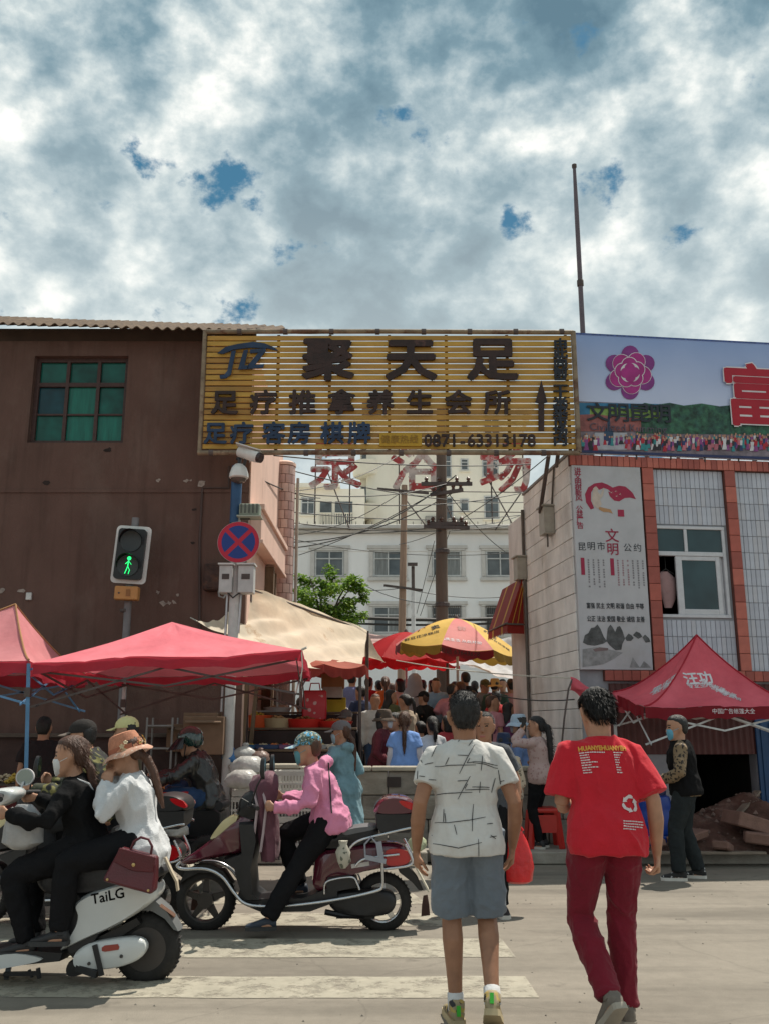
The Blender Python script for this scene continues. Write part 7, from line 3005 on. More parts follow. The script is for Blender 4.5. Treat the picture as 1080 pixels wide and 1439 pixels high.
def tyre_wheel(root, px, py, rpx, Y0, w, spokes, dy=0., hub=.28, m_rim=None, rim_r=.72):
	c = at(px, py, Y0) + V((0, dy, 0))
	r = at(px + rpx, py, Y0).x - at(px, py, Y0).x
	mb = MB()
	pr = []
	for k in range(13):
		a = -math.pi * .62 + math.pi * 1.24 * k / 12
		pr.append((r - w * .52 + w * .52 * math.cos(a), w * .5 * math.sin(a) / math.sin(math.pi * .5)))
	pr = [(r * rim_r, -w * .34)] + pr + [(r * rim_r, w * .34)]
	mb.lathe(pr, c, 'y', 44, ring=True)
	for k in range(44):
		a = 2 * math.pi * k / 44
		mb.box(c + V(((r + .001) * math.cos(a), 0, (r + .001) * math.sin(a))), (.010, w * .60, .003), Matrix.Rotation(-a + .5, 3, 'Y'))
	wh = part('wheel', mb, M_RUB, root, True)
	m_rim = m_rim or M_ALLOY
	mb = MB()
	q = r * (rim_r + .03)
	mb.lathe([(q, -w * .36), (q, w * .36), (q - .022, w * .30), (q - .03, 0), (q - .022, -w * .30)], c, 'y', 40, ring=True)
	part('rim', mb, m_rim, wh, True)
	for k in range(spokes):
		a = 2 * math.pi * k / spokes + .3
		mb = MB()
		p0, p1 = c + V((r * .15 * math.cos(a), 0, r * .15 * math.sin(a))), c + V(((q - .02) * math.cos(a), 0, (q - .02) * math.sin(a)))
		u = (p1 - p0).normalized()
		s_ = V((-u.z, 0, u.x))
		th_ = .024
		mb.loft([[p0 + s_ * .03 + V((0, -th_, 0)), p0 - s_ * .03 + V((0, -th_, 0)), p0 - s_ * .03 + V((0, th_, 0)), p0 + s_ * .03 + V((0, th_, 0))],
                 [p1 + s_ * .018 + V((0, -th_ * .7, 0)), p1 - s_ * .018 + V((0, -th_ * .7, 0)), p1 - s_ * .018 + V((0, th_ * .7, 0)), p1 + s_ * .018 + V((0, th_ * .7, 0))]])
		part('spoke', mb, m_rim, wh)
	mb = MB()
	mb.lathe([(0, -w * .5), (r * hub, -w * .48), (r * hub * 1.05, -w * .2), (r * hub * 1.05, w * .2), (r * hub, w * .48), (0, w * .5)], c, 'y', 24)
	part('hub', mb, m_rim, wh, True)
	return wh
def tubepx(pts, Y0, dy, r, mb):
	P = [at(a, b, Y0) + V((0, dy, 0)) for a, b in pts]
	# rounded path
	out = []
	for i in range(len(P) - 1):
		p0, p1, p2, p3 = P[max(0, i - 1)], P[i], P[i + 1], P[min(len(P) - 1, i + 2)]
		for t_ in range(5):
			t = t_ / 5
			out.append(.5 * ((2 * p1) + (-p0 + p2) * t + (2 * p0 - 5 * p1 + 4 * p2 - p3) * t * t + (-p0 + 3 * p1 - 3 * p2 + p3) * t ** 3))
	out.append(P[-1])
	mb.tube(out, r, 8)
# ---- maroon scooter ridden to the left
AY = gnd(415, 1307).y + .02
root = thing('motor_scooter', 'dark maroon scooter with a top box, ridden by the pink jacketed person', 'scooter', (at(415, 1307, AY).x, AY, 0), 0, 'scooters on the road')
SCA = root
tyre_wheel(root, 290, 1264, 42, AY, .10, 5, hub=.26)
tyre_wheel(root, 537, 1267, 40, AY, .11, 5, hub=.30, m_rim=M_CHR)
part('front_body', sideprof(smooth_pts([(259, 1208), (281, 1192), (312, 1168), (336, 1148), (352, 1141), (361, 1152), (352, 1176), (346, 1194), (320, 1200), (290, 1206), (272, 1212)]), AY, .17, .74), M_MAR, root, True)
part('headlamp', sideprof(smooth_pts([(299, 1178), (308, 1162), (322, 1147), (340, 1142), (334, 1156), (318, 1169)]), AY, .155, .9), mat('lamp_yellowed', (.52, .46, .26), .15, var=.1, coat=1), root, True)
part('leg_shield', sideprof([(341, 1150), (362, 1150), (366, 1175), (358, 1216), (361, 1254), (372, 1262), (352, 1262), (342, 1246), (334, 1216), (318, 1204), (345, 1194)], AY, .21, .92), M_BLKP, root, True)
part('front_mudguard', sideprof([(254, 1240), (262, 1222), (280, 1213), (300, 1213), (318, 1222), (330, 1240), (318, 1236), (300, 1225), (282, 1224), (266, 1232)], AY, .075, .95), M_BLKP, root, True)
part('footboard', sideprof([(340, 1246), (358, 1258), (430, 1257), (462, 1244), (480, 1240), (478, 1262), (440, 1276), (370, 1277), (348, 1268), (336, 1256)], AY, .17, .95), M_BLKP, root, True)
part('rear_body', sideprof(smooth_pts([(446, 1196), (470, 1190), (510, 1184), (552, 1182), (572, 1190), (578, 1204), (566, 1214), (530, 1218), (500, 1226), (474, 1240), (452, 1250), (440, 1240), (442, 1216)]), AY, .165, .8), M_MAR, root, True)
part('side_grille', sideprof([(458, 1236), (462, 1228), (492, 1224), (500, 1228), (503, 1242), (462, 1250)], AY, .172, .96), M_BLKP, root, True)
part('seat', sideprof(smooth_pts([(448, 1190), (452, 1176), (470, 1176), (478, 1164), (505, 1160), (527, 1160), (532, 1168), (522, 1180), (490, 1190)]), AY, .14, .85), M_SEAT, root, True)
part('seat_pad', sideprof(smooth_pts([(478, 1166), (500, 1160), (526, 1158), (529, 1163), (505, 1168), (482, 1172)]), AY, .143, .8), mat('seat_grey', (.13, .13, .135), .5), root, True)
part('engine_cover', sideprof(smooth_pts([(462, 1262), (476, 1250), (520, 1246), (548, 1250), (556, 1264), (546, 1280), (510, 1284), (474, 1278)]), AY, .09, .85, -.06), M_BLKP, root, True)
part('tail_lamp', sideprof(smooth_pts([(540, 1192), (556, 1188), (572, 1192), (577, 1204), (566, 1212), (542, 1212)]), AY, .168, .92), M_LAMP, root, True)
part('rear_mudguard', sideprof([(556, 1212), (572, 1214), (586, 1232), (594, 1250), (588, 1250), (578, 1238), (560, 1224)], AY, .07, .95), M_BLKP, root, True)
mb = MB()
p = at(586, 1232, AY)
mb.box(p + V((.03, 0, 0)), (.012, .20, .22), Matrix.Rotation(-.5, 3, 'Y'))
part('number_plate', mb, mat('plate_pale', (.50, .47, .38), .5), root)
mb = MB()
for k in range(7):
	q_ = at(597, 1258, AY) + V((.004 * k - .012, -.02 + .006 * k, 0))
	mb.tube([q_, q_ + V((.004 * (k - 3), 0, -.07)), q_ + V((.006 * (k - 3), 0, -.15))], .006, 5)
o = part('tassel', mb, mat('tassel_dark', (.05, .025, .02), .9), root)
o['kind'] = 'stuff'
# top box
part('box_base', sideprof([(527, 1140), (582, 1140), (581, 1160), (574, 1167), (534, 1167), (529, 1160)], AY, .19, .96), M_BLKP, root, True, bevel=.004)
part('box_lid', sideprof(smooth_pts([(526, 1141), (530, 1126), (545, 1117), (566, 1118), (580, 1125), (583, 1140), (555, 1143)], 3), AY, .195, .8), M_MAR, root, True)
part('box_reflector', sideprof(smooth_pts([(558, 1122), (575, 1124), (583, 1132), (582, 1137), (566, 1131)], 3), AY, .197, .9), M_LAMP, root, True)
# crash bars, racks
for sg in (-1, 1):
	mb = MB()
	tubepx([(262, 1206), (257, 1212), (266, 1216), (296, 1216), (318, 1226), (334, 1247), (350, 1263), (380, 1267), (430, 1264), (484, 1256), (528, 1246), (537, 1238), (537, 1214), (537, 1192)], AY, sg * .20, .013, mb)
	part('crash_bar', mb, M_CHR, root, True)
	mb = MB()
	tubepx([(488, 1205), (490, 1192), (504, 1178), (540, 1168), (574, 1160), (582, 1160)], AY, sg * .19, .010, mb)
	tubepx([(500, 1212), (514, 1202), (560, 1196)], AY, sg * .19, .009, mb)
	tubepx([(568, 1182), (578, 1204), (572, 1212), (544, 1216), (537, 1216)], AY, sg * .18, .010, mb)
	part('rear_rack', mb, M_CHR, root, True)
	mb = MB()
	tubepx([(458, 1250), (459, 1236), (470, 1230), (496, 1227), (503, 1236), (506, 1244)], AY, sg * .205, .008, mb)
	part('side_guard', mb, M_CHR, root, True)
mb = MB()
mb.bar(at(514, 1199, AY) + V((0, -.215, 0)), at(542, 1205, AY) + V((0, -.215, 0)), .02, .035)
mb.bar(at(532, 1178, AY) + V((0, -.212, 0)), at(536, 1205, AY) + V((0, -.212, 0)), .02, .045)
mb.tube([at(514, 1200, AY) + V((0, -.215, 0)), at(513, 1182, AY) + V((0, -.215, 0)), at(522, 1172, AY) + V((0, -.215, 0)), at(529, 1180, AY) + V((0, -.215, 0))], .008, 6)
part('lock', mb, mat('lock_steelblue', (.33, .36, .42), .35, metal=.5), root)
mb = MB()
mb.box(at(507, 1211, AY) + V((0, -.17, 0)), (.14, .004, .03), Matrix.Rotation(-.15, 3, 'Y'))
part('badge', mb, mat('badge_pale', (.5, .48, .47), .4), root)
# handlebars with a draped cloth, mirrors
hb = at(352, 1128, AY)
mb = MB()
mb.tube([hb + V((.10, -.30, -.02)), hb + V((.02, -.16, .0)), hb, hb + V((.02, .16, .0)), hb + V((.10, .30, -.02))], .018, 8)
part('handlebar', mb, M_BLKP, root, True)
part('instrument_cover', sideprof(smooth_pts([(336, 1142), (342, 1118), (358, 1110), (376, 1120), (380, 1138), (364, 1152), (346, 1152)], 3), AY, .15, .75), M_BLKP, root, True)
for sg in (-1, 1):
	mb = MB()
	m0 = hb + V((.04, sg * .22, .01))
	m1 = at(377, 1077, AY) + V((0, sg * .30, 0))
	mb.tube([m0, m0.lerp(m1, .5) + V((0, sg * .03, 0)), m1 - V((0, 0, .05))], .007, 6)
	st = part('mirror_stem', mb, M_BLKP, root, True)
	mb = MB()
	mb.loft([oval(m1 + V((t_ * .022, 0, 0)), V((0, .05 * k, .012 * k)), V((.0, -.010 * k, .085 * k)), 18) for t_, k in ((-1, .7), (-.5, 1), (.6, 1))])
	part('mirror', mb, M_BLKP, st, True)
	mb = MB()
	mb.loft([oval(m1 + V((t_, 0, 0)), V((0, .045, .012)), V((.0, -.010, .078)), 18) for t_ in (.0135, .0155)])
	part('mirror_glass', mb, mat('mirror_glass', (.30, .40, .45), .04, metal=1., var=0), st)
mb = MB()
for sg in (-1, 1):
	h0 = hb + V((.06, sg * .24, 0))
	mb.tube([h0, h0 + V((-.10, -sg * .03, .05)), h0 + V((-.13, -sg * .10, -.06)), h0 + V((-.06, -sg * .18, -.16))], .005, 5)
	mb.tube([h0, h0 + V((-.05, 0, -.008)), h0 + V((-.03, sg * .06, -.015))], .006, 5)
part('brake_cable', mb, M_SATIN, root, True)
mb = MB()
rw = []
for z, w, d_, dx in ((.0, .06, .10, .05), (.14, .085, .13, .04), (.28, .09, .15, .02), (.42, .085, .17, .0), (.50, .10, .18, -.01), (.57, .11, .17, -.01), (.63, .09, .14, .0), (.66, .03, .06, .02)):
	c = at(375, 1207, AY) + V((dx - .02, -.02, z))
	rw.append([c + V((w * math.cos(a) * (1 + .10 * math.sin(a * 5 + z * 7)), d_ * math.sin(a) * (1 + .08 * math.sin(a * 7 + z * 5)), .0)) for a in [6.2832 * i / 30 for i in range(30)]])
mb.loft(rw)
dr_ = solo('draped_jacket', mb, mat_cloth('jacket_mauve', (.135, .055, .075), .6, var=.3, scale=5), 'mauve padded jacket draped over the handlebars of the maroon scooter', 'jacket', smooth=True)
wrinkle(dr_.data, .022, 2.2, (10, 10, 3))
mb = MB()
for k in range(2):
	s0 = at(362 + k * 12, 1112, AY) + V((0, -.17, 0))
	mb.tube([s0, s0 + V((.03, -.03, -.10)), s0 + V((.01, -.02, -.30)), s0 + V((-.01, .0, -.44))], .011, 5)
o = link('strap', mb.mesh('strap', mat('strap_pale', (.42, .34, .36), .7), True, origin=dr_.location), dr_)
mb = MB()
rw = []
for z, w in ((0, .02), (.05, .05), (.12, .055), (.17, .03), (.2, .035)):
	c = at(484, 1214, AY) + V((0, -.23, z))
	rw.append([c + V((w * math.cos(a) * (1 + .2 * math.sin(a * 3 + z * 30)), .05 * w / .05 * math.sin(a), 0)) for a in [6.2832 * i / 14 for i in range(14)]])
mb.loft(rw)
solo('rag', mb, mat_spots('rag_print', (.42, .40, .33), [(.12, .13, .10)], 22, .3), 'patterned rag tied to the rack of the maroon scooter', 'cloth', smooth=True)
mb = MB()
mb.tube([at(512, 1284, AY) + V((0, -.1, 0)), at(482, 1282, AY) + V((0, -.12, 0)), at(458, 1278, AY) + V((0, -.1, 0))], .022, 8)
mb.box(at(500, 1284, AY), (.30, .12, .05))
part('lower_frame', mb, M_SATIN, root)
# ---- white scooter with two women
BYS = gnd(208, 1378).y + .03
root = thing('motor_scooter', 'white electric scooter with a broad rear tyre carrying two women', 'scooter', (at(60, 1378, BYS).x, BYS, 0), 0, 'scooters on the road')
SCB = root
tyre_wheel(root, 208, 1331, 47, BYS, .13, 6, hub=.62, rim_r=.66)
tyre_wheel(root, -88, 1331, 46, BYS, .12, 6, hub=.4)
part('rear_panel', sideprof(smooth_pts([(95, 1330), (101, 1318), (113, 1298), (117, 1280), (113, 1266), (124, 1255), (150, 1243), (190, 1232), (221, 1237), (228, 1248), (222, 1262), (195, 1282), (164, 1299), (130, 1314)], 3), BYS, .17, .86), M_WPT, root, True)
part('under_seat', sideprof([(100, 1316), (98, 1290), (104, 1262), (118, 1248), (130, 1262), (128, 1300), (150, 1306), (140, 1322), (110, 1334)], BYS, .15, .95), M_BLKP, root, True)
part('seat', sideprof(smooth_pts([(60, 1226), (90, 1214), (150, 1212), (200, 1206), (232, 1212), (236, 1226), (200, 1238), (150, 1248), (90, 1254), (66, 1246)], 3), BYS, .15, .85), M_SEAT, root, True)
part('floor_panel', sideprof(smooth_pts([(-70, 1346), (-40, 1338), (0, 1334), (40, 1330), (76, 1336), (70, 1342), (30, 1350), (-20, 1358), (-60, 1358)], 3), BYS, .18, .93), M_WPT, root, True)
part('footboard', sideprof([(-70, 1338), (0, 1330), (60, 1327), (104, 1330), (100, 1342), (60, 1346), (0, 1352), (-66, 1354)], BYS, .165, .95), M_BLKP, root, True)
part('swingarm_cover', sideprof(smooth_pts([(114, 1344), (118, 1330), (136, 1318), (166, 1312), (196, 1309), (212, 1314), (215, 1326), (204, 1340), (178, 1350), (146, 1354), (122, 1353)], 3), BYS, .05, .85, -.13), M_WPT, root, True)
part('reflector', sideprof(rr_ := [(155, 1322), (159, 1319), (178, 1317), (180, 1321), (179, 1325), (160, 1328), (155, 1327)], BYS, .055, .95, -.13), mat('reflector_red', (.24, .018, .012), .2, coat=1), root, True)
for (px, py) in ((138, 1344), (182, 1334)):
	mb = MB()
	mb.lathe([(.011, 0), (.009, -.008), (0, -.009)], at(px, py, BYS) + V((0, -.182, 0)), 'y', 10)
	part('bolt', mb, M_ALLOY, root)
mb = MB()
mb.bar(at(146, 1318, BYS) + V((0, -.19, 0)), at(156, 1360, BYS) + V((0, -.19, 0)), .03, .012, V((0, 1, 0)))
mb.bar(at(150, 1358, BYS) + V((0, -.18, 0)), at(120, 1350, BYS) + V((0, -.15, 0)), .05, .04)
part('strut', mb, M_BLKP, root)
part('motor_housing', sideprof(smooth_pts([(104, 1352), (110, 1342), (128, 1344), (130, 1358), (116, 1364), (106, 1362)], 3), BYS, .10, .9, -.06), M_SATIN, root, True)
part('chassis', sideprof([(95, 1330), (132, 1318), (170, 1300), (200, 1284), (206, 1292), (176, 1312), (140, 1330), (110, 1344)], BYS, .10, .95), M_SATIN, root, True)
mb = MB()
mb.bar(at(27, 1350, BYS) + V((0, -.16, 0)), at(27, 1364, BYS) + V((0, -.2, 0)), .03, .02)
mb.bar(at(24, 1357, BYS) + V((0, -.2, 0)), at(72, 1356, BYS) + V((0, -.2, 0)), .025, .022)
mb.tube([at(58, 1351, BYS) + V((0, -.2, 0)), at(62, 1362, BYS) + V((0, -.2, 0))], .010, 6)
mb.tube([at(70, 1349, BYS) + V((0, -.2, 0)), at(72, 1363, BYS) + V((0, -.2, 0))], .014, 6)
part('side_stand', mb, M_SATIN, root)
part('rear_mudguard', sideprof([(196, 1268), (222, 1262), (238, 1276), (250, 1296), (255, 1306), (249, 1304), (236, 1288), (216, 1276), (200, 1276)], BYS, .075, .95), mat('guard_grey', (.12, .125, .125), .45), root, True)
mb = MB()
pc = at(236, 1281, BYS)
mb.box(pc, (.018, .17, .11), Matrix.Rotation(-1.0, 3, 'Y') @ Matrix.Rotation(.35, 3, 'Z'))
npl = part('number_plate', mb, mat('plate_orange', (.52, .27, .18), .5, var=.2, scale=20), root)
part('front_apron', sideprof(smooth_pts([(-60, 1338), (-52, 1290), (-44, 1230), (-34, 1160), (-40, 1140), (-54, 1150), (-70, 1210), (-84, 1270), (-84, 1310)], 3), BYS, .19, .85), M_WPT, root, True)
part('front_mudguard', sideprof([(-138, 1316), (-128, 1292), (-104, 1278), (-70, 1278), (-44, 1300), (-60, 1294), (-88, 1288), (-112, 1294), (-126, 1308)], BYS, .08, .95), M_WPT, root, True)
part('headset', sideprof(smooth_pts([(-36, 1130), (-14, 1112), (16, 1106), (30, 1112), (24, 1124), (-4, 1136), (-28, 1142)], 3), BYS, .12, .8), M_WPT, root, True)
hb2 = at(8, 1118, BYS)
mb = MB()
mb.tube([hb2 + V((.10, -.33, .0)), hb2 + V((.03, -.17, .01)), hb2, hb2 + V((.03, .17, .01)), hb2 + V((.10, .33, .0))], .017, 8)
part('handlebar', mb, M_BLKP, root, True)
m0, m1 = hb2 + V((.02, .20, .02)), at(36, 1092, BYS + .25)
mb = MB()
mb.tube([m0, m0.lerp(m1, .6), m1 - V((.03, 0, .05))], .008, 6)
st = part('mirror_stem', mb, mat('stem_white', (.5, .5, .5), .4), root, True)
mb = MB()
mb.loft([oval(m1 + V((0, t_ * .02, 0)), V((.062 * k, 0, 0)), V((0, 0, .058 * k)), 22) for t_, k in ((1, .75), (.4, 1), (-.6, 1))])
part('mirror', mb, mat('stem_white', (.5, .5, .5), .4), st, True)
mb = MB()
mb.loft([oval(m1 + V((0, t_, 0)), V((.054, 0, 0)), V((0, 0, .050)), 22) for t_ in (-.0125, -.0135)])
part('mirror_glass', mb, mat('mirror_glass', (.30, .40, .45), .04, metal=1., var=0), st)
mb = MB()
tubepx([(222, 1240), (232, 1226), (238, 1214), (226, 1208), (214, 1212)], BYS, 0, .012, mb)
part('grab_rail', mb, M_SATIN, root, True)
bvh = None
o = [c for c in root.children if c.name.startswith('rear_panel')][0]
vs_ = [root.location + v.co for v in o.data.vertices]
bvh = BVHTree.FromPolygons(vs_, [list(p.vertices) for p in o.data.polygons])
me = glyphs('TaiLG', .085)
me = bolden(me, .0014, 0)
nv, nf = project(me_shape(me), frame(at(150, 1261, BYS - .2), (math.cos(.20), 0, math.sin(.20)), (0, 0, 1)), bvh, .002)
if nf:
	mb = MB()
	mb.add([v - root.location for v in nv], nf)
	link('lettering', mb.mesh('lettering', M_SATIN, fix=False), o)
# ---- other machines: a dark scooter behind the women, a low cargo tricycle
def clone(o, parent=None):
	c = o.copy()
	COL.objects.link(c)
	c.parent = parent
	for ch in list(o.children):
		clone(ch, c)
	return c
SCC = clone(SCA)
SCC.location = (at(98, 1250, 7.95).x, 8.0, 0)
tag(SCC, 'dark scooter behind the white one, ridden by the man in the dark cap', 'scooter', 'scooters on the road')
for ch in SCC.children:
	for s_ in ch.material_slots:
		if s_.material is M_MAR:
			s_.link = 'OBJECT'
			s_.material = M_BLKP
TY0 = 9.75
root = thing('cargo_tricycle', 'low black cargo tricycle with a flat bed, ridden by the leather jacket rider', 'tricycle', (at(250, 1220, TY0).x, TY0, 0))
TRI = root
part('bed', sideprof([(206, 1190), (210, 1176), (318, 1172), (322, 1182), (318, 1196), (210, 1200)], TY0, .38, .99), M_SATIN, root, bevel=.008)
part('seat_box', sideprof([(262, 1176), (264, 1138), (308, 1134), (316, 1140), (316, 1174)], TY0, .2, .97), M_SATIN, root, bevel=.01)
part('seat', sideprof(smooth_pts([(258, 1140), (262, 1132), (300, 1128), (318, 1124), (320, 1134), (300, 1140)], 3), TY0, .19, .9), M_SEAT, root, True)
for dy in (-.36, .36):
	tyre_wheel(root, 300, 1196, 27, TY0, .09, 5, dy)
tyre_wheel(root, 178, 1196, 27, TY0, .09, 5)
mb = MB()
mb.tube([at(178, 1196, TY0), at(186, 1150, TY0), at(192, 1098, TY0)], .022, 8)
mb.tube([at(192, 1098, TY0) + V((.10, -.28, 0)), at(190, 1098, TY0), at(192, 1098, TY0) + V((.10, .28, 0))], .015, 8)
part('steering_column', mb, M_SATIN, root, True)
part('front_shield', sideprof([(184, 1180), (188, 1130), (194, 1108), (202, 1110), (200, 1150), (206, 1184)], TY0, .16, .9), M_SATIN, root, True)
c = at(241, 1150, TY0 - .2)
t = thing('bucket', 'dark red bucket with a red rim on the bed of the cargo tricycle', 'bucket', (c.x, c.y, at(241, 1174, TY0 - .2).z + .012))
mb = MB()
mb.lathe([(.10, 0), (.135, .22), (.15, .36), (.138, .36), (.12, .2), (.09, .02)], (0, 0, 0), 'z', 28)
part('pail', mb, mat('pail_maroon', (.10, .012, .015), .35), t, True, world=False)
mb = MB()
mb.lathe([(.150, .355), (.165, .36), (.165, .40), (.150, .405), (.145, .38)], (0, 0, 0), 'z', 28)
part('rim', mb, M_BR, t, True, world=False)
mb = MB()
mb.tube([(-.16, 0, .37), (-.12, -.15, .30), (0, -.19, .27), (.12, -.15, .30), (.16, 0, .37)], .006, 6)
part('handle', mb, M_LEGW, t, True, world=False)
soft_bag(240, 1177, TY0 - .34, .17, .25, M_PLW, 'white full plastic bag on the tricycle bed below the red rimmed bucket', 8)
mb = MB()
# ------------------------------------------------------------------ the people
S_BLK = dict(mat=mat('shoe_black', (.018, .018, .02), .5), sole=mat('sole_dark', (.04, .04, .04), .8))
S_BW = dict(mat=mat('shoe_black', (.018, .018, .02), .5))
S_GRY = dict(mat=mat('shoe_taupe', (.17, .145, .12), .8, var=.2, scale=20, bump=.2), sole=mat('sole_tan', (.36, .32, .26), .8, var=.2))
C = mat_cloth
T_BLACK = C('trouser_black', (.014, .014, .016))
T_DARK = C('trouser_dark', (.03, .032, .036))
T_JEAN = C('trouser_jeans', (.035, .065, .13), var=.25)
def W2L(x, y, z0, rz):
	Mi = (Matrix.Translation((x, y, z0)) @ Matrix.Rotation(R(rz), 4, 'Z')).inverted()
	return lambda p: Mi @ V(p)
# --- white T-shirt man walking away
M_TEE = C('tee_white', (.56, .55, .525), .9, var=.07)
hp = gnd(656, 1443)
HY = 5.38
hx = at(656, 1200, HY).x
p, J1 = person('man in a white T-shirt with black scratch lines and grey shorts, walking away', hx, HY, 0, 2, 1.775, q='near', lean=2,
               feet=[(-.07, .06, .0), (.10, -.13, .075)], footpitch=(0, 26), toes=(4, -10), knee=[(0, 1, .1), (.1, 1, .1)],
               hands=[(-.275, .07, .875), (.265, .10, .885)], elb=[(-.4, -.9, -.2), (.4, -.9, -.2)], handdir=[(.05, .12, -1), (-.06, .15, -1)], palm=[(1, .25, 0), (-1, .25, 0)], grip=(.32, .35), head=(0, 4, 0),
               top=dict(mat=M_TEE, sleeve=.285, ease=.018, hem=-.105, boxy=.3, flare=.10, cuff=.014, fold=.009, name='tshirt', fr=(5.5, 5.5, 2.4), skew=2),
               bot=dict(mat=C('shorts_grey', (.150, .180, .215), var=.06), len=.475, ease=.018, cuff=.022, name='shorts', fold=.006),
               shoe=dict(mat=mat_spots('trainer_camo', (.30, .24, .14), [(.02, .02, .022), (.42, .30, .08)], 20, .32, .7), sole=mat('sole_cream', (.42, .34, .20), .8), sock=C('sock_white', (.6, .6, .6)), tab=mat('tab_green', (.05, .45, .04), .5)),
               hair=('crop', 'black'), skin='tan', fat=.89)
def shirt_bvh(J, p):
	o = J['top']
	M = J['M']
	return BVHTree.FromPolygons([M @ v.co for v in o.data.vertices], [list(q.vertices) for q in o.data.polygons]), o, M.inverted()
def lay(J, p, shape, M, m, name, off=.0045):
	bv, o, Mi = shirt_bvh(J, p) if 'bv' not in J else J['bv']
	J['bv'] = (bv, o, Mi)
	nv, nf = project(shape, M, bv, off)
	if nf:
		mb = MB()
		mb.add([Mi @ v for v in nv], nf)
		return link(name, mb.mesh(name, m, fix=False), o)
INK = mat('shirt_ink', (.035, .035, .038), .85)
u1 = at(657, 1100, 5.22) - at(656, 1100, 5.22)
mpp = u1.length
lines = [[(455, 15), (430, 70)], [(445, 115), (540, 116), (640, 114)], [(495, 110), (512, 78)], [(560, 155), (600, 80), (640, 15)], [(610, 22), (640, -20)], [(555, 68), (605, 70)], [(598, 105), (612, 83)], [(600, 105), (640, 98)],
         [(625, 104), (690, 110), (750, 122)], [(640, 98), (750, 108)], [(665, 140), (675, 70)], [(395, 105), (437, 98)], [(438, 240), (530, 242), (620, 238)], [(550, 270), (582, 215), (612, 165)], [(550, 188), (598, 185)],
         [(585, 228), (705, 222)], [(620, 214), (705, 214)], [(655, 240), (660, 190)], [(585, 222), (598, 200)], [(413, 180), (450, 178)], [(440, 368), (500, 375), (600, 365), (680, 348)], [(480, 370), (484, 310)], [(490, 372), (488, 330)],
         [(613, 415), (617, 350), (625, 290)], [(530, 385), (540, 430)], [(430, 462), (500, 480), (545, 490), (655, 465)], [(640, 540), (640, 450)], [(636, 555), (648, 515)], [(650, 557), (660, 515)], [(685, 380), (715, 375)],
         [(695, 440), (730, 432)], [(700, 430), (725, 445)], [(752, 130), (765, 235)], [(760, 183), (778, 180)], [(420, 295), (450, 300)], [(423, 300), (420, 270)], [(715, 235), (738, 165)], [(362, 130), (356, 200)], [(368, 160), (395, 165)], [(372, 60), (384, 95)],
         [(560, 0), (575, -22)]]
Mw = frame(at(656, 1100, 5.22), (1, 0, 0), (0, ST, CT))
vs_all, fs_all = [], []
for ln in lines:
	pts = [((a / 3.375 + 480 - 656) * mpp, -(b / 3.375 + 1040 - 1100) * mpp) for a, b in ln]
	v_, f_ = strip(pts, .0042)
	o_ = len(vs_all)
	vs_all += v_
	fs_all += [[q + o_ for q in f] for f in f_]
o = lay(J1, p, (vs_all, fs_all), Mw, INK, 'printed_lines')
if o:
	o['kind'] = 'stuff'
# --- red T-shirt man walking away, looking down
RY = 5.33
rx = at(852, 1200, RY).x
M_RED2 = C('tee_red', (.50, .017, .030), .85, var=.07)
p2, J2 = person('man in a printed red T-shirt and dark red trousers, walking away with head bowed', rx, RY, 0, 3, 1.80, q='near', lean=7, side=1,
				feet=[(-.07, -.16, .10), (.085, .08, .0)], footpitch=(42, 0), toes=(14, -6), knee=[(-.25, 1, .1), (.1, 1, .1)],
				hands=[(-.12, .30, 1.12), (.285, .03, .86)], elb=[(-.4, -.7, -.5), (.35, -.8, .0)], handdir=[(.5, .8, .2), (.02, .10, -1)], palm=[None, (-1, .2, 0)], grip=(.6, .85), head=(6, 24, 0),
				top=dict(mat=M_RED2, sleeve=.40, ease=.022, hem=-.115, boxy=.35, cuff=.036, flare=.02, fold=.012, name='tshirt', fr=(5, 5, 2.2), skew=2),
				bot=dict(mat=C('trouser_wine', (.165, .010, .022), var=.10), ease=.010, cuff=.010, fold=.008),
				shoe=S_GRY, hair=('short', 'black'), skin='mid', fat=.95)
M_PY = mat('print_yellow', (.60, .30, .05), .8)
M_PWH = mat('print_tee_white', (.62, .55, .55), .8)
u1 = at(853, 1100, 5.18) - at(852, 1100, 5.18)
mpp = u1.length
def tee_text(txt, px, py, wpx, m, bold=.02, name='lettering', sq=1.):
	me = glyphs(txt, .1)
	if bold:
		me = bolden(me, bold * .1, 0)
	xs = [v.co.x for v in me.vertices]
	if not xs:
		return
	k = wpx * mpp / (max(xs) - min(xs))
	me.transform(Matrix.Diagonal((k, k * sq, 1, 1)))
	return lay(J2, p2, me_shape(me), frame(at(px, py, 5.17), (1, .03, 0), (0, .22, .97)), m, name)
tee_text('HUANYEHUANYEH', 853, 1046, 68, M_PY, .05, sq=1.25)
rb = random.Random(8)
vs_all, fs_all = [], []
def dash(px, py, w, h=1.6):
	x0 = px
	while x0 < px + w:
		wd = min(rb.uniform(2, 5), px + w - x0)
		o_ = len(vs_all)
		for (a, b) in ((x0, py), (x0 + wd * .8, py), (x0 + wd * .8, py + h), (x0, py + h)):
			vs_all.append(((a - 853) * mpp, -(b - 1080) * mpp))
		fs_all.append([o_, o_ + 1, o_ + 2, o_ + 3])
		x0 += wd
for i, w in enumerate((36, 12, 12, 13, 22, 13, 22, 11, 12)):
	dash(820 + i * .4, 1053 + i * 3.5, w)
for i, w in enumerate((14, 10, 8, 7, 7, 5, 8, 7, 9)):
	dash(868 + i * .3, 1053 + i * 3.5, w)
for i, w in enumerate((32, 33, 32, 20)):
	dash(872 - i * .6, 1147 + i * 3.6, w)
for i in range(6):
	dash(777 + i * 1.1, 1098 + i * .6, 1.2, 10)
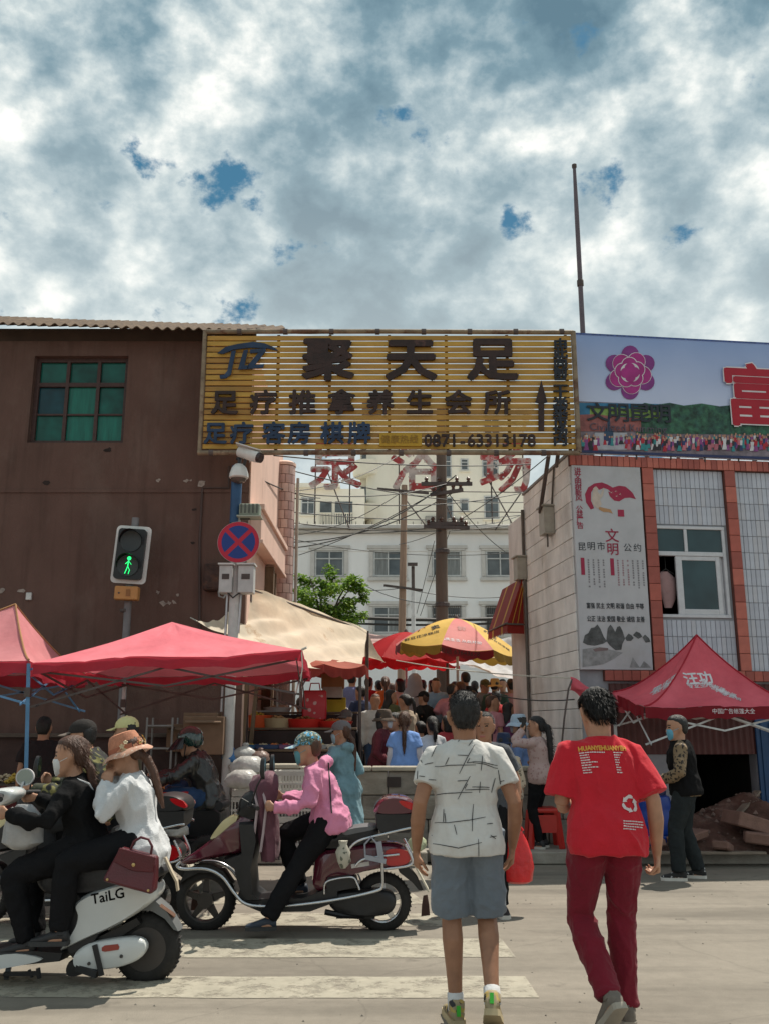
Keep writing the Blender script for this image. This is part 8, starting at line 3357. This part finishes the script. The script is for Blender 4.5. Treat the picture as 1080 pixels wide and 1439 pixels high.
o = lay(J2, p2, (vs_all, fs_all), frame(at(853, 1080, 5.17), (1, 0, 0), (0, .22, .97)), M_PWH, 'fine_print')
if o:
	o['kind'] = 'stuff'
# recycling arrows
vs_all, fs_all = [], []
for k in range(3):
	a0 = R(90 + 120 * k)
	def rot(x, y):
		return (x * math.cos(a0) - y * math.sin(a0), x * math.sin(a0) + y * math.cos(a0))
	# each arrow: two bars folded round the corner with a head
	for quad in ([(.62, -.34), (1.0, -.30), (1.0, .10), (.62, .16)], [(.60, .12), (.98, .08), (.62, .62), (.34, .40)], [(.22, .30), (.74, .70), (.16, .86)], [(.60, -.46), (.86, -.46), (.98, -.26), (.62, -.32)]):
		o_ = len(vs_all)
		for (x, y) in quad:
			q = rot(x, y)
			vs_all.append((q[0] * 12.5 * mpp, q[1] * 12.5 * mpp))
		fs_all.append(list(range(o_, o_ + len(quad))))
lay(J2, p2, (vs_all, fs_all), frame(at(889, 1127, 5.17), (1, .03, 0), (0, .22, .97)), M_PWH, 'recycling_mark')
me_sq = ([(-6 * mpp, -4 * mpp), (6 * mpp, -4 * mpp), (6 * mpp, 4 * mpp), (-6 * mpp, 4 * mpp)], [[0, 1, 2, 3]])
lay(J2, p2, me_sq, frame(at(808, 1143, 5.17), (1, .0, 0), (0, .22, .97)), mat('print_amber', (.62, .30, .02), .8), 'print_block')
# phone in his hidden hand
h0 = J2['M'] @ J2['hand'][0][0]
mb = MB()
mb.box(h0 + V((.02, .05, .03)), (.075, .012, .15), Matrix.Rotation(.5, 3, 'X'))
solo('mobile_phone', mb, M_SATIN, 'dark phone in the hand of the man in the red T-shirt', 'phone', bevel=.004)
# --- two women on the white scooter
y0 = BYS
x0 = at(118, 1190, y0).x
L = W2L(x0, y0, 0, 90)
pel = L(at(120, 1192, y0))
p, JA = person('woman in black with a low ponytail and face mask steering the white scooter', x0, y0, 0, 90, 1.66, fem=True, q='mid', pel=pel, lean=11, curve=.9,
               hands=[L(at(36, 1138, y0) + V((0, -.26, 0))), L(at(30, 1124, y0) + V((0, .26, 0)))], elb=[(-.6, -.4, -.8), (.6, -.4, -.8)], grip=.9, handdir=[L(at(36, 1138, y0)) * 0 + V((.0, 1, -.1)), V((0, 1, -.1))],
               feet=[L(V((at(48, 1318, y0).x, y0 - .13, at(48, 1336, y0).z))), L(V((at(40, 1318, y0).x, y0 + .13, at(40, 1336, y0).z)))], knee=[(-.25, 1, .6), (.25, 1, .6)], toes=(0, 0),
               top=dict(mat=C('top_black', (.012, .012, .013)), ease=.026, hem=-.12, fold=.012, name='blouse'), bot=dict(mat=T_BLACK, ease=.018), shoe=S_BLK, hair=('lowpony', 'brown'), mask=C('mask_white', (.55, .55, .54)), head=(4, 4, 0))
# white cuff, pale strap over the shoulder
mb = MB()
a, e, w = JA['arm'][0]
limb(mb, [e.lerp(w, .72), e.lerp(w, .98)], [.040, .042], V((0, 0, 1)), 14)
o = link('cuff', mb.mesh('cuff', C('cuff_white', (.58, .58, .57)), True), p)
mb = MB()
Sh_, Rr, Ff = JA['Sh'], JA['R'], JA['F']
mb.tube([Sh_ - Rr * .075 + Ff * .12 + V((0, 0, -.05)), Sh_ - Rr * .085 + Ff * .06 + V((0, 0, .035)), Sh_ - Rr * .08 - Ff * .02 + V((0, 0, .052)), Sh_ - Rr * .07 - Ff * .10 + V((0, 0, .0)), Sh_ - Rr * .04 - Ff * .125 + V((0, 0, -.06))], .006, 6)
link('strap', mb.mesh('strap', C('strap_white', (.6, .6, .6)), True), p)
# thin translucent bag hanging between her arms
c = at(32, 1163, y0 - .18)
mb = MB()
mb.loft([[c + V((w * math.cos(a) * (1 + .12 * math.sin(3 * a)), .07 * math.sin(a) * w / .12, z)) for a in [6.2832 * i / 18 for i in range(18)]] for z, w in ((-.13, .06), (-.09, .125), (0, .12), (.08, .10), (.14, .045))])
solo('plastic_bag', mb, mat('film_clear_grey', (.34, .34, .34), .25, var=.2, bump=.5, bscale=22), 'grey clear plastic bag hanging from the arm of the woman in black', 'bag', smooth=True)
x1 = at(196, 1188, y0).x
L = W2L(x1, y0, 0, 90)
STRAW = mat('straw_terracotta', (.46, .20, .12), .85, var=.18, scale=40, bump=.4, bscale=200)
FLW = [mat('petal_cream', (.55, .45, .30), .8), mat('petal_peach', (.52, .27, .17), .8), mat('petal_yellow', (.52, .38, .10), .8)]
p, JB = person('woman in a white blouse and flowered terracotta hat on the white scooter', x1, y0, 0, 90, 1.64, fem=True, q='mid', pel=L(at(197, 1186, y0)), lean=9, curve=1.2,
               hands=[L(at(160, 1100, y0) + V((0, -.10, 0))), L(at(160, 1090, y0) + V((0, .06, 0)))], elb=[(-.5, .5, -1), (.5, .5, -1)], grip=.5, handdir=[V((.25, .15, 1)), V((-.2, .15, 1))],
               feet=[L(V((at(98, 1300, y0).x, y0 - .2, at(98, 1318, y0).z))), L(V((at(96, 1300, y0).x, y0 + .2, at(96, 1318, y0).z)))], knee=[(-.35, 1, .4), (.35, 1, .4)], toes=(0, 0),
               top=dict(mat=C('blouse_white', (.56, .57, .58), var=.06, bump=.3, bscale=120), ease=.030, hem=-.15, fold=.014, name='blouse', cuff=.012, fr=(9, 9, 3.5), flare=.1), bot=dict(mat=T_BLACK, ease=.02), shoe=S_BLK,
               hair=('lowpony', 'brown'), hat=dict(kind='sun', mat=STRAW, brim=.055, droop=.035, wave=.007, brimmat=mat_spots('brim_lace', (.48, .27, .19), [(.56, .45, .36)], 40, .3), band=mat('band_terracotta', (.34, .12, .07), .8), flowers=FLW), head=(0, 20, 0))
# wine handbag at her side
hbm = mat('leather_wine', (.085, .008, .014), .35, var=.15, scale=8, coat=.2, bump=.15, bscale=90)
c = at(190, 1221, y0 - .26)
ux = (at(222, 1232, y0 - .26) - at(162, 1216, y0 - .26)).normalized()
uz = V((-ux.z, 0, ux.x)) * -1 if V((-ux.z, 0, ux.x)).z < 0 else V((-ux.z, 0, ux.x))
t = thing('handbag', 'wine red leather handbag resting at the side of the woman in the flowered hat', 'handbag', c - uz * .1)
mb = MB()
mb.loft([[c + ux * sx * w + V((0, sy * d_, 0)) + uz * z for sx, sy in ((-1, -1), (1, -1), (1, 1), (-1, 1))] for z, w, d_ in ((-.105, .150, .06), (-.09, .158, .065), (.06, .128, .045), (.105, .115, .03))])
part('bag', mb, hbm, t, bevel=.014)
mb = MB()
mb.poly([c + ux * a + V((0, -.058 + .0 * b, 0)) + uz * b for a, b in ((-.115, .108), (.115, .108), (.125, .02), (.02, -.0), (-.02, -.0), (-.125, .02))], .012, V((0, -1, 0)))
part('flap', mb, hbm, t, bevel=.004)
mb = MB()
mb.tube([c + ux * -.06 + uz * .10, c + ux * -.055 + uz * .15, c + ux * -.02 + uz * .185, c + ux * .03 + uz * .185, c + ux * .065 + uz * .15, c + ux * .07 + uz * .10], .008, 8)
part('handle', mb, hbm, t, True)
mb = MB()
mb.lathe([(.010, 0), (.011, -.006), (0, -.008)], c + V((0, -.072, 0)) + uz * .035, 'y', 12)
part('clasp', mb, mat('gold_metal', (.5, .36, .16), .3, metal=.8), t)
for sx in (-1, 1):
	mb = MB()
	mb.lathe([(.008, 0), (.008, -.006), (0, -.007)], c + ux * sx * .13 + V((0, -.067, 0)) - uz * .085, 'y', 10)
	part('stud', mb, mat('gold_metal', (.5, .36, .16), .3, metal=.8), t)
mb = MB()
s0, s1, s2 = at(231, 1205, y0 - .1), at(240, 1225, y0 - .12), at(249, 1252, y0 - .1)
mb.loft([[s + V((0, -w, 0)), s + V((.012, -w, .004)), s + V((.012, w, .004)), s + V((0, w, 0))] for s, w in ((s0, .02), (s1, .022), (s1.lerp(s2, .5) + V((.012, 0, 0)), .022), (s2, .018))])
solo('belt_end', mb, mat('strap_beige', (.45, .38, .28), .7), 'loose beige strap end hanging behind the white scooter seat', 'strap')
# --- pink rider
y0 = AY
x0 = at(460, 1150, y0).x
L = W2L(x0, y0, 0, 90)
CAPX = mat_spots('cap_floral', (.10, .13, .11), [(.06, .30, .50), (.42, .43, .36), (.04, .07, .04)], 30, .36)
p, JC = person('rider in a pink jacket and printed cap on the maroon scooter', x0, y0, 0, 90, 1.64, fem=True, q='mid', pel=L(at(463, 1152, y0)), lean=16, curve=.8,
               hands=[L(at(392, 1131, y0) + V((0, -.25, 0))), L(at(394, 1122, y0) + V((0, .25, 0)))], elb=[(-.5, -.3, -1), (.5, -.3, -1)], grip=(.75, .9), handdir=[V((.15, 1, 0)), V((0, 1, 0))],
               feet=[L(V((at(372, 1296, y0 - .3).x, y0 - .30, 0.02))), L(V((at(420, 1252, y0).x, y0 + .12, at(420, 1262, y0).z)))], knee=[(-.3, 1, .3), (.2, 1, .6)], toes=(8, 0),
               top=dict(mat=C('jacket_pink', (.62, .225, .36), .7, var=.08), ease=.034, hem=-.10, fold=.017, name='jacket', cuff=.004, hood=True, fr=(8, 8, 5)), bot=dict(mat=T_BLACK, ease=.016, cuff=.012),
               shoe=dict(mat=mat('sandal_navy', (.03, .04, .06), .6), sole=mat('sole_dark', (.04, .04, .04), .8), low=True), hair=('short', 'brown'), hat=dict(kind='cap', mat=CAPX, peak=mat_spots('peak_floral', (.30, .42, .48), [(.06, .30, .50), (.5, .5, .45)], 40, .34)),
               mask=C('mask_teal', (.10, .25, .28)), head=(-2, 6, 0))
mb = MB()
Sh_, Rr, Ff = JC['Sh'], JC['R'], JC['F']
bv = BVHTree.FromPolygons([v.co for v in JC['top'].data.vertices], [list(q.vertices) for q in JC['top'].data.polygons])
pts = []
A0, A1 = Sh_ + V((0, -.03, .03)), JC['P'] + V((-.14, .04, .02))
for i in range(13):
	q = A0.lerp(A1, i / 12)
	h = bv.ray_cast(q + V((-.6, -.12, .05)), V((1, .1, 0)))
	if h[0] is not None:
		pts.append(h[0] + V((-.006, -.003, 0)))
if len(pts) > 3:
	mb.tube(pts, .006, 6)
	link('strap', mb.mesh('strap', mat('strap_black', (.015, .015, .016), .6), True), p)
# --- leather jacket rider on the tricycle
y0 = TY0
x0 = at(292, 1120, y0).x
L = W2L(x0, y0, 0, 90)
M_LTH = mat('leather_black', (.020, .021, .020), .30, var=.3, scale=6, coat=.3, bump=.3, bscale=30)
p, JD = person('rider in a black leather jacket and dark green helmet on the cargo tricycle', x0, y0, 0, 90, 1.70, q='mid', pel=L(at(292, 1124, y0)), lean=17, curve=.9,
               hands=[L(at(214, 1098, y0) + V((0, -.26, 0))), L(at(212, 1094, y0) + V((0, .26, 0)))], elb=[(-.7, -.2, -.6), (.7, -.2, -.6)], grip=.9,
               feet=[L(V((at(266, 1168, y0 - .15).x, y0 - .15, at(266, 1174, y0).z))), L(V((at(258, 1168, y0).x, y0 + .12, at(258, 1174, y0).z)))], knee=[(-.2, 1, .9), (.2, 1, .9)], toes=(0, 0),
               top=dict(mat=M_LTH, ease=.034, hem=-.08, fold=.018, name='jacket', collar=True), bot=dict(mat=C('jeans_navy', (.020, .05, .115), var=.2), ease=.022), shoe=S_BW, hair=('short', 'black'),
               hat=dict(kind='helmet', mat=mat('helmet_green', (.008, .035, .030), .12, coat=1, var=.1), visor=mat('visor_smoke', (.015, .015, .016), .1)), head=(0, 8, 0))
# --- man in the dark cap on the scooter behind the women
y0 = 8.0
x0 = at(142, 1140, y0).x
L = W2L(x0, y0, 0, 90)
p, JE = person('man in a dark cap riding the dark scooter behind the two women', x0, y0, 0, 90, 1.72, q='mid', pel=L(at(142, 1136, y0)), lean=17, curve=.7,
               hands=[L(at(62, 1106, y0) + V((0, -.25, 0))), L(at(60, 1100, y0) + V((0, .25, 0)))], elb=[(-.5, -.3, -1), (.5, -.3, -1)], grip=.9,
               feet=[L(V((at(86, 1240, y0).x, y0 - .12, .28))), L(V((at(80, 1240, y0).x, y0 + .12, .28)))], knee=[(-.2, 1, .6), (.2, 1, .6)], toes=(0, 0),
               top=dict(mat=mat_spots('jacket_camo', (.03, .035, .02), [(.16, .15, .05), (.012, .012, .012)], 12, .42), ease=.03, hem=-.10, fold=.014, name='jacket'), bot=dict(mat=T_DARK), shoe=S_BLK, hair=('short', 'black'),
               hat=dict(kind='cap', mat=C('cap_charcoal', (.045, .040, .038)), peak=C('peak_taupe', (.14, .11, .09))), mask=C('mask_grey', (.25, .25, .26)), head=(0, 4, 0))
# --- people on foot
def stand(label, px, Y, z0, rz, H, **k):
	X = at(px, 1050, Y).x
	return person(label, X, Y, z0, rz, H, **k)
CROWD = 'shoppers in the market lane'
p, _ = stand('person in a pale yellow cap behind the flowered terracotta hat', 184, 8.95, 0, 84, 1.66, q='mid', lean=4, top=dict(mat=C('top_olive', (.07, .065, .035))), bot=dict(mat=T_DARK), shoe=S_BLK, hair=('short', 'black'),
             hat=dict(kind='cap', mat=C('cap_lemon', (.55, .52, .25))), head=(0, 4, 0))
stand('person in a charcoal shirt with back turned behind the blue canopy leg', 60, 11.05, 0, 8, 1.68, q='mid', top=dict(mat=C('shirt_charcoal', (.040, .034, .036)), sleeve=.32, cuff=.02, ease=.03, boxy=.5), bot=dict(mat=T_DARK), shoe=S_BLK, hair=('short', 'black'))
p, JF = stand('woman in a long pale denim coat and grey cap beside the pink rider', 483, 10.5, 0, 52, 1.63, fem=True, q='mid', lean=3,
              hands=[(-.22, .20, 1.02), (.10, .16, 1.0)], elb=[(-.8, -.6, -.2), (.9, -.8, -.1)], top=dict(mat=C('denim_pale', (.155, .27, .315), var=.16, scale=12), ease=.030, hem=-.46, flare=.10, fold=.014, name='coat', hood=True, cuff=.006),
              bot=dict(mat=T_BLACK), shoe=S_BLK, hair=('lowpony', 'brown'), hat=dict(kind='cap', mat=C('cap_grey', (.15, .14, .145)), peak=C('peak_grey', (.24, .23, .22))), mask=C('mask_sky', (.30, .42, .48)), head=(30, 4, 0))
p, JG = stand('man facing the camera with a red carrier bag, behind the white T-shirt', 680, 8.45, 0, 176, 1.70, q='near', lean=1, hands=[(-.26, .06, .84), (.28, .10, .86)], elb=[(-.6, -.8, -.2), (.6, -.8, -.2)], grip=(.4, 1.2),
              feet=[(-.11, .12, 0), (.10, -.12, .02)], top=dict(mat=C('shirt_slate', (.06, .065, .075)), sleeve=.32, cuff=.02, ease=.024, boxy=.4), bot=dict(mat=T_BLACK), shoe=S_BW, hair=('crop', 'black'), skin='tan', head=(-12, 3, 0))
# his red bag
hb_ = JG['M'] @ (JG['hand'][0][0] if (JG['M'] @ JG['hand'][0][0]).x > (JG['M'] @ JG['hand'][1][0]).x else JG['hand'][1][0])
c = V((max(hb_.x, at(716, 1190, 8.35).x), hb_.y - .03, at(725, 1240, 8.35).z))
M_RBAG = mat('film_red', (.55, .018, .020), .3, var=.2, scale=8, bump=.5, bscale=18)
t = thing('carrier_bag', 'bright red carrier bag hanging beside the man in the white T-shirt', 'bag', c)
mb = MB()
mb.loft([[c + V((w * math.cos(a) * (1 + .08 * math.sin(4 * a + z * 9)), d_ * math.sin(a) * (1 + .1 * math.sin(3 * a + z * 12)), z)) for a in [6.2832 * i / 22 for i in range(22)]] for z, w, d_ in ((0, .08, .05), (.02, .115, .08), (.13, .125, .09), (.24, .11, .06), (.34, .08, .04), (.42, .04, .022))])
part('bag', mb, M_RBAG, t, True)
mb = MB()
mb.tube([c + V((-.05, 0, .42)), V((hb_.x, hb_.y, max(hb_.z - .02, c.z + .5))), c + V((.05, 0, .42))], .012, 6)
part('handle', mb, M_RBAG, t, True)
stand('short person in a cream floral shirt and navy hat at the low wall', 709, 10.9, 0, 8, 1.50, fem=True, q='mid', lean=6, top=dict(mat=mat_spots('shirt_floral_cream', (.48, .40, .30), [(.16, .05, .04), (.12, .10, .07)], 20, .26), sleeve=.62, ease=.028),
      bot=dict(mat=T_BLACK), shoe=dict(mat=mat('shoe_rose', (.30, .05, .07), .6)), hair=('short', 'black'), hat=dict(kind='bucket', mat=C('hat_navy', (.018, .03, .07)), brim=.02, droop=.02))
stand('woman in a pale blue bucket hat with a grey neck veil behind the low wall', 733, 12.7, .13, 70, 1.60, fem=True, q='mid', lean=4, top=dict(mat=C('jacket_cornflower', (.14, .22, .42)), ease=.028), bot=dict(mat=C('skirt_magenta', (.32, .04, .16))), shoe=S_BLK,
      hair=('bob', 'black'), hat=dict(kind='bucket', mat=C('hat_paleblue', (.34, .44, .54)), brim=.06, droop=.045), mask=C('veil_grey', (.22, .21, .23)))
p, JH = stand('woman in a dusty pink blouse with a long black ponytail talking on the phone', 757, 11.62, PV, 58, 1.56, fem=True, q='mid', lean=2, hands=[(-.085, .18, 1.36), (.17, .14, .98)], elb=[(-.8, .4, -.8), (.8, -.8, -.2)],
              handdir=[V((.25, -.2, 1)), None], top=dict(mat=mat_spots('blouse_dusty', (.42, .30, .28), [(.33, .20, .19)], 24, .26), ease=.026, hem=-.13, cuff=.008), bot=dict(mat=T_BLACK, ease=.008), shoe=S_BW, hair=('longtail', 'black'), head=(15, 2, 0))
h0 = JH['M'] @ JH['hand'][0][0]
mb = MB()
mb.box(h0 + V((.0, -.01, .03)), (.05, .014, .13), Matrix.Rotation(.2, 3, 'Y'))
solo('mobile_phone', mb, M_SATIN, 'phone held to the ear of the woman in the dusty pink blouse', 'phone', bevel=.004)
mb = MB()
c = at(777, 1088, 11.7)
mb.loft([oval(c + V((0, 0, z)), V((w, 0, 0)), V((0, .05, 0)), 16) for z, w in ((-.16, .05), (-.10, .10), (.05, .11), (.13, .07), (.16, .03))])
t = solo('shoulder_bag', mb, mat_spots('bag_dots', (.02, .02, .022), [(.5, .5, .48)], 34, .26), 'black bag with white dots at the back of the woman on the phone', 'bag', smooth=True)
mb = MB()
mb.tube([c + V((-.05, 0, .14)), c + V((-.08, -.02, .30)), c + V((-.10, 0, .36))], .008, 6)
link('strap', mb.mesh('strap', mat('strap_black', (.015, .015, .016), .6), True, origin=t.location), t)
LEO = mat_spots('leopard', (.20, .14, .08), [(.022, .016, .012)], 30, .38)
stand('man in a black vest over leopard print sleeves, blue mask, by the crimson canopy', 958, 10.18, 0, 74, 1.69, q='mid', lean=3, hands=[(-.10, .22, 1.0), (.28, .03, .86)], elb=[(-.8, -.5, -.3), (.6, -.8, -.2)], feet=[(-.12, .12, 0), (.10, -.08, 0)],
      top=dict(mat=LEO, ease=.024, cuff=.006, over=dict(mat=C('vest_black', (.010, .010, .011)), sleeve=0, ease=.040, hem=-.09, name='vest')), bot=dict(mat=C('jeans_darkgreen', (.030, .037, .040), var=.2), ease=.022, cuff=.01), shoe=dict(mat=mat_spots('shoe_striped', (.02, .02, .02), [(.5, .5, .5)], 30, .24)),
      hair=('short', 'black'), mask=C('mask_blue', (.12, .36, .50)), head=(12, 4, 0))
# behind the low wall
stand('woman in a cornflower blue T-shirt over white sleeves, back turned behind the low wall', 568, 12.62, .14, -4, 1.62, fem=True, q='mid', top=dict(mat=C('sleeve_white', (.52, .50, .54)), ease=.016, over=dict(mat=C('tee_cornflower', (.17, .30, .62)), sleeve=.26, ease=.034, boxy=.6, name='tshirt', cuff=.02, hem=-.12)),
      bot=dict(mat=T_JEAN), shoe=S_BLK, hair=('lowpony', 'brown'), group=CROWD)
stand('woman in a white top with a black ponytail right of the cornflower blue T-shirt', 607, 12.95, .14, 14, 1.56, fem=True, q='mid', top=dict(mat=C('top_white2', (.52, .52, .54)), sleeve=.3, ease=.026), bot=dict(mat=T_DARK), shoe=S_BLK, hair=('pony', 'black'), group=CROWD)
stand('woman in a maroon jacket, brown hat and mask left of the cornflower blue T-shirt', 534, 13.05, .14, -108, 1.66, fem=True, q='mid', lean=5, hands=[(-.16, .22, .95), (.16, .24, .92)], top=dict(mat=C('jacket_maroon', (.12, .022, .03)), ease=.03), bot=dict(mat=T_DARK), shoe=S_BLK,
      hair=('bob', 'black'), hat=dict(kind='bucket', mat=C('hat_brown', (.085, .06, .045)), brim=.045, droop=.04), mask=C('mask_white', (.55, .55, .54)), group=CROWD)
stand('woman in a tan cardigan looking toward the maroon jacket', 558, 13.45, .14, 120, 1.62, fem=True, q='mid', lean=4, hands=[(-.16, .22, .95), (.16, .24, .95)], top=dict(mat=C('cardigan_tan', (.26, .16, .11)), ease=.026), bot=dict(mat=T_JEAN), shoe=S_BLK, hair=('bun', 'black'), group=CROWD)
stand('snack seller in a teal top and white mask behind the stall', 462, 14.75, .24, 172, 1.62, fem=True, q='mid', top=dict(mat=C('top_teal', (.04, .17, .19)), ease=.026), bot=dict(mat=T_DARK), shoe=S_BLK, hair=('short', 'black'), mask=C('mask_white', (.55, .55, .54)), group=CROWD)
stand('person in a dark cap behind the denim coat woman', 486, 13.6, .14, 150, 1.66, q='far', top=dict(mat=C('top_ink', (.03, .03, .035))), bot=dict(mat=T_DARK), shoe=S_BLK, hair=('short', 'black'), hat=dict(kind='cap', mat=C('cap_taupe', (.11, .09, .085))), group=CROWD)
stand('person with a black backpack look in dark clothes at the glass case', 422, 15.1, .32, 10, 1.70, q='far', top=dict(mat=C('top_ink', (.03, .03, .035)), ease=.04), bot=dict(mat=T_DARK), shoe=S_BLK, hair=('short', 'black'), group=CROWD)
stand('woman in a black and white checked top behind the stacked cartons', 474, 16.2, .56, 165, 1.60, fem=True, q='far', top=dict(mat=mat_spots('top_checked', (.40, .38, .37), [(.03, .03, .03)], 22, .36), ease=.026), bot=dict(mat=T_DARK), shoe=S_BLK, hair=('bob', 'black'), group=CROWD)
# up the slope
p, JL = stand('man in a lavender blue shirt and jeans carrying a white bag up the lane', 494, 18.4, .87, -8, 1.72, q='far', top=dict(mat=C('shirt_lavender', (.19, .20, .36)), ease=.03, boxy=.5), bot=dict(mat=T_JEAN), shoe=S_BLK, hair=('short', 'black'), group=CROWD)
soft_bag(520, 1040, 17.9, .17, .46, mat('film_cream', (.48, .46, .34), .35, var=.2, bump=.4), 'cream knotted bag carried by the man in the lavender shirt', 12)
for (lb, px, Y, rz, H, colr, hair_, extra) in (
		('woman in a bright orange coat with a ponytail, back turned in the lane', 541, 17.9, 5, 1.62, (.50, .085, .015), ('pony', 'brown'), {}),
		('person in a red jacket between the lavender shirt and the orange coat', 518, 18.9, -20, 1.66, (.36, .015, .02), ('short', 'black'), {}),
		('woman in a pale top right behind the orange coat', 561, 18.7, 40, 1.62, (.44, .36, .34), ('bob', 'black'), {}),
		('person in black at the right of the thick utility pole', 655, 18.1, 20, 1.72, (.02, .02, .022), ('short', 'black'), {}),
		('person in a magenta hood behind the man in black', 681, 19.1, 10, 1.62, (.42, .03, .17), ('short', 'black'), {}),
		('person in a green jacket and yellow straw hat in the lane', 697, 16.9, -25, 1.66, (.035, .075, .06), ('short', 'black'), dict(hat=dict(kind='bucket', mat=C('hat_straw', (.50, .33, .12)), brim=.05, droop=.03))),
		('woman in a faded pink top near the end of the block wall', 720, 17.0, 10, 1.64, (.42, .22, .22), ('bun', 'black'), {}),
		('woman in a coral top right of the grey poncho', 608, 18.9, 30, 1.60, (.48, .12, .10), ('bob', 'black'), {}),
		('person in navy behind the grey poncho', 594, 19.6, -10, 1.64, (.025, .03, .05), ('short', 'black'), {}),
		('person in dark red near the scarlet umbrella', 532, 20.3, 15, 1.66, (.16, .015, .02), ('short', 'black'), {}),
		('woman in a grey top left of the thick utility pole', 640, 19.5, -30, 1.60, (.25, .24, .25), ('pony', 'black'), {}),
		('person in white near the far end of the lane by the magenta hood', 668, 20.5, 5, 1.66, (.50, .49, .48), ('short', 'black'), {}),
		('person in brown under the silver tarpaulin', 708, 19.3, 160, 1.64, (.12, .08, .06), ('short', 'black'), {}),
		('person in a dark blouse crouched near the white top with ponytail', 590, 14.3, 30, 1.50, (.035, .03, .035), ('bun', 'black'), {}),
		('person in a black shirt beside the block wall end', 668, 15.2, -12, 1.62, (.02, .022, .024), ('short', 'black'), {}),
		('woman in a red floral top in front of the thick utility pole', 628, 14.6, 25, 1.52, (.38, .05, .06), ('bob', 'black'), {})):
	z = .14 if Y < 14.4 else (.16 + (Y - 14.4) / 3 * .70 if Y < 17.4 else .87)
	stand(lb, px, Y, z, rz, H, fem='woman' in lb, q='far', top=dict(mat=C('cloth_%d' % int(px * 10 + Y), colr), ease=.03), bot=dict(mat=T_DARK if px % 2 else T_JEAN), shoe=S_BLK, hair=hair_, group=CROWD, **extra)
rc = random.Random(77)
HUES = (('white', (.5, .5, .49)), ('black', (.02, .02, .02)), ('red', (.38, .025, .03)), ('navy', (.025, .035, .08)), ('beige', (.38, .31, .23)), ('pink', (.45, .20, .23)), ('grey', (.18, .18, .18)), ('olive', (.08, .085, .04)), ('sky blue', (.20, .32, .45)), ('plum', (.13, .04, .10)))
SPOTS = ((508, 16.6), (527, 15.6), (548, 16.3), (573, 15.4), (599, 16.4), (616, 17.2), (636, 16.5), (650, 16.9), (663, 16.2), (676, 17.4), (690, 15.3), (704, 15.9), (716, 15.2), (727, 17.9), (646, 21.4), (615, 21.6), (553, 21.2), (572, 20.4))
for i, (px, Y) in enumerate(SPOTS):
	cn, cc = HUES[(i * 7 + 3 + i // 10 * 2) % 10]
	z = .14 if Y < 14.4 else (.16 + (Y - 14.4) / 3 * .70 if Y < 17.4 else .87)
	stand('shopper in a %s top with %s, %s in the crowd' % (cn, ('no bag', 'bare head', 'long hair', 'tied hair', 'a cap')[i % 5], ('low on the slope', 'up the slope', 'at the far end')[0 if Y < 16 else 1 if Y < 19 else 2]), px, Y, z, rc.uniform(-70, 70) + (180 if i % 4 == 1 else 0), rc.uniform(1.52, 1.72), fem=i % 5 in (2, 3), q='far', lean=rc.uniform(0, 14),
          hands=[(-.2, rc.uniform(.05, .3), rc.uniform(.85, 1.2)), None], head=(rc.uniform(-40, 40), rc.uniform(-5, 18), rc.uniform(-6, 6)), top=dict(mat=C('crowd_' + cn.replace(' ', '_'), cc), ease=.03, sleeve=rc.choice((.3, 1, 1))), bot=dict(mat=(T_DARK, T_JEAN, T_BLACK)[i % 3]), shoe=S_BLK,
          hair=(('short', 'crop', 'long', 'pony', 'short')[i % 5], ('black', 'brown', 'black')[i % 3]), group=CROWD, **(dict(hat=dict(kind='cap', mat=C('cap_%d' % i, rc.choice(HUES)[1]))) if i % 5 == 4 else {}))
# grey poncho
p, JP = stand('person wrapped in a sheer grey hooded poncho in the lane', 583, 17.5, .87, 0, 1.62, q='far', top=dict(mat=C('top_ink', (.03, .03, .035))), bot=dict(mat=T_DARK), shoe=S_BLK, hair=('short', 'black'), group=CROWD)
mb = MB()
rw = []
for z, w, d_ in ((.50, .42, .30), (.8, .36, .27), (1.1, .28, .22), (1.32, .21, .17), (1.42, .14, .14), (1.52, .135, .155), (1.62, .11, .13), (1.68, .05, .06)):
	rw.append([V((w * math.cos(a) * (1 + .06 * math.sin(a * 7 + z * 3)), -.01 + d_ * math.sin(a) * (1 + .06 * math.sin(a * 6)), z * .97)) for a in [6.2832 * i / 30 for i in range(30)]])
mb.loft(rw)
link('poncho', mb.mesh('poncho', mat_sheet('poncho_grey', (.42, .42, .46), .4), True), p)
bpy.data.scenes.remove(TMP)
